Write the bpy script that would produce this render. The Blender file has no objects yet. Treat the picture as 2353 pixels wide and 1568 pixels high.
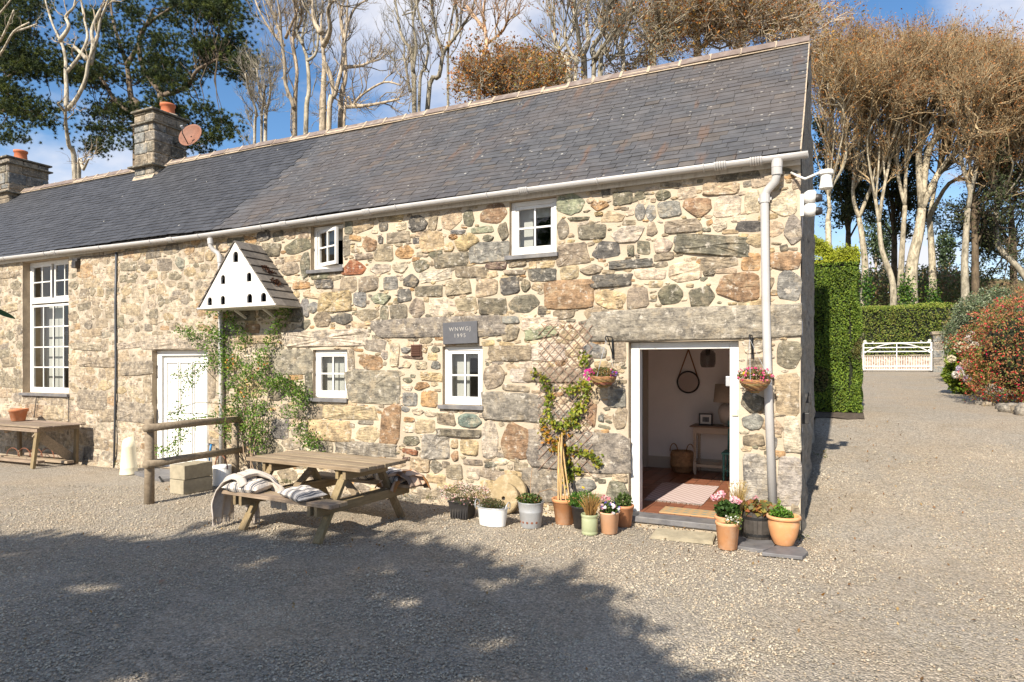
import bpy, math, random
import numpy as np
from mathutils import Vector, Matrix, noise as mnoise
from mathutils.geometry import tessellate_polygon

random.seed(7); RNG = np.random.default_rng(7)
S = bpy.context.scene
# ------------------------------------------------------------------ camera
YAW = math.radians(26.3); CAM = (0.315, -7.38, 1.8); FPX = 1500.0; PXW = 2353.0
cd = bpy.data.cameras.new('camera'); cam = bpy.data.objects.new('camera', cd)
S.collection.objects.link(cam); S.camera = cam
cam.location = CAM; cam.rotation_euler = (math.pi / 2, 0, YAW)
cd.sensor_width = 36.0; cd.lens = 36.0 * FPX / PXW; cd.shift_y = 55.5 / PXW
cd.clip_start = 0.05; cd.clip_end = 2000
# ------------------------------------------------------------------ light
SUN_EL = math.radians(37); SUN_AZ = math.radians(2.8)   # az: light travels (sin, cos)
LDIR = Vector((math.sin(SUN_AZ) * math.cos(SUN_EL), math.cos(SUN_AZ) * math.cos(SUN_EL), -math.sin(SUN_EL)))
sl = bpy.data.lights.new('sun', 'SUN'); sl.energy = 5.0; sl.angle = math.radians(0.53); sl.color = (1.0, 0.915, 0.785)
so = bpy.data.objects.new('sun', sl); S.collection.objects.link(so)
so.rotation_euler = LDIR.to_track_quat('-Z', 'Y').to_euler(); so.location = (-4, -40, 40)
W = bpy.data.worlds.new('World'); S.world = W; W.use_nodes = True
nt = W.node_tree; nt.nodes.clear(); N = nt.nodes.new; L = nt.links.new
out = N('ShaderNodeOutputWorld'); bg = N('ShaderNodeBackground'); bg.inputs[1].default_value = 0.074
sky = N('ShaderNodeTexSky'); sky.sky_type = 'NISHITA'; sky.sun_disc = False
sky.sun_elevation = SUN_EL; sky.sun_rotation = math.pi + SUN_AZ; sky.air_density = 1.0; sky.dust_density = 0.3; sky.ozone_density = 2.5
tc = N('ShaderNodeTexCoord'); sep = N('ShaderNodeSeparateXYZ'); L(tc.outputs['Generated'], sep.inputs[0])
def wm(op, a, b=None):
    n = N('ShaderNodeMath'); n.operation = op
    for i, v in enumerate((a, b)):
        if v is None: continue
        if isinstance(v, (int, float)): n.inputs[i].default_value = v
        else: L(v, n.inputs[i])
    return n.outputs[0]
den = wm('ADD', wm('MAXIMUM', sep.outputs[2], 0.0), 0.22)
cmb = N('ShaderNodeCombineXYZ'); L(wm('DIVIDE', sep.outputs[0], den), cmb.inputs[0]); L(wm('DIVIDE', sep.outputs[1], den), cmb.inputs[1])
cmb.inputs[2].default_value = 3.3
n1 = N('ShaderNodeTexNoise'); n1.inputs['Scale'].default_value = 1.15; n1.inputs['Detail'].default_value = 7; n1.inputs['Roughness'].default_value = 0.55; n1.inputs['Distortion'].default_value = 0.3
L(cmb.outputs[0], n1.inputs['Vector'])
cr = N('ShaderNodeValToRGB'); cr.color_ramp.elements[0].position = 0.49; cr.color_ramp.elements[1].position = 0.62
L(n1.outputs[0], cr.inputs[0])
hz = wm('MULTIPLY', wm('SUBTRACT', 1.0, wm('MINIMUM', wm('MULTIPLY', wm('MAXIMUM', sep.outputs[2], 0.0), 4.0), 1.0)), 0.75)
fac = wm('MINIMUM', wm('ADD', wm('MULTIPLY', cr.outputs[0], 0.9), hz), 0.95)
mx = N('ShaderNodeMix'); mx.data_type = 'RGBA'; L(fac, mx.inputs['Factor']); hs = N('ShaderNodeHueSaturation'); hs.inputs['Saturation'].default_value = 1.18; hs.inputs['Value'].default_value = 1.35; L(sky.outputs[0], hs.inputs['Color']); L(hs.outputs[0], mx.inputs[6]); mx.inputs[7].default_value = (7.4, 7.4, 7.9, 1)
L(mx.outputs[2], bg.inputs[0]); L(bg.outputs[0], out.inputs[0])
V = S.view_settings; V.view_transform = 'Standard'; V.look = 'None'; V.gamma = 1.0; V.use_curve_mapping = False; V.exposure = 0.8
S.cycles.max_bounces = 6; S.cycles.diffuse_bounces = 4; S.cycles.glossy_bounces = 2; S.cycles.transmission_bounces = 4; S.cycles.transparent_max_bounces = 8

# ------------------------------------------------------------------ projection helpers: a photo pixel to a point on a known plane
FW = (-math.sin(YAW), math.cos(YAW)); RT = (math.cos(YAW), math.sin(YAW))
def ray(px, py):
    u = (px - 1176.5) / FPX; v = (840 - py) / FPX
    return (FW[0] + u * RT[0], FW[1] + u * RT[1], v)
def wp(px, py, y=0.0):
    d = ray(px, py); t = (y - CAM[1]) / d[1]; return Vector((CAM[0] + t * d[0], y, CAM[2] + t * d[2]))
def gp(px, py, z=0.0):
    d = ray(px, py); t = (z - CAM[2]) / d[2]; return Vector((CAM[0] + t * d[0], CAM[1] + t * d[1], z))
def dp(px, py, dep):
    d = ray(px, py); return Vector((CAM[0] + dep * d[0], CAM[1] + dep * d[1], CAM[2] + dep * d[2]))
def pxz(ox, oy, s): return lambda x, y: ((ox + x / s) / 1.088, (oy + y / s) / 1.088)
def gz(x, y):
    if y <= -0.3: return 0.0
    y = y + 0.3
    z = 0.13 * y if y < 6.8 else 0.884 + 0.035 * (y - 6.8)
    return min(z, 1.75)
# ------------------------------------------------------------------ mesh builder
class MB:
    def __init__(s): s.v = []; s.f = []; s.c = []
    def add(s, V, F, col=(1, 1, 1)):
        o = len(s.v); s.v += [tuple(p) for p in V]; s.f += [tuple(i + o for i in f) for f in F]; s.c += [col] * len(V); return s
    def box(s, a, b, col=(1, 1, 1)):
        x0, y0, z0 = a; x1, y1, z1 = b
        return s.add([(x0,y0,z0),(x1,y0,z0),(x1,y1,z0),(x0,y1,z0),(x0,y0,z1),(x1,y0,z1),(x1,y1,z1),(x0,y1,z1)],
              [(0,3,2,1),(4,5,6,7),(0,1,5,4),(1,2,6,5),(2,3,7,6),(3,0,4,7)], col)
    def obox(s, c, sz, R=None, col=(1, 1, 1)):
        c = Vector(c); R = R or Matrix.Identity(3); h = [q / 2 for q in sz]
        P = [c + R @ Vector((sx * h[0], sy * h[1], sz_ * h[2])) for sz_ in (-1, 1) for sx, sy in ((-1,-1),(1,-1),(1,1),(-1,1))]
        return s.add(P, [(0,3,2,1),(4,5,6,7),(0,1,5,4),(1,2,6,5),(2,3,7,6),(3,0,4,7)], col)
    def beam(s, p, q, w, h, up=(0, 0, 1), col=(1, 1, 1)):
        p = Vector(p); q = Vector(q); a = (q - p); l = a.length; a.normalize(); sd = a.cross(Vector(up)).normalized(); u = sd.cross(a)
        R = Matrix((a, sd, u)).transposed(); return s.obox((p + q) / 2, (l, w, h), R, col)
    def tube(s, pts, r, n=8, cap=True, col=(1, 1, 1), close=False):
        pts = [Vector(p) for p in pts]; k = len(pts); rr = r if isinstance(r, (list, tuple)) else [r] * k
        V = []; F = []; pu = None
        for i, p in enumerate(pts):
            if close: t = pts[(i + 1) % k] - pts[i - 1]
            else: t = pts[min(i + 1, k - 1)] - pts[max(i - 1, 0)]
            if t.length < 1e-9: t = Vector((0, 0, 1))
            t.normalize()
            if pu is None: pu = t.cross(Vector((0.31, 0.87, 0.39))).normalized()
            pu = (pu - t * pu.dot(t)); pu = pu.normalized() if pu.length > 1e-6 else t.orthogonal().normalized()
            b = t.cross(pu)
            for j in range(n):
                a = 2 * math.pi * j / n; V.append(p + (pu * math.cos(a) + b * math.sin(a)) * rr[i])
        m = k if close else k - 1
        for i in range(m):
            i2 = (i + 1) % k
            for j in range(n): F.append((i*n+j, i*n+(j+1)%n, i2*n+(j+1)%n, i2*n+j))
        if cap and not close: F.append(tuple(range(n - 1, -1, -1))); F.append(tuple((k - 1) * n + j for j in range(n)))
        return s.add(V, F, col)
    def lathe(s, prof, c=(0, 0, 0), n=24, R=None, col=(1, 1, 1), jit=0.0, sx=1.0, sy=1.0):
        c = Vector(c); V = []; F = []
        for r, z in prof:
            for j in range(n):
                a = 2 * math.pi * j / n; p = Vector((r * math.cos(a) * sx, r * math.sin(a) * sy, z))
                if R: p = R @ p
                V.append(c + p)
        for i in range(len(prof) - 1):
            for j in range(n): F.append((i*n+j, i*n+(j+1)%n, (i+1)*n+(j+1)%n, (i+1)*n+j))
        return s.add(V, F, col)
    def prism(s, poly, fn, d0, d1, col=(1, 1, 1)):
        k = len(poly); V = [fn(p[0], p[1], d0) for p in poly] + [fn(p[0], p[1], d1) for p in poly]
        F = [tuple(range(k - 1, -1, -1)), tuple(range(k, 2 * k))] + [(i, (i + 1) % k, (i + 1) % k + k, i + k) for i in range(k)]
        return s.add(V, F, col)
def mesh(name, V, F, cols=None, mats=(), smooth=False):
    me = bpy.data.meshes.new(name)
    if isinstance(F, np.ndarray):
        V = np.asarray(V, np.float32); nv = len(V); nf, k = F.shape
        me.vertices.add(nv); me.vertices.foreach_set('co', V.ravel())
        me.loops.add(nf * k); me.loops.foreach_set('vertex_index', F.astype(np.int32).ravel())
        me.polygons.add(nf); me.polygons.foreach_set('loop_start', np.arange(nf, dtype=np.int32) * k)
        me.update(calc_edges=True)
    else:
        me.from_pydata([tuple(v) for v in V], [], F)
    if cols is not None:
        at = me.color_attributes.new('Col', 'FLOAT_COLOR', 'POINT')
        c = np.ones((len(V), 4), np.float32); c[:, :3] = np.asarray(cols, np.float32); at.data.foreach_set('color', c.ravel())
    for m in mats: me.materials.append(m)
    if smooth: me.polygons.foreach_set('use_smooth', np.ones(len(me.polygons), bool))
    me.update(); return me
WL = {}
def place(o, parent=None, local=False):
    S.collection.objects.link(o)
    if parent is not None:
        o.parent = parent
        if not local: o.matrix_parent_inverse = WL.get(parent.name, Matrix.Identity(4)).inverted()
    return o
def obj(name, mb, mat, parent=None, smooth=False, bevel=0.0, local=False, label=None, kind=None):
    if isinstance(mb, MB): me = mesh(name, mb.v, mb.f, mb.c, [mat], smooth)
    elif isinstance(mb, bpy.types.Mesh): me = mb
    else: me = mesh(name, mb[0], mb[1], mb[2] if len(mb) > 2 else None, [mat], smooth)
    o = bpy.data.objects.new(name, me); place(o, parent, local)
    if bevel:
        b = o.modifiers.new('bevel', 'BEVEL'); b.width = bevel; b.segments = 2; b.limit_method = 'ANGLE'; b.angle_limit = 0.7
    if label: o['label'] = label
    if kind is None and parent is not None and name in ('flowers', 'branches', 'foliage', 'crown', 'leaves', 'vine_leaves', 'seed_heads', 'moss', 'shoots', 'stems', 'dead_stems', 'vine_stems', 'flower_stems', 'flower_head', 'spike'): kind = 'stuff'
    if kind: o['kind'] = kind
    return o
def thing(name, label, cat, loc=(0, 0, 0), group=None, rz=0.0):
    o = bpy.data.objects.new(name, None); S.collection.objects.link(o); o.empty_display_size = 0.1
    o.location = loc; o.rotation_euler = (0, 0, rz); o['label'] = label; o['category'] = cat
    WL[o.name] = Matrix.Translation(Vector(loc)) @ Matrix.Rotation(rz, 4, 'Z')
    if group: o['group'] = group
    return o
def tag(o, label, cat, group=None):
    o['label'] = label; o['category'] = cat
    if group: o['group'] = group
    return o
def struct(o): o['kind'] = 'structure'; return o
# ------------------------------------------------------------------ materials
class NT:
    def __init__(s, name):
        s.m = bpy.data.materials.new(name); s.m.use_nodes = True; s.t = s.m.node_tree; s.t.nodes.clear()
        s.out = s.n('ShaderNodeOutputMaterial'); s.b = s.n('ShaderNodeBsdfPrincipled'); s.l(s.b.outputs[0], s.out.inputs[0])
        s.tc = s.n('ShaderNodeTexCoord').outputs['Object']
    def n(s, t): return s.t.nodes.new(t)
    def l(s, a, b): s.t.links.new(a, b)
    def set(s, sock, v):
        if v is None: return
        if isinstance(v, bpy.types.NodeSocket): s.l(v, sock)
        elif isinstance(v, (tuple, list)) and len(v) == 3 and sock.type == 'RGBA': sock.default_value = (*v, 1)
        else: sock.default_value = v
    def mapping(s, scale=(1, 1, 1), rot=(0, 0, 0), loc=(0, 0, 0), src=None):
        m = s.n('ShaderNodeMapping'); s.l(src or s.tc, m.inputs[0]); m.inputs['Scale'].default_value = scale; m.inputs['Rotation'].default_value = rot; m.inputs['Location'].default_value = loc; return m.outputs[0]
    def noise(s, sc, det=4, ro=0.6, vec=None, dist=0.0, color=False):
        n = s.n('ShaderNodeTexNoise'); s.l(vec or s.tc, n.inputs['Vector']); n.inputs['Scale'].default_value = sc; n.inputs['Detail'].default_value = det; n.inputs['Roughness'].default_value = ro; n.inputs['Distortion'].default_value = dist
        return n.outputs[1 if color else 0]
    def vor(s, sc, feat='F1', vec=None, out='Distance', rnd=1.0):
        n = s.n('ShaderNodeTexVoronoi'); n.feature = feat; s.l(vec or s.tc, n.inputs['Vector']); n.inputs['Scale'].default_value = sc; n.inputs['Randomness'].default_value = rnd; return n.outputs[out]
    def ramp(s, f, *st):
        r = s.n('ShaderNodeValToRGB'); e = r.color_ramp.elements
        while len(e) < len(st): e.new(0.5)
        for i, (p, c) in enumerate(st):
            e[i].position = p; e[i].color = (c, c, c, 1) if isinstance(c, (int, float)) else (*c, 1)
        s.l(f, r.inputs[0]); return r.outputs[0]
    def mix(s, f, a, b, mode='MIX'):
        m = s.n('ShaderNodeMix'); m.data_type = 'RGBA'; m.blend_type = mode; s.set(m.inputs['Factor'], f); s.set(m.inputs[6], a); s.set(m.inputs[7], b); return m.outputs[2]
    def math(s, op, a, b=0.0):
        m = s.n('ShaderNodeMath'); m.operation = op; s.set(m.inputs[0], a); s.set(m.inputs[1], b); return m.outputs[0]
    def attr(s, name='Col'):
        a = s.n('ShaderNodeAttribute'); a.attribute_name = name; return a.outputs['Color']
    def bump(s, h, st=0.5, d=0.01, prev=None):
        b = s.n('ShaderNodeBump'); b.inputs['Strength'].default_value = st; b.inputs['Distance'].default_value = d; s.l(h, b.inputs['Height'])
        if prev is not None: s.l(prev, b.inputs['Normal'])
        return b.outputs[0]
    def fin(s, col=None, rough=None, nrm=None, metal=None, spec=None):
        s.set(s.b.inputs['Base Color'], col); s.set(s.b.inputs['Roughness'], rough); s.set(s.b.inputs['Metallic'], metal); s.set(s.b.inputs['Specular IOR Level'], spec)
        if nrm is not None: s.l(nrm, s.b.inputs['Normal'])
        return s.m
def simple(name, col, rough=0.7, var=0.18, sc=6.0, bump=0.25, bsc=60.0, bd=0.004, attr=False, metal=0.0, dirt=None, dirt_amt=0.3, dsc=3.0, spec=None):
    t = NT(name); base = t.attr() if attr else col
    f = t.noise(sc, 5, 0.65)
    c = t.mix(t.ramp(f, (0.3, 0.0), (0.7, 1.0)), t.mix(1.0, base, (1 - var,) * 3, 'MULTIPLY'), t.mix(1.0, base, (1 + var,) * 3, 'MULTIPLY'))
    if dirt: c = t.mix(t.math('MULTIPLY', t.ramp(t.noise(dsc, 6, 0.7), (0.5, 0.0), (0.68, 1.0)), dirt_amt), c, dirt)
    return t.fin(c, rough, t.bump(t.noise(bsc, 4, 0.6), bump, bd) if bump else None, metal, spec)
def streaky(name, col, col2, axis, rough=0.85, sc=3.0, stretch=14.0, bump=0.4, attr=False):
    t = NT(name); s = [stretch] * 3; s[axis] = 1.0
    v = t.mapping(tuple(s)); f = t.noise(sc, 6, 0.7, v)
    c = t.mix(t.ramp(f, (0.32, 0.0), (0.68, 1.0)), col, col2)
    if attr: c = t.mix(1.0, c, t.attr(), 'MULTIPLY')
    c = t.mix(t.math('MULTIPLY', t.ramp(t.noise(2.5, 5, 0.7), (0.45, 0.0), (0.7, 1.0)), 0.35), c, tuple(q * 0.55 for q in col))
    return t.fin(c, rough, t.bump(f, bump, 0.006))
M = {}
def foliage(name, trans=0.35, rough=0.55, var=0.25):
    t = NT(name); c = t.attr(); f = t.noise(3.0, 3)
    c = t.mix(t.ramp(f, (0.3, 0.0), (0.7, 1.0)), t.mix(1.0, c, (1 - var,) * 3, 'MULTIPLY'), t.mix(1.0, c, (1 + var,) * 3, 'MULTIPLY'))
    t.fin(c, rough, spec=0.3)
    if trans:
        tr = t.n('ShaderNodeBsdfTranslucent'); t.l(c, tr.inputs[0]); ms = t.n('ShaderNodeMixShader'); ms.inputs[0].default_value = trans
        t.l(t.b.outputs[0], ms.inputs[1]); t.l(tr.outputs[0], ms.inputs[2]); t.l(ms.outputs[0], t.out.inputs[0])
    return t.m
def build_materials():
    # lime mortar between the stones
    t = NT('mortar'); f = t.noise(1.3, 5, 0.6); g = t.noise(9, 6, 0.7)
    c = t.mix(t.ramp(f, (0.35, 0.0), (0.65, 1.0)), (0.39, 0.32, 0.235), (0.51, 0.43, 0.325))
    c = t.mix(t.math('MULTIPLY', t.ramp(g, (0.5, 0.0), (0.75, 1.0)), 0.45), c, (0.42, 0.32, 0.20))
    sp = t.n('ShaderNodeSeparateXYZ'); t.l(t.tc, sp.inputs[0])
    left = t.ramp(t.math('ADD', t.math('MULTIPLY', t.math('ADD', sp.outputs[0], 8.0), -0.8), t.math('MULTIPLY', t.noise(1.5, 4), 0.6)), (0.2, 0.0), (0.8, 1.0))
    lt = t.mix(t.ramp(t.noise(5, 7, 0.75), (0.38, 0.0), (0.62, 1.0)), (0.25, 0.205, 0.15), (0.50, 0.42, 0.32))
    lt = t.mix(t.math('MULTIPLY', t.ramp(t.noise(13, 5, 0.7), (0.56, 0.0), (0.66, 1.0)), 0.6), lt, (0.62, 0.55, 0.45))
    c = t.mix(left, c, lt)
    low = t.ramp(t.math('ADD', t.math('MULTIPLY', sp.outputs[2], -1.6), t.noise(2.0, 4)), (0.15, 0.0), (0.55, 1.0))
    c = t.mix(t.math('MULTIPLY', low, 0.45), c, (0.34, 0.28, 0.19))
    b = t.bump(t.noise(22, 6, 0.7), 0.55, 0.02); b = t.bump(t.noise(120, 3), 0.3, 0.004, b)
    M['mortar'] = t.fin(c, 0.95, b)
    # wall stones: hue per stone, mottling, strata and lichen
    t = NT('wall_stone'); c = t.attr(); f = t.noise(9, 5, 0.75); st = t.noise(6, 5, 0.7, t.mapping((1.0, 1.0, 6.0), (0, 0.12, 0)))
    c = t.mix(t.ramp(f, (0.36, 0.0), (0.64, 1.0)), t.mix(1.0, c, (0.46, 0.46, 0.48), 'MULTIPLY'), t.mix(1.0, c, (1.4, 1.37, 1.32), 'MULTIPLY'))
    c = t.mix(t.math('MULTIPLY', t.ramp(st, (0.36, 1.0), (0.52, 0.0)), 0.55), c, t.mix(1.0, c, (0.45, 0.44, 0.42), 'MULTIPLY'))
    c = t.mix(t.math('MULTIPLY', t.ramp(t.noise(5.0, 5, 0.75), (0.52, 0.0), (0.66, 1.0)), 0.55), c, (0.44, 0.35, 0.23))
    c = t.mix(t.math('MULTIPLY', t.ramp(t.noise(13, 5, 0.75), (0.56, 0.0), (0.66, 1.0)), 0.7), c, (0.60, 0.54, 0.45))
    c = t.mix(t.math('MULTIPLY', t.ramp(t.noise(16, 6, 0.75), (0.60, 0.0), (0.68, 1.0)), 0.7), c, (0.09, 0.08, 0.065))
    b = t.bump(st, 0.7, 0.03); b = t.bump(f, 0.8, 0.04, b); b = t.bump(t.noise(60, 5, 0.7), 0.5, 0.008, b)
    M['stone'] = t.fin(c, 0.9, b)
    # gable masonry, roughly coursed
    t = NT('gable_rubble'); v = t.mapping((1, 1.0, 3.2)); f = t.noise(2.6, 7, 0.75, v)
    c = t.ramp(f, (0.28, (0.035, 0.033, 0.03)), (0.45, (0.21, 0.182, 0.142)), (0.58, (0.27, 0.24, 0.19)), (0.72, (0.40, 0.36, 0.29)))
    M['gable'] = t.fin(c, 0.95, t.bump(f, 0.9, 0.06))
    # roof slate
    t = NT('slate'); c = t.attr(); f = t.noise(5, 5, 0.6)
    c = t.mix(t.ramp(f, (0.3, 0.0), (0.7, 1.0)), t.mix(1.0, c, (0.78,) * 3, 'MULTIPLY'), t.mix(1.0, c, (1.25,) * 3, 'MULTIPLY'))
    sp = t.n('ShaderNodeSeparateXYZ'); t.l(t.tc, sp.inputs[0])
    old = t.ramp(t.math('ADD', sp.outputs[0], 9.0), (0.35, 0.0), (0.65, 1.0))
    ru = t.ramp(t.noise(3.4, 3, 0.6, t.mapping((1.0, 0.17, 0.17))), (0.585, 0.0), (0.67, 1.0))
    ru = t.math('MULTIPLY', ru, t.ramp(t.noise(1.5, 3), (0.45, 0.0), (0.58, 1.0)))
    c = t.mix(t.math('MULTIPLY', t.math('MULTIPLY', ru, old), 0.6), c, (0.15, 0.088, 0.055))
    br = t.math('MULTIPLY', t.ramp(t.noise(0.7, 4), (0.42, 0.0), (0.65, 1.0)), old)
    c = t.mix(t.math('MULTIPLY', br, 0.35), c, (0.13, 0.10, 0.08))
    lich = t.math('MULTIPLY', t.ramp(t.vor(8.5, vec=t.mapping((1, 1, 1))), (0.0, 1.0), (0.10, 1.0), (0.16, 0.0)), t.ramp(t.noise(0.9, 4, 0.6), (0.42, 0.0), (0.54, 1.0)))
    c = t.mix(t.math('MULTIPLY', t.math('MULTIPLY', lich, old), 0.6), c, (0.42, 0.39, 0.33))
    few = t.ramp(t.vor(2.3), (0.0, 1.0), (0.03, 1.0), (0.045, 0.0)); c = t.mix(t.math('MULTIPLY', few, 0.8), c, (0.5, 0.48, 0.42))
    M['slate'] = t.fin(c, 0.55, t.bump(t.noise(40, 5, 0.7), 0.25, 0.005), spec=0.35)
    M['slate_slab'] = simple('slate_slab', (0.135, 0.13, 0.132), 0.6, 0.3, 8, 0.4, 30, 0.006, dirt=(0.28, 0.25, 0.2), dirt_amt=0.35)
    M['ridge'] = simple('ridge_tile', (0.17, 0.128, 0.108), 0.85, 0.25, 7, 0.4, 50, 0.006, dirt=(0.5, 0.46, 0.4), dirt_amt=0.3, dsc=5)
    M['ridge_mortar'] = simple('ridge_mortar', (0.40, 0.32, 0.23), 0.95, 0.25, 12, 0.6, 40, 0.01)
    M['white'] = simple('white_paint', (0.70, 0.685, 0.65), 0.45, 0.05, 9, 0.15, 30, 0.003, dirt=(0.45, 0.40, 0.33), dirt_amt=0.28, dsc=4)
    t = NT('old_white_paint'); v = t.noise(5, 5, 0.7, t.mapping((5, 5, 0.8))); c = t.mix(t.math('MULTIPLY', t.ramp(v, (0.5, 0.0), (0.72, 1.0)), 0.5), (0.66, 0.63, 0.58), (0.36, 0.30, 0.23)); c = t.mix(t.math('MULTIPLY', t.ramp(t.noise(14, 5, 0.8), (0.6, 0.0), (0.68, 1.0)), 0.7), c, (0.22, 0.17, 0.12)); M['old_white'] = t.fin(c, 0.65, t.bump(t.noise(25, 4), 0.3, 0.004))
    M['upvc'] = simple('grey_gutter', (0.47, 0.455, 0.44), 0.4, 0.10, 3, 0.05, 30, 0.002, dirt=(0.25, 0.22, 0.19), dirt_amt=0.3)
    M['render'] = simple('tan_render', (0.36, 0.28, 0.19), 0.95, 0.25, 5, 0.5, 50, 0.008)
    M['plaster'] = simple('cream_plaster', (0.84, 0.80, 0.76), 0.9, 0.04, 3, 0.1, 30, 0.003)
    M['skirting'] = simple('skirting_paint', (0.52, 0.455, 0.37), 0.6, 0.05, 3, 0.1)
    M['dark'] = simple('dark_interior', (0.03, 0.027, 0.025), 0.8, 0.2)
    M['curtain'] = simple('pale_blind', (0.55, 0.53, 0.50), 0.9, 0.06, 4, 0.2, 30, 0.003)
    M['tile'] = simple('quarry_tile', (0.23, 0.065, 0.032), 0.35, 0.25, 4, 0.15, 40, 0.003, attr=True)
    M['black'] = simple('black_metal', (0.018, 0.018, 0.018), 0.45, 0.2, 8, 0.1)
    M['black_plastic'] = simple('black_plastic', (0.022, 0.02, 0.02), 0.5, 0.25, 8, 0.15, 20, 0.004, dirt=(0.2, 0.17, 0.13), dirt_amt=0.3)
    M['terracotta'] = simple('terracotta', (0.50, 0.22, 0.10), 0.8, 0.12, 6, 0.2, 50, 0.004, attr=True, dirt=(0.62, 0.46, 0.34), dirt_amt=0.5, dsc=4)
    M['galv'] = simple('galvanised', (0.42, 0.43, 0.44), 0.45, 0.12, 5, 0.15, 20, 0.003, metal=0.35, dirt=(0.28, 0.2, 0.12), dirt_amt=0.25)
    M['rust'] = simple('rust', (0.20, 0.075, 0.04), 0.9, 0.3, 12, 0.4, 60, 0.004)
    M['enamel'] = simple('white_enamel', (0.82, 0.82, 0.80), 0.25, 0.03, 4, 0.0)
    M['cream'] = simple('cream_enamel', (0.72, 0.64, 0.46), 0.3, 0.04, 4, 0.0)
    M['sage'] = simple('sage_glaze', (0.31, 0.34, 0.19), 0.25, 0.08, 5, 0.05, dirt=(0.5, 0.48, 0.35), dirt_amt=0.3)
    M['wicker'] = simple('wicker', (0.25, 0.14, 0.065), 0.8, 0.35, 25, 0.6, 60, 0.006, attr=True)
    M['concrete'] = simple('concrete_block', (0.33, 0.285, 0.20), 0.95, 0.22, 8, 0.7, 90, 0.006)
    M['millstone'] = simple('millstone', (0.31, 0.235, 0.13), 0.95, 0.22, 7, 0.7, 50, 0.01, dirt=(0.5, 0.42, 0.30), dirt_amt=0.5, dsc=14)
    M['wood_x'] = streaky('table_wood', (0.185, 0.13, 0.08), (0.36, 0.28, 0.19), 0, attr=True)
    M['wood_y'] = streaky('table_wood_cross', (0.18, 0.125, 0.065), (0.31, 0.23, 0.13), 1, attr=True)
    M['wood_z'] = streaky('table_wood_leg', (0.17, 0.12, 0.06), (0.29, 0.22, 0.125), 2, attr=True)
    M['log'] = streaky('fence_log', (0.17, 0.125, 0.08), (0.33, 0.265, 0.185), 0, attr=True, stretch=8)
    M['board_old'] = streaky('old_board', (0.18, 0.13, 0.09), (0.36, 0.28, 0.205), 0, attr=True)
    M['shingle'] = simple('shingle', (0.15, 0.115, 0.085), 0.95, 0.3, 9, 0.5, 40, 0.006, attr=True)
    M['chim'] = M['stone']
    M['chimpot'] = simple('chimney_pot', (0.46, 0.14, 0.06), 0.8, 0.15, 5, 0.2)
    M['bed'] = simple('hedge_foot_shade', (0.075, 0.055, 0.038), 1.0, 0.4, 12, 0.8, 50, 0.02); M['soil'] = simple('soil', (0.035, 0.024, 0.016), 1.0, 0.4, 20, 0.8, 60, 0.02)  # first one: dark brown that paints the shade at the hedge foot
    M['cane'] = simple('cane', (0.45, 0.29, 0.12), 0.7, 0.25, 12, 0.2)
    M['twig'] = simple('twig', (0.16, 0.10, 0.055), 0.9, 0.25, 9, 0.3, attr=True)
    M['trellis'] = simple('trellis_wood', (0.24, 0.15, 0.105), 0.85, 0.3, 14, 0.4, 60)
    M['leaf'] = foliage('leaf', 0.35)
    M['needle'] = foliage('needle', 0.15, 0.6)
    M['hedge'] = foliage('hedge_leaf', 0.3, 0.6, 0.3)
    M['petal'] = foliage('petal', 0.3, 0.6, 0.1)
    t = NT('bark'); c = t.attr(); f = t.noise(2.2, 6, 0.75, t.mapping((2.6, 2.6, 1.0)))
    c = t.mix(t.ramp(f, (0.38, 0.0), (0.6, 1.0)), t.mix(1.0, c, (0.38, 0.36, 0.32), 'MULTIPLY'), t.mix(1.0, c, (1.2, 1.16, 1.08), 'MULTIPLY'))
    c = t.mix(t.math('MULTIPLY', t.ramp(t.noise(3.5, 5, 0.7), (0.58, 0.0), (0.68, 1.0)), 0.5), c, (0.16, 0.15, 0.07))
    M['bark'] = t.fin(c, 0.95, t.bump(f, 0.6, 0.03))
    # striped linen
    t = NT('striped_linen'); sp = t.n('ShaderNodeSeparateXYZ'); t.l(t.tc, sp.inputs[0])
    x = t.math('FRACT', t.math('MULTIPLY', sp.outputs[0], 9.0))
    bar = t.ramp(x, (0.0, 0.0), (0.24, 0.0), (0.26, 1.0), (0.34, 1.0), (0.35, 0.0), (0.40, 0.0), (0.41, 1.0), (0.66, 1.0), (0.67, 0.0), (0.72, 0.0), (0.73, 1.0), (0.81, 1.0), (0.83, 0.0))
    c = t.mix(bar, (0.66, 0.58, 0.49), (0.045, 0.042, 0.05)); c = t.mix(0.15, c, t.ramp(t.noise(90, 2), (0.3, 0.2), (0.7, 0.9)))
    M['stripe'] = t.fin(c, 0.95, t.bump(t.noise(14, 4), 0.5, 0.02))
    M['wool'] = simple('grey_wool', (0.46, 0.40, 0.345), 1.0, 0.12, 30, 0.5, 120, 0.006)
    t = NT('plaid_wool'); sp = t.n('ShaderNodeSeparateXYZ'); t.l(t.tc, sp.inputs[0])
    fx = t.math('FRACT', t.math('MULTIPLY', sp.outputs[0], 4.2)); fy = t.math('FRACT', t.math('MULTIPLY', sp.outputs[1], 4.2))
    c = t.mix(t.ramp(fx, (0.0, 0.0), (0.45, 0.0), (0.5, 1.0), (0.7, 1.0), (0.75, 0.0)), (0.50, 0.35, 0.25), (0.30, 0.13, 0.04))
    c = t.mix(t.math('MULTIPLY', t.ramp(fy, (0.0, 0.0), (0.6, 0.0), (0.64, 1.0), (0.9, 1.0), (0.95, 0.0)), 0.75), c, (0.06, 0.045, 0.04))
    M['plaid'] = t.fin(c, 1.0, t.bump(t.noise(40, 3), 0.4, 0.01))
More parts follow.
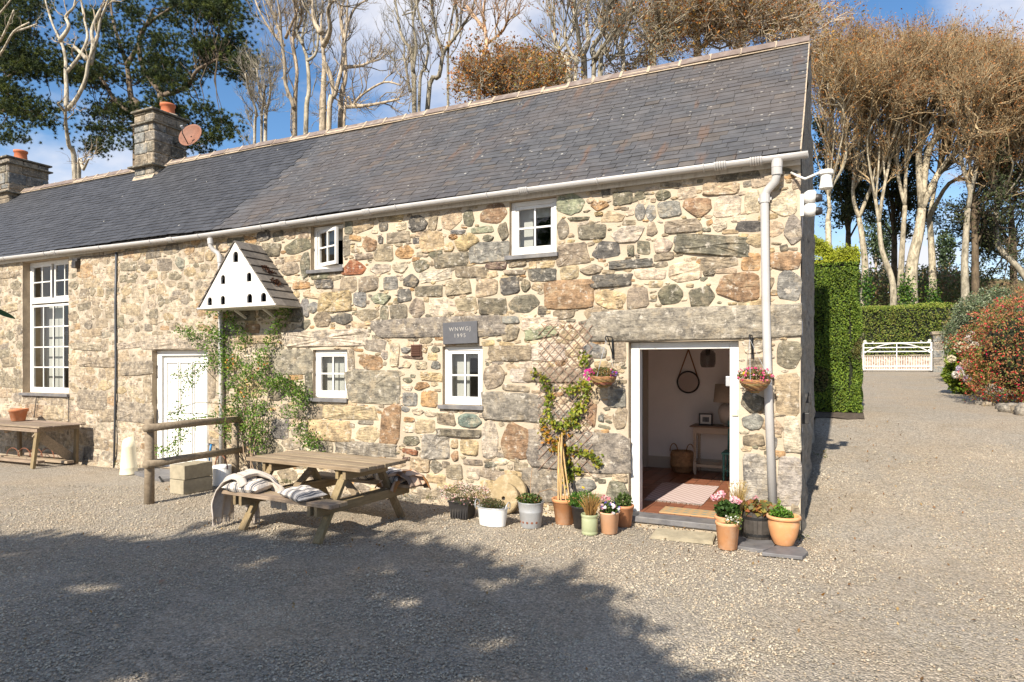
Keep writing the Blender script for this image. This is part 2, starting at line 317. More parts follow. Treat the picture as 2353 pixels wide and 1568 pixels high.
    # rug and patterned mat
    t = NT('woven_rug'); v = t.n('ShaderNodeTexWave'); v.inputs['Scale'].default_value = 5.5; v.inputs['Distortion'].default_value = 1.0; v.bands_direction = 'DIAGONAL'; t.l(t.tc, v.inputs[0])
    c = t.mix(v.outputs[1], (0.40, 0.28, 0.26), (0.56, 0.47, 0.44)); M['rug'] = t.fin(c, 1.0, t.bump(t.noise(120, 2), 0.5, 0.005))
    t = NT('patterned_mat'); c = t.mix(t.ramp(t.vor(7, 'F1', t.mapping((1, 2.0, 1), (0, 0, 0.78)), rnd=0.0), (0.25, 0.0), (0.4, 1.0)), (0.16, 0.23, 0.19), (0.42, 0.27, 0.13))
    M['mat'] = t.fin(c, 0.9)
    # glass
    t = NT('glass'); t.t.nodes.remove(t.b); g = t.n('ShaderNodeBsdfGlossy'); g.inputs['Roughness'].default_value = 0.03; tr = t.n('ShaderNodeBsdfTransparent'); tr.inputs[0].default_value = (0.82, 0.85, 0.84, 1)
    fr = t.n('ShaderNodeFresnel'); fr.inputs[0].default_value = 1.5; ms = t.n('ShaderNodeMixShader'); t.l(t.math('ADD', t.math('MULTIPLY', fr.outputs[0], 0.9), 0.04), ms.inputs[0]); t.l(tr.outputs[0], ms.inputs[1]); t.l(g.outputs[0], ms.inputs[2]); t.l(ms.outputs[0], t.out.inputs[0])
    M['glass'] = t.m
    t = NT('mirror_glass'); M['mirror'] = t.fin((0.7, 0.7, 0.7), 0.05, metal=1.0)
    t = NT('smoked_glass'); t.b.inputs['Alpha'].default_value = 0.6; M['smoke'] = t.fin((0.05, 0.045, 0.04), 0.1)
    # gravel
    t = NT('gravel'); sc = 60
    cell = t.vor(sc, 'F1', out='Color'); ds = t.vor(sc, 'F1'); sp = t.n('ShaderNodeSeparateColor'); t.l(cell, sp.inputs[0])
    c = t.ramp(sp.outputs[0], (0.0, (0.21, 0.182, 0.142)), (0.3, (0.31, 0.272, 0.215)), (0.6, (0.38, 0.33, 0.262)), (0.85, (0.445, 0.382, 0.30)), (1.0, (0.52, 0.455, 0.37)))
    c = t.mix(t.math('MULTIPLY', t.ramp(ds, (0.35, 0.0), (0.75, 1.0)), 0.42), c, (0.12, 0.102, 0.08))
    c = t.mix(t.math('MULTIPLY', t.ramp(t.noise(0.8, 6, 0.65), (0.42, 0.0), (0.62, 1.0)), 0.4), c, t.mix(1.0, c, (1.18, 1.03, 0.84), 'MULTIPLY'))
    c = t.mix(t.math('MULTIPLY', t.ramp(t.noise(2.2, 6, 0.75), (0.53, 0.0), (0.66, 1.0)), 0.5), c, (0.25, 0.20, 0.135))
    b = t.bump(t.ramp(ds, (0.0, 1.0), (0.8, 0.0)), 0.9, 0.014); b = t.bump(t.noise(3, 5), 0.3, 0.05, b)
    M['gravel'] = t.fin(c, 0.95, b)
    M['pebble'] = simple('pebble', (0.3, 0.28, 0.25), 0.9, 0.2, 60, 0.4, 200, 0.003, attr=True)
    t = NT('hill_ground'); f = t.noise(0.12, 8, 0.7); c = t.ramp(f, (0.3, (0.035, 0.045, 0.012)), (0.47, (0.085, 0.085, 0.022)), (0.58, (0.17, 0.085, 0.03)), (0.72, (0.10, 0.10, 0.035)))
    c = t.mix(t.ramp(t.noise(1.2, 6, 0.7), (0.4, 0.0), (0.7, 0.7)), c, (0.05, 0.045, 0.018)); M['hill'] = t.fin(c, 1.0, t.bump(t.noise(1.5, 6, 0.7), 0.8, 0.3))
    t = NT('leaf_litter'); f = t.noise(1.2, 8, 0.75); c = t.ramp(f, (0.3, (0.03, 0.022, 0.012)), (0.5, (0.13, 0.06, 0.028)), (0.65, (0.07, 0.075, 0.02)), (0.8, (0.2, 0.11, 0.05))); M['litter'] = t.fin(c, 1.0, t.bump(f, 0.8, 0.1))
    t = NT('pebble_dash'); ds = t.vor(14, out='Color'); sp = t.n('ShaderNodeSeparateColor'); t.l(ds, sp.inputs[0]); c = t.ramp(sp.outputs[0], (0.0, (0.25, 0.17, 0.13)), (1.0, (0.58, 0.45, 0.36))); M['pebble_wall'] = t.fin(c, 0.95, t.bump(t.vor(14), 0.8, 0.03))
build_materials()
# ================================================================== ground and terrain
def build_ground():
    xs = np.concatenate([np.arange(-34, -12, 1.0), np.arange(-12, 8, 0.25), np.arange(8, 30.1, 1.0)]); ys = np.concatenate([np.arange(-24, -9, 1.0), np.arange(-9, 6, 0.25), np.arange(6, 27.1, 0.75)])
    Vv = []; F = []
    for y in ys:
        for x in xs:
            z = (gz(x, y) if x > -0.12 or y < -0.05 or y > 6 else -0.15) + 0.012 * mnoise.noise((x * 0.6, y * 0.6, 0)) + 0.004 * mnoise.noise((x * 2.5, y * 2.5, 4))
            Vv.append((x, y, z - 0.004))
    nx = len(xs)
    for j in range(len(ys) - 1):
        for i in range(nx - 1): F.append((j*nx+i, j*nx+i+1, (j+1)*nx+i+1, (j+1)*nx+i))
    struct(obj('gravel_yard', (Vv, F), M['gravel'], smooth=True))
    # woodland floor and hillside, one sheet to the horizon
    xs = np.concatenate([np.linspace(-600, -60, 19), np.arange(-55, 80, 3.0), np.linspace(85, 700, 22)]); ys = np.concatenate([np.linspace(-300, -30, 10), np.arange(-25, 150, 3.0), np.linspace(155, 900, 20)])
    Vv = []; F = []
    def hz_(x, y):
        z = (-0.6 if (-30 < x < 2.5 and -6 < y < 8) else gz(x, y) - 0.12)
        if y > 27: z += (y - 27) * 0.012
        h = 11.0 * math.exp(-((x - 20) / 26) ** 2 - ((y - 120) / 34) ** 2) + 4.0 * math.exp(-((x + 30) / 60) ** 2 - ((y - 130) / 40) ** 2)
        return z + h + 0.5 * mnoise.noise((x * 0.05, y * 0.05, 1)) * min(1.0, max(0.0, (y - 30) / 20))
    for y in ys:
        for x in xs: Vv.append((x, y, hz_(x, y)))
    nx = len(xs)
    for j in range(len(ys) - 1):
        for i in range(nx - 1): F.append((j*nx+i, j*nx+i+1, (j+1)*nx+i+1, (j+1)*nx+i))
    struct(obj('hillside', (Vv, F), M['hill'], smooth=True))
    # loose gravel, real pebbles where they can be told apart
    n = 95000
    dep = 2.6 + (RNG.random(n) ** 1.25) * 7.2; lat = (RNG.random(n) * 2 - 1) * 0.84 * dep + 0.0
    X = CAM[0] + dep * FW[0] + lat * RT[0]; Y = CAM[1] + dep * FW[1] + lat * RT[1]
    ok = ~((Y > -0.05) & (X < 0.06) & (Y < 6.3)); X = X[ok]; Y = Y[ok]; n = len(X)
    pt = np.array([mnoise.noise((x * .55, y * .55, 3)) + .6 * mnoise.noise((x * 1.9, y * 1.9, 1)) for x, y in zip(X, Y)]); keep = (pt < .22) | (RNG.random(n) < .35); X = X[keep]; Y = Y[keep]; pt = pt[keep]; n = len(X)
    Z = np.where(Y > -0.3, 0.13 * (Y + 0.3), 0.0)
    s = 0.0055 + 0.0065 * RNG.random(n) ** 2; s[RNG.random(n) < 0.006] *= 2.0
    O = np.array([(1,0,0),(0,1,0),(-1,0,0),(0,-1,0),(0,0,1),(0,0,-1)], float)
    a = RNG.random(n) * 6.28; ca, sa = np.cos(a), np.sin(a)
    P = O[None] * (s[:, None, None] * np.stack([0.8 + 0.7 * RNG.random(n), 0.7 + 0.4 * RNG.random(n), 0.45 + 0.35 * RNG.random(n)], 1)[:, None, :]) * (0.75 + 0.5 * RNG.random((n, 6, 1)))
    tl = (RNG.random((n, 2)) - 0.5) * 0.7
    P[:, :, 2] += P[:, :, 0] * tl[:, :1] + P[:, :, 1] * tl[:, 1:]
    Q = np.empty_like(P); Q[:, :, 0] = P[:, :, 0] * ca[:, None] - P[:, :, 1] * sa[:, None] + X[:, None]; Q[:, :, 1] = P[:, :, 0] * sa[:, None] + P[:, :, 1] * ca[:, None] + Y[:, None]; Q[:, :, 2] = P[:, :, 2] + Z[:, None] + 0.003
    T = np.array([(0,1,4),(1,2,4),(2,3,4),(3,0,4),(1,0,5),(2,1,5),(3,2,5),(0,3,5)])
    F = (T[None] + (np.arange(n) * 6)[:, None, None]).reshape(-1, 3)
    pal = 1.36 * np.array([(.22,.195,.155),(.25,.22,.17),(.30,.262,.20),(.335,.287,.215),(.36,.305,.225),(.40,.345,.265),(.34,.265,.185),(.27,.245,.20),(.29,.25,.19)])
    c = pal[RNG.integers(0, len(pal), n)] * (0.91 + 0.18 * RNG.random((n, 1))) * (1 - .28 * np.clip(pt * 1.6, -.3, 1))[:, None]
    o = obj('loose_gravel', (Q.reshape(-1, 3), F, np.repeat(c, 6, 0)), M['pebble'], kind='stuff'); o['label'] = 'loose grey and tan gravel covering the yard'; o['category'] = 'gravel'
build_ground()

# ================================================================== the cottage
XL = -25.0; ZW = 3.93; DEP = 4.75; YR = 2.45
def zr(x): return 6.245 - 0.009 * x      # ridge height along the roof
cottage = thing('stone_cottage', 'long whitish-mortared rubble stone cottage with a dark slate roof', 'cottage', (0, 0, 0))
def wy(x, z):
    return 0.016 * mnoise.noise((x * 1.1, 3.0, z * 1.1)) + 0.008 * mnoise.noise((x * 4.0, 1.0, z * 4.0)) - 0.055 * max(0.0, (0.35 - z) / 0.35) ** 1.5
class Win: pass
def mkwin(pl, pr_, pt, pb, yf):
    w = Win(); w.x0 = wp(pl, 800, yf).x; w.x1 = wp(pr_, 800, 0).x; w.z1 = wp(pl, pt, yf).z; w.z0 = wp((pl + pr_) / 2, pb, 0).z; w.y = yf; return w
w_tall = mkwin(69, 158, 602, 905, 0.13); w_ul = mkwin(722, 789, 518, 619, 0.07); w_ur = mkwin(1175, 1279, 457, 585, 0.05)
w_ll = mkwin(725, 798, 805, 916, 0.05); w_lr = mkwin(1022, 1109, 797, 932, 0.05)
w_ul.z1 = w_ur.z1 = min(3.86, w_ur.z1); w_tall.z1 = 3.86
d_left = Win(); d_left.x0 = wp(362, 800, 0.1).x; d_left.x1 = wp(478, 800, 0).x; d_left.z0 = 0.04; d_left.z1 = wp(365, 806, 0.1).z; d_left.y = 0.1
d_main = Win(); d_main.x0 = wp(1450, 800, 0.1).x; d_main.x1 = wp(1698, 800, 0.02).x; d_main.z0 = 0.09; d_main.z1 = wp(1500, 787, 0.1).z; d_main.y = 0.1
OPEN = [w_tall, w_ul, w_ur, w_ll, w_lr, d_left, d_main]
def gridwall(step, yfun, zmin, zmax, x0, x1, flip=False):
    xs = sorted(set([round(v, 4) for v in np.arange(x0, x1, step)] + [x1] + [round(w.x0, 4) for w in OPEN] + [round(w.x1, 4) for w in OPEN]))
    zs = sorted(set([round(v, 4) for v in np.arange(zmin, zmax, step)] + [zmax] + [round(max(w.z0, zmin), 4) for w in OPEN] + [round(w.z1, 4) for w in OPEN]))
    Vv = [(x, yfun(x, z), z) for z in zs for x in xs]; F = []; nx = len(xs)
    for j in range(len(zs) - 1):
        zc = (zs[j] + zs[j + 1]) / 2
        for i in range(nx - 1):
            xc = (xs[i] + xs[i + 1]) / 2
            if any(w.x0 < xc < w.x1 and w.z0 < zc < w.z1 for w in OPEN): continue
            f = (j*nx+i, j*nx+i+1, (j+1)*nx+i+1, (j+1)*nx+i); F.append(f[::-1] if flip else f)
    return Vv, F
TH = 0.55
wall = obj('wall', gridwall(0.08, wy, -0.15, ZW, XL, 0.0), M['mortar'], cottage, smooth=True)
obj('wall_lining', gridwall(0.6, lambda x, z: TH, -0.15, ZW, XL, -0.002, True), M['plaster'], cottage)
# reveals
for w in OPEN:
    mb = MB()
    y0 = -0.004
    mb.add([(w.x0, y0, w.z0), (w.x0, TH, w.z0), (w.x0, TH, w.z1), (w.x0, y0, w.z1)], [(0, 1, 2, 3)])
    mb.add([(w.x1, y0, w.z0), (w.x1, TH, w.z0), (w.x1, TH, w.z1), (w.x1, y0, w.z1)], [(3, 2, 1, 0)])
    mb.add([(w.x0, y0, w.z1), (w.x1, y0, w.z1), (w.x1, TH, w.z1), (w.x0, TH, w.z1)], [(0, 1, 2, 3)])
    mb.add([(w.x0, y0, w.z0), (w.x1, y0, w.z0), (w.x1, TH, w.z0), (w.x0, TH, w.z0)], [(3, 2, 1, 0)])
    obj('reveal', mb, M['render'], cottage)
# gable, back and far end
def gable_mesh():
    Vv = []; F = []; ny, nz = 60, 76
    for j in range(nz + 1):
        for i in range(ny + 1):
            y = DEP * i / ny; top = ZW + (zr(0) - 0.1 - ZW) * (1 - abs(y - YR) / YR if y < YR else 1 - (y - YR) / (DEP - YR))
            zb = -0.2; z = zb + (top - zb) * j / nz
            d = 0.05 * mnoise.noise((5, y * 1.5, z * 3.0)) + 0.03 * mnoise.noise((9, y * 4, z * 6)) + 0.02 * max(0, (0.5 - z))
            e = min(1.0, min(i, ny - i) / 4.0)
            Vv.append((0.004 + d * (0.25 + 0.75 * e), y, z))
    for j in range(nz):
        for i in range(ny):
            a = j * (ny + 1) + i; F.append((a, a + 1, a + ny + 2, a + ny + 1))
    return Vv, F
obj('gable', gable_mesh(), M['gable'], cottage, smooth=True)
mb = MB(); mb.add([(XL, DEP, -.2), (0, DEP, -.2), (0, DEP, ZW), (XL, DEP, ZW)], [(3, 2, 1, 0)]); mb.add([(XL, 0, -.2), (XL, DEP, -.2), (XL, DEP, ZW), (XL, YR, zr(XL) - .1), (XL, 0, ZW)], [(0, 1, 2, 3, 4)][::1])
obj('back_wall', mb, M['gable'], cottage)
# ---------------------------------------------------------------- traced stones
PAL = dict(g=(.14,.14,.10), G=(.24,.265,.18), d=(.085,.088,.09), b=(.21,.215,.205), t=(.46,.36,.235), o=(.42,.245,.11), O=(.30,.18,.10), c=(.62,.52,.39), w=(.56,.49,.39),
           r=(.26,.075,.025), p=(.10,.055,.05), y=(.48,.365,.20), s=(.255,.23,.195), n=(.29,.24,.175), e=(.125,.18,.165), l=(.33,.30,.25), k=(.165,.15,.115), a=(.34,.315,.275))
TR = {}
TR['A'] = ((700, 450, 3.92), """175,655,240,150,g 100,875,165,130,n 250,840,90,250,g 215,1040,160,70,o 440,1025,190,85,d 680,1030,160,150,n 875,1020,190,140,n 1095,1010,140,130,b 1290,995,145,130,d
1465,1090,250,100,k 1745,1060,230,150,n 2025,1060,200,170,t 2250,1040,180,155,d 1385,845,150,120,g 1680,790,310,130,k 1530,945,290,100,w 1875,905,300,110,n 2120,840,210,75,p 2055,710,370,190,b 2035,575,110,65,g
2195,500,110,170,k 1830,620,220,170,y 1490,620,220,220,y 1530,730,130,80,g 1700,565,80,50,o 1655,665,100,90,y 1340,600,80,60,d 1150,560,230,110,n 985,590,50,80,d 880,635,130,140,O 1020,720,190,160,n 1225,715,160,130,o
820,755,170,55,n 650,660,85,200,k 725,865,220,150,r 990,875,190,100,w 1185,855,150,110,w 1350,435,180,160,d 1020,465,90,80,d 1500,425,90,130,n 1680,390,190,190,t 1855,380,110,150,g 2100,330,250,190,O 810,460,200,120,t
670,465,95,130,g 1985,490,200,65,G 1750,515,140,40,b 530,1200,300,190,y 780,1170,120,140,b 1000,1170,200,110,G 1230,1135,130,120,d 860,1320,210,120,n 1025,1310,80,140,g 1165,1290,160,145,k 1345,1265,140,190,n 1545,1250,190,170,c
1830,1220,200,130,n 2095,1245,270,150,k 620,1365,160,110,d 415,1370,160,140,n 330,1255,100,100,b 245,1260,80,170,b 260,1420,80,110,g 150,1350,140,90,g 1560,1450,1230,185,s 1185,460,90,70,c 530,1365,60,60,d""")
TR['B'] = ((1260, 380, 3.563), """595,470,250,190,G 855,480,150,85,o 1060,420,165,120,g 965,585,200,110,t 1210,545,95,140,b 1310,545,90,140,b 670,600,190,35,g 520,690,105,175,k 780,710,235,135,k 1110,730,290,150,w 1320,690,90,120,n 615,905,270,190,n
915,870,245,150,d 1245,850,110,120,g 1130,880,60,100,g 1070,890,25,70,o 1120,1000,370,75,d 785,1045,200,90,n 590,1075,160,115,t 345,1095,255,115,d 60,1195,140,145,d 195,1195,80,110,k 300,1205,100,80,t 960,1150,340,110,d 590,1275,420,240,O
950,1315,250,160,y 1195,1300,180,190,n 180,1360,255,150,g 530,1450,200,80,n 110,1000,160,60,n 260,1010,70,70,y 390,1005,120,60,y 100,1075,190,45,n 325,1535,330,110,c 850,555,80,30,y 1030,1350,60,70,t""")
TR['C'] = ((1640, 360, 3.136), """55,405,115,80,g 240,385,150,95,c 510,355,260,95,t 650,250,330,70,k 105,520,170,130,b 325,500,210,150,O 565,485,200,165,c 760,455,120,170,c 1015,470,270,180,c 205,645,300,105,n 730,650,190,80,d 1070,675,150,230,s 420,620,50,50,o
500,640,110,100,c 200,750,140,55,b 445,800,540,150,g,8 60,800,140,110,c 60,890,150,60,n 485,930,280,100,n 750,920,145,140,o 1020,915,260,150,O 230,1010,235,160,c 420,1010,100,50,n 655,1130,330,220,O 1045,1120,215,240,b 110,1190,185,155,g 350,1195,200,165,g
900,1090,60,110,n 320,1410,1660,235,l 1020,1300,270,70,s 1100,315,110,70,c""")
TR['F'] = ((1860, 820, 2.705), """300,180,190,180,k 300,445,205,275,t 325,720,150,225,w 305,1030,190,330,a 85,1020,160,340,a 60,640,140,105,b 70,760,140,75,n 60,500,150,140,k 350,1300,100,200,n 60,130,130,80,w 80,240,120,80,n 205,780,40,90,b""")
TR['H'] = ((1320, 800, 3.486), """590,275,200,140,b 800,260,110,210,n 560,830,85,190,O 770,690,160,150,b 805,845,120,200,n 640,860,50,60,b 450,1140,830,330,s 40,770,250,250,s 505,1450,180,130,b 770,1480,190,170,g 800,1370,130,75,t 160,280,320,150,w 220,480,480,120,n 120,110,270,110,G 130,1440,330,260,s""")
TR['D'] = ((680, 780, 3.267), """160,410,330,190,s 825,620,440,250,s 300,600,65,200,g 805,415,190,115,O 640,385,65,170,n 1000,360,80,190,c 430,220,640,130,w 1095,315,75,45,b 1340,310,65,50,g 1250,310,45,55,y 1150,374,160,22,p 1100,430,70,60,c 1225,440,90,65,c
1340,440,70,65,b 1290,530,190,65,y 1105,560,75,45,g 1220,605,120,60,o 1135,710,125,115,b 1290,720,140,130,o 1195,815,90,50,c 1090,800,65,50,b 1300,830,100,50,c 1425,880,150,100,n 1615,890,180,105,e 1255,935,165,110,t 1120,880,80,35,o 1115,955,85,65,c 1530,990,350,60,k
1140,1055,125,80,g 1335,1105,210,190,a 1495,1080,50,70,y 1620,1115,150,125,y 1500,1180,65,80,O 1130,1145,125,40,r 1100,1200,65,25,p 1205,1255,150,110,t 1340,1265,95,105,k 1420,1250,60,50,n 1640,1230,150,50,n 1490,1310,130,115,n 1650,1320,100,90,c 1330,1360,160,70,y
970,935,165,330,O 640,825,420,105,t 480,970,320,160,y 780,1005,200,130,t 250,820,330,105,n 70,960,150,165,d 200,980,80,80,n 160,1080,150,90,n 440,1100,120,85,k 770,1120,460,105,s 1810,535,170,200,n 1950,340,330,120,n 1910,775,380,215,s 1780,1040,125,300,w 1985,1055,215,280,O
1950,170,140,140,n 1950,70,140,60,b 1990,625,200,50,n 2030,520,160,110,w 1910,570,25,45,o 1300,1480,200,90,n 1130,1520,200,80,k""")
TR['E'] = ((0, 600, 2.613), """105,300,70,60,g 130,590,35,70,d 130,690,45,55,g 70,930,150,70,k 840,175,105,55,g 1075,165,90,75,d 1175,150,60,80,e 950,180,60,50,d 805,255,55,45,g 880,240,40,30,g 990,235,70,50,y 1145,235,80,55,g 740,335,70,40,g 1050,400,45,75,g 1000,485,60,60,g 1200,300,80,40,k
485,300,60,50,g 480,500,70,60,n 550,435,85,50,g 575,555,50,60,d 790,530,40,80,g 915,505,35,45,n 965,575,50,45,d 860,525,30,30,b 895,585,25,40,d 670,545,80,60,n 690,620,60,40,b 560,205,100,90,o 840,100,80,40,o 890,105,60,60,y 660,345,40,60,y 900,840,200,85,s 840,690,170,40,w 970,975,60,170,n
870,930,70,40,c 790,930,60,40,c 640,800,220,60,n 880,1130,230,120,s 560,700,180,40,s 1180,665,490,90,w 600,1050,180,120,s 580,1400,60,90,d 40,1000,70,60,t 60,800,90,60,n 60,450,100,50,t 50,230,90,40,n 640,100,70,50,n 500,1160,100,80,t 700,1150,120,80,n 350,1130,120,90,t 230,1120,120,80,O 650,1330,120,70,n 850,700,10,10,w""")
TR['G'] = ((340, 580, 3.734), """340,165,150,110,d 170,215,140,65,d 260,310,130,100,k 500,170,90,85,o 560,240,150,105,t 690,220,90,100,y 140,410,110,70,y 360,410,105,85,g 505,375,110,85,y 640,340,95,90,n 440,500,110,60,g 480,750,90,80,n 370,880,100,85,n 1510,145,240,140,k 1270,170,170,115,k
1420,345,165,115,n 1545,500,150,65,o 1770,490,150,65,d 1200,40,130,90,d 1240,770,165,95,g 1020,780,195,95,k 1500,740,90,105,d 1100,900,130,85,O 1740,830,150,110,n 820,160,100,80,t 900,830,90,80,k 1130,1010,330,70,t 680,1400,120,300,n 690,1180,110,180,n 1330,1500,190,140,k""")
def in_open(x, z, m=0.02): return any(w.x0 - m < x < w.x1 + m and w.z0 - m < z < w.z1 + m for w in OPEN)
def stone_mesh(cx, cz, w, h, rot, prot, n, sup, rnd):
    """field stone: an uneven angular outline with worn corners, a flattish broken face, its edge sunk in the mortar"""
    w *= 1.15; h *= 1.15; C_ = []
    rect = sup >= 4 or ((w / h > 2.4 or h / w > 2.2) and w > .15) or rnd.random() < .38
    if rect:
        j = .07 if w > .5 else .16
        C_ = [(sx * rnd.uniform(1 - 2 * j, 1), sz_ * rnd.uniform(1 - 2 * j, 1)) for sx, sz_ in ((1, 1), (-1, 1), (-1, -1), (1, -1))]
    else:
        k = rnd.choice([5, 5, 6, 6, 7]); a0 = rnd.uniform(0, 6.28)
        for i in range(k):
            a = a0 + 2 * math.pi * (i + rnd.uniform(-.3, .3)) / k; c, s = math.cos(a), math.sin(a); r = 1.0 / (abs(c) ** 2.6 + abs(s) ** 2.6) ** (1 / 2.6) * rnd.uniform(.86, 1.1); C_.append((c * r, s * r))
    k = len(C_); P2 = []
    fs = (.04, .12, .3, .5, .7, .88) if rect and w > .4 else ((.12, .4, .65, .88) if rect else (.12, .5, .88))
    for i in range(k):
        p, q = C_[i], C_[(i + 1) % k]; bl = rnd.uniform(-.02, .05) if w > .4 else rnd.uniform(-.02, .08)
        for f in fs: j = rnd.uniform(-.028, .028); g = bl * 4 * f * (1 - f); mx_ = (p[0] + (q[0] - p[0]) * f); mz_ = (p[1] + (q[1] - p[1]) * f); P2.append((mx_ * (1 + g) + j, mz_ * (1 + g) + j * rnd.choice([-1, 1])))
    n = len(P2); mx = max(abs(p[0]) for p in P2); mz = max(abs(p[1]) for p in P2); P2 = [(p[0] / mx, p[1] / mz) for p in P2]
    Vv = []; F = []; rings = [(1.0, .004), (.965, -.6 * prot), (.89, -.95 * prot), (.45, -1.0 * prot)]; cr, sr = math.cos(rot), math.sin(rot); tx, tz = rnd.uniform(-.35, .35) * prot, rnd.uniform(-.35, .35) * prot
    for kk, (sc, y) in enumerate(rings):
        for p in P2:
            px = p[0] * w / 2 * sc; pz = p[1] * h / 2 * sc; x = cx + px * cr - pz * sr; z = cz + px * sr + pz * cr
            yy = y if kk == 0 else y * rnd.uniform(.55, 1.4) + tx * p[0] * sc + tz * p[1] * sc
            Vv.append((min(x, .012), wy(x, z) + yy, z))
    Vv.append((cx, wy(cx, cz) - prot * rnd.uniform(.9, 1.15), cz))
    for kk in range(len(rings) - 1):
        for i in range(n): j = (i + 1) % n; F.append((kk*n+i, kk*n+j, (kk+1)*n+j, (kk+1)*n+i))
    b = (len(rings) - 1) * n
    for i in range(n): F.append((b + i, b + (i + 1) % n, len(Vv) - 1))
    return Vv, F
RES = 0.02; GX0 = -16.2; GW, GH = int(16.2 / RES), int(4.0 / RES)
occ = np.zeros((GH, GW), bool)
for w in OPEN: occ[int(max(w.z0, 0) / RES):int(w.z1 / RES) + 1, int((w.x0 - GX0) / RES):int((w.x1 - GX0) / RES) + 1] = True
def ell(cx, cz, w, h, pad):
    x0 = max(0, int((cx - w / 2 - pad - GX0) / RES)); x1 = min(GW, int((cx + w / 2 + pad - GX0) / RES) + 1); z0 = max(0, int((cz - h / 2 - pad) / RES)); z1 = min(GH, int((cz + h / 2 + pad) / RES) + 1)
    if x1 <= x0 or z1 <= z0: return None
    X = (np.arange(x0, x1) + .5) * RES + GX0 - cx; Z = (np.arange(z0, z1) + .5) * RES - cz
    m = (np.abs(X / (w / 2 + pad))[None] ** 2.6 + np.abs(Z / (h / 2 + pad))[:, None] ** 2.6) < 1
    return (slice(z0, z1), slice(x0, x1)), m
rnd = random.Random(11); nst = 0; stones = []
for key, ((ox, oy, sc), txt) in TR.items():
    cv = pxz(ox, oy, sc)
    for tok in txt.split():
        q = tok.split(','); cx_, cy_, w_, h_ = map(float, q[:4]); rot = float(q[5]) if len(q) > 5 else rnd.uniform(-5, 5) * (0 if w_ > 300 else 1)
        a = wp(*cv(cx_ - w_ / 2, cy_)); b = wp(*cv(cx_ + w_ / 2, cy_)); t_ = wp(*cv(cx_, cy_ - h_ / 2)); u_ = wp(*cv(cx_, cy_ + h_ / 2))
        x, z, w, h = (a.x + b.x) / 2, t_.z / 2 + u_.z / 2, b.x - a.x, t_.z - u_.z
        if w < 0.05 or h < 0.02: continue
        if x + w / 2 > 0.0: w = 2 * (0.0 - x) if x + w / 2 < 0.1 else w
        # keep clear of openings
        for o_ in OPEN:
            if o_.z0 < z < o_.z1:
                if x < o_.x0 and x + w / 2 > o_.x0 - .015: d = x + w / 2 - o_.x0 + .015; x -= d / 2; w -= d
                if x > o_.x1 and x - w / 2 < o_.x1 + .015: d = o_.x1 + .015 - x + w / 2; x += d / 2; w -= d
            elif o_.x0 - w * .3 < x < o_.x1 + w * .3:
                if z > o_.z1 and z - h / 2 < o_.z1 + .01: d = o_.z1 + .01 - z + h / 2; z += d / 2; h -= d
                if z < o_.z0 and z + h / 2 > o_.z0 - .03: d = z + h / 2 - o_.z0 + .03; z -= d / 2; h -= d
        if w < .05 or h < .02 or in_open(x, z, 0): continue
        e = ell(x, z, w, h, 0.0)
        if e is None: continue
        if key in 'GE' and (occ[e[0]] & e[1]).mean() > .3: continue
        stones.append((x, z, w, h, math.radians(-rot), q[4])); e2 = ell(x, z, w, h, 0.006); occ[e2[0]] |= e2[1]
stones.sort(key=lambda s: -s[2] * s[3] / max(2.0, (CAM[0] - s[0]) ** 2 + 54) )
rest = MB()
def stone_col(code, x, rnd):
    c = np.array(PAL[code]) * rnd.uniform(.85, 1.15) * np.array([1, rnd.uniform(.97, 1.03), rnd.uniform(.93, 1.07)])
    c = (c * .85 + np.array((.36, .285, .19)) * .15) * .93
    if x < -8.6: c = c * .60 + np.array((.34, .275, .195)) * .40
    return tuple(c)
for i, (x, z, w, h, rot, code) in enumerate(stones):
    left = x < -8.6; big = w > .5
    prot = (0.008 if left else 0.017) * rnd.uniform(.5, 1.6) + (0.008 if big else 0) + (.012 if code == 'l' else 0)
    n = 22 if big else (12 if w > .12 else 9); sup = rnd.choice([2.2, 2.6, 3.2]) if not big else 6.0
    if w / h > 2.5 or code in 'a': sup = 4.5
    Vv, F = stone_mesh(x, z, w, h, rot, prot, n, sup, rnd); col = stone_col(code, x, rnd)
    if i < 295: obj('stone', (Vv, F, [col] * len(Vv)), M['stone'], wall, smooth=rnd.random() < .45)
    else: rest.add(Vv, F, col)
# small stones packed into the gaps
nf = 0
codes = 'nnttccytkgwsotncty'
for size, tries in ((0.36, 600), (0.27, 1500), (0.2, 3000), (0.14, 5000), (0.09, 8000), (0.055, 9000)):
    for _ in range(tries):
        x = rnd.uniform(-15.9, -0.04); z = rnd.uniform(0.05, 3.86); w = size * rnd.uniform(.8, 1.9); h = size * rnd.uniform(.35, .9)
        e = ell(x, z, w * .97, h * .97, 0.0)
        if e is None or (occ[e[0]] & e[1]).any(): continue
        if x + w / 2 > -0.01 or z + h / 2 > 3.9: continue
        if -4.95 < x < -3.7 and z < 2.0 and size < .09: continue
        left = x < -8.6
        if left and size < .15 and rnd.random() < .6: continue
        occ[e[0]] |= e[1]; nf += 1
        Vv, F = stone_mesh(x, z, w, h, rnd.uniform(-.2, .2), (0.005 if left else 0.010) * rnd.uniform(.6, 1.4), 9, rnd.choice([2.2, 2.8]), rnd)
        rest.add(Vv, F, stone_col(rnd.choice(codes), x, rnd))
o = obj('small_stones', rest, M['stone'], wall, smooth=True, kind='stuff')
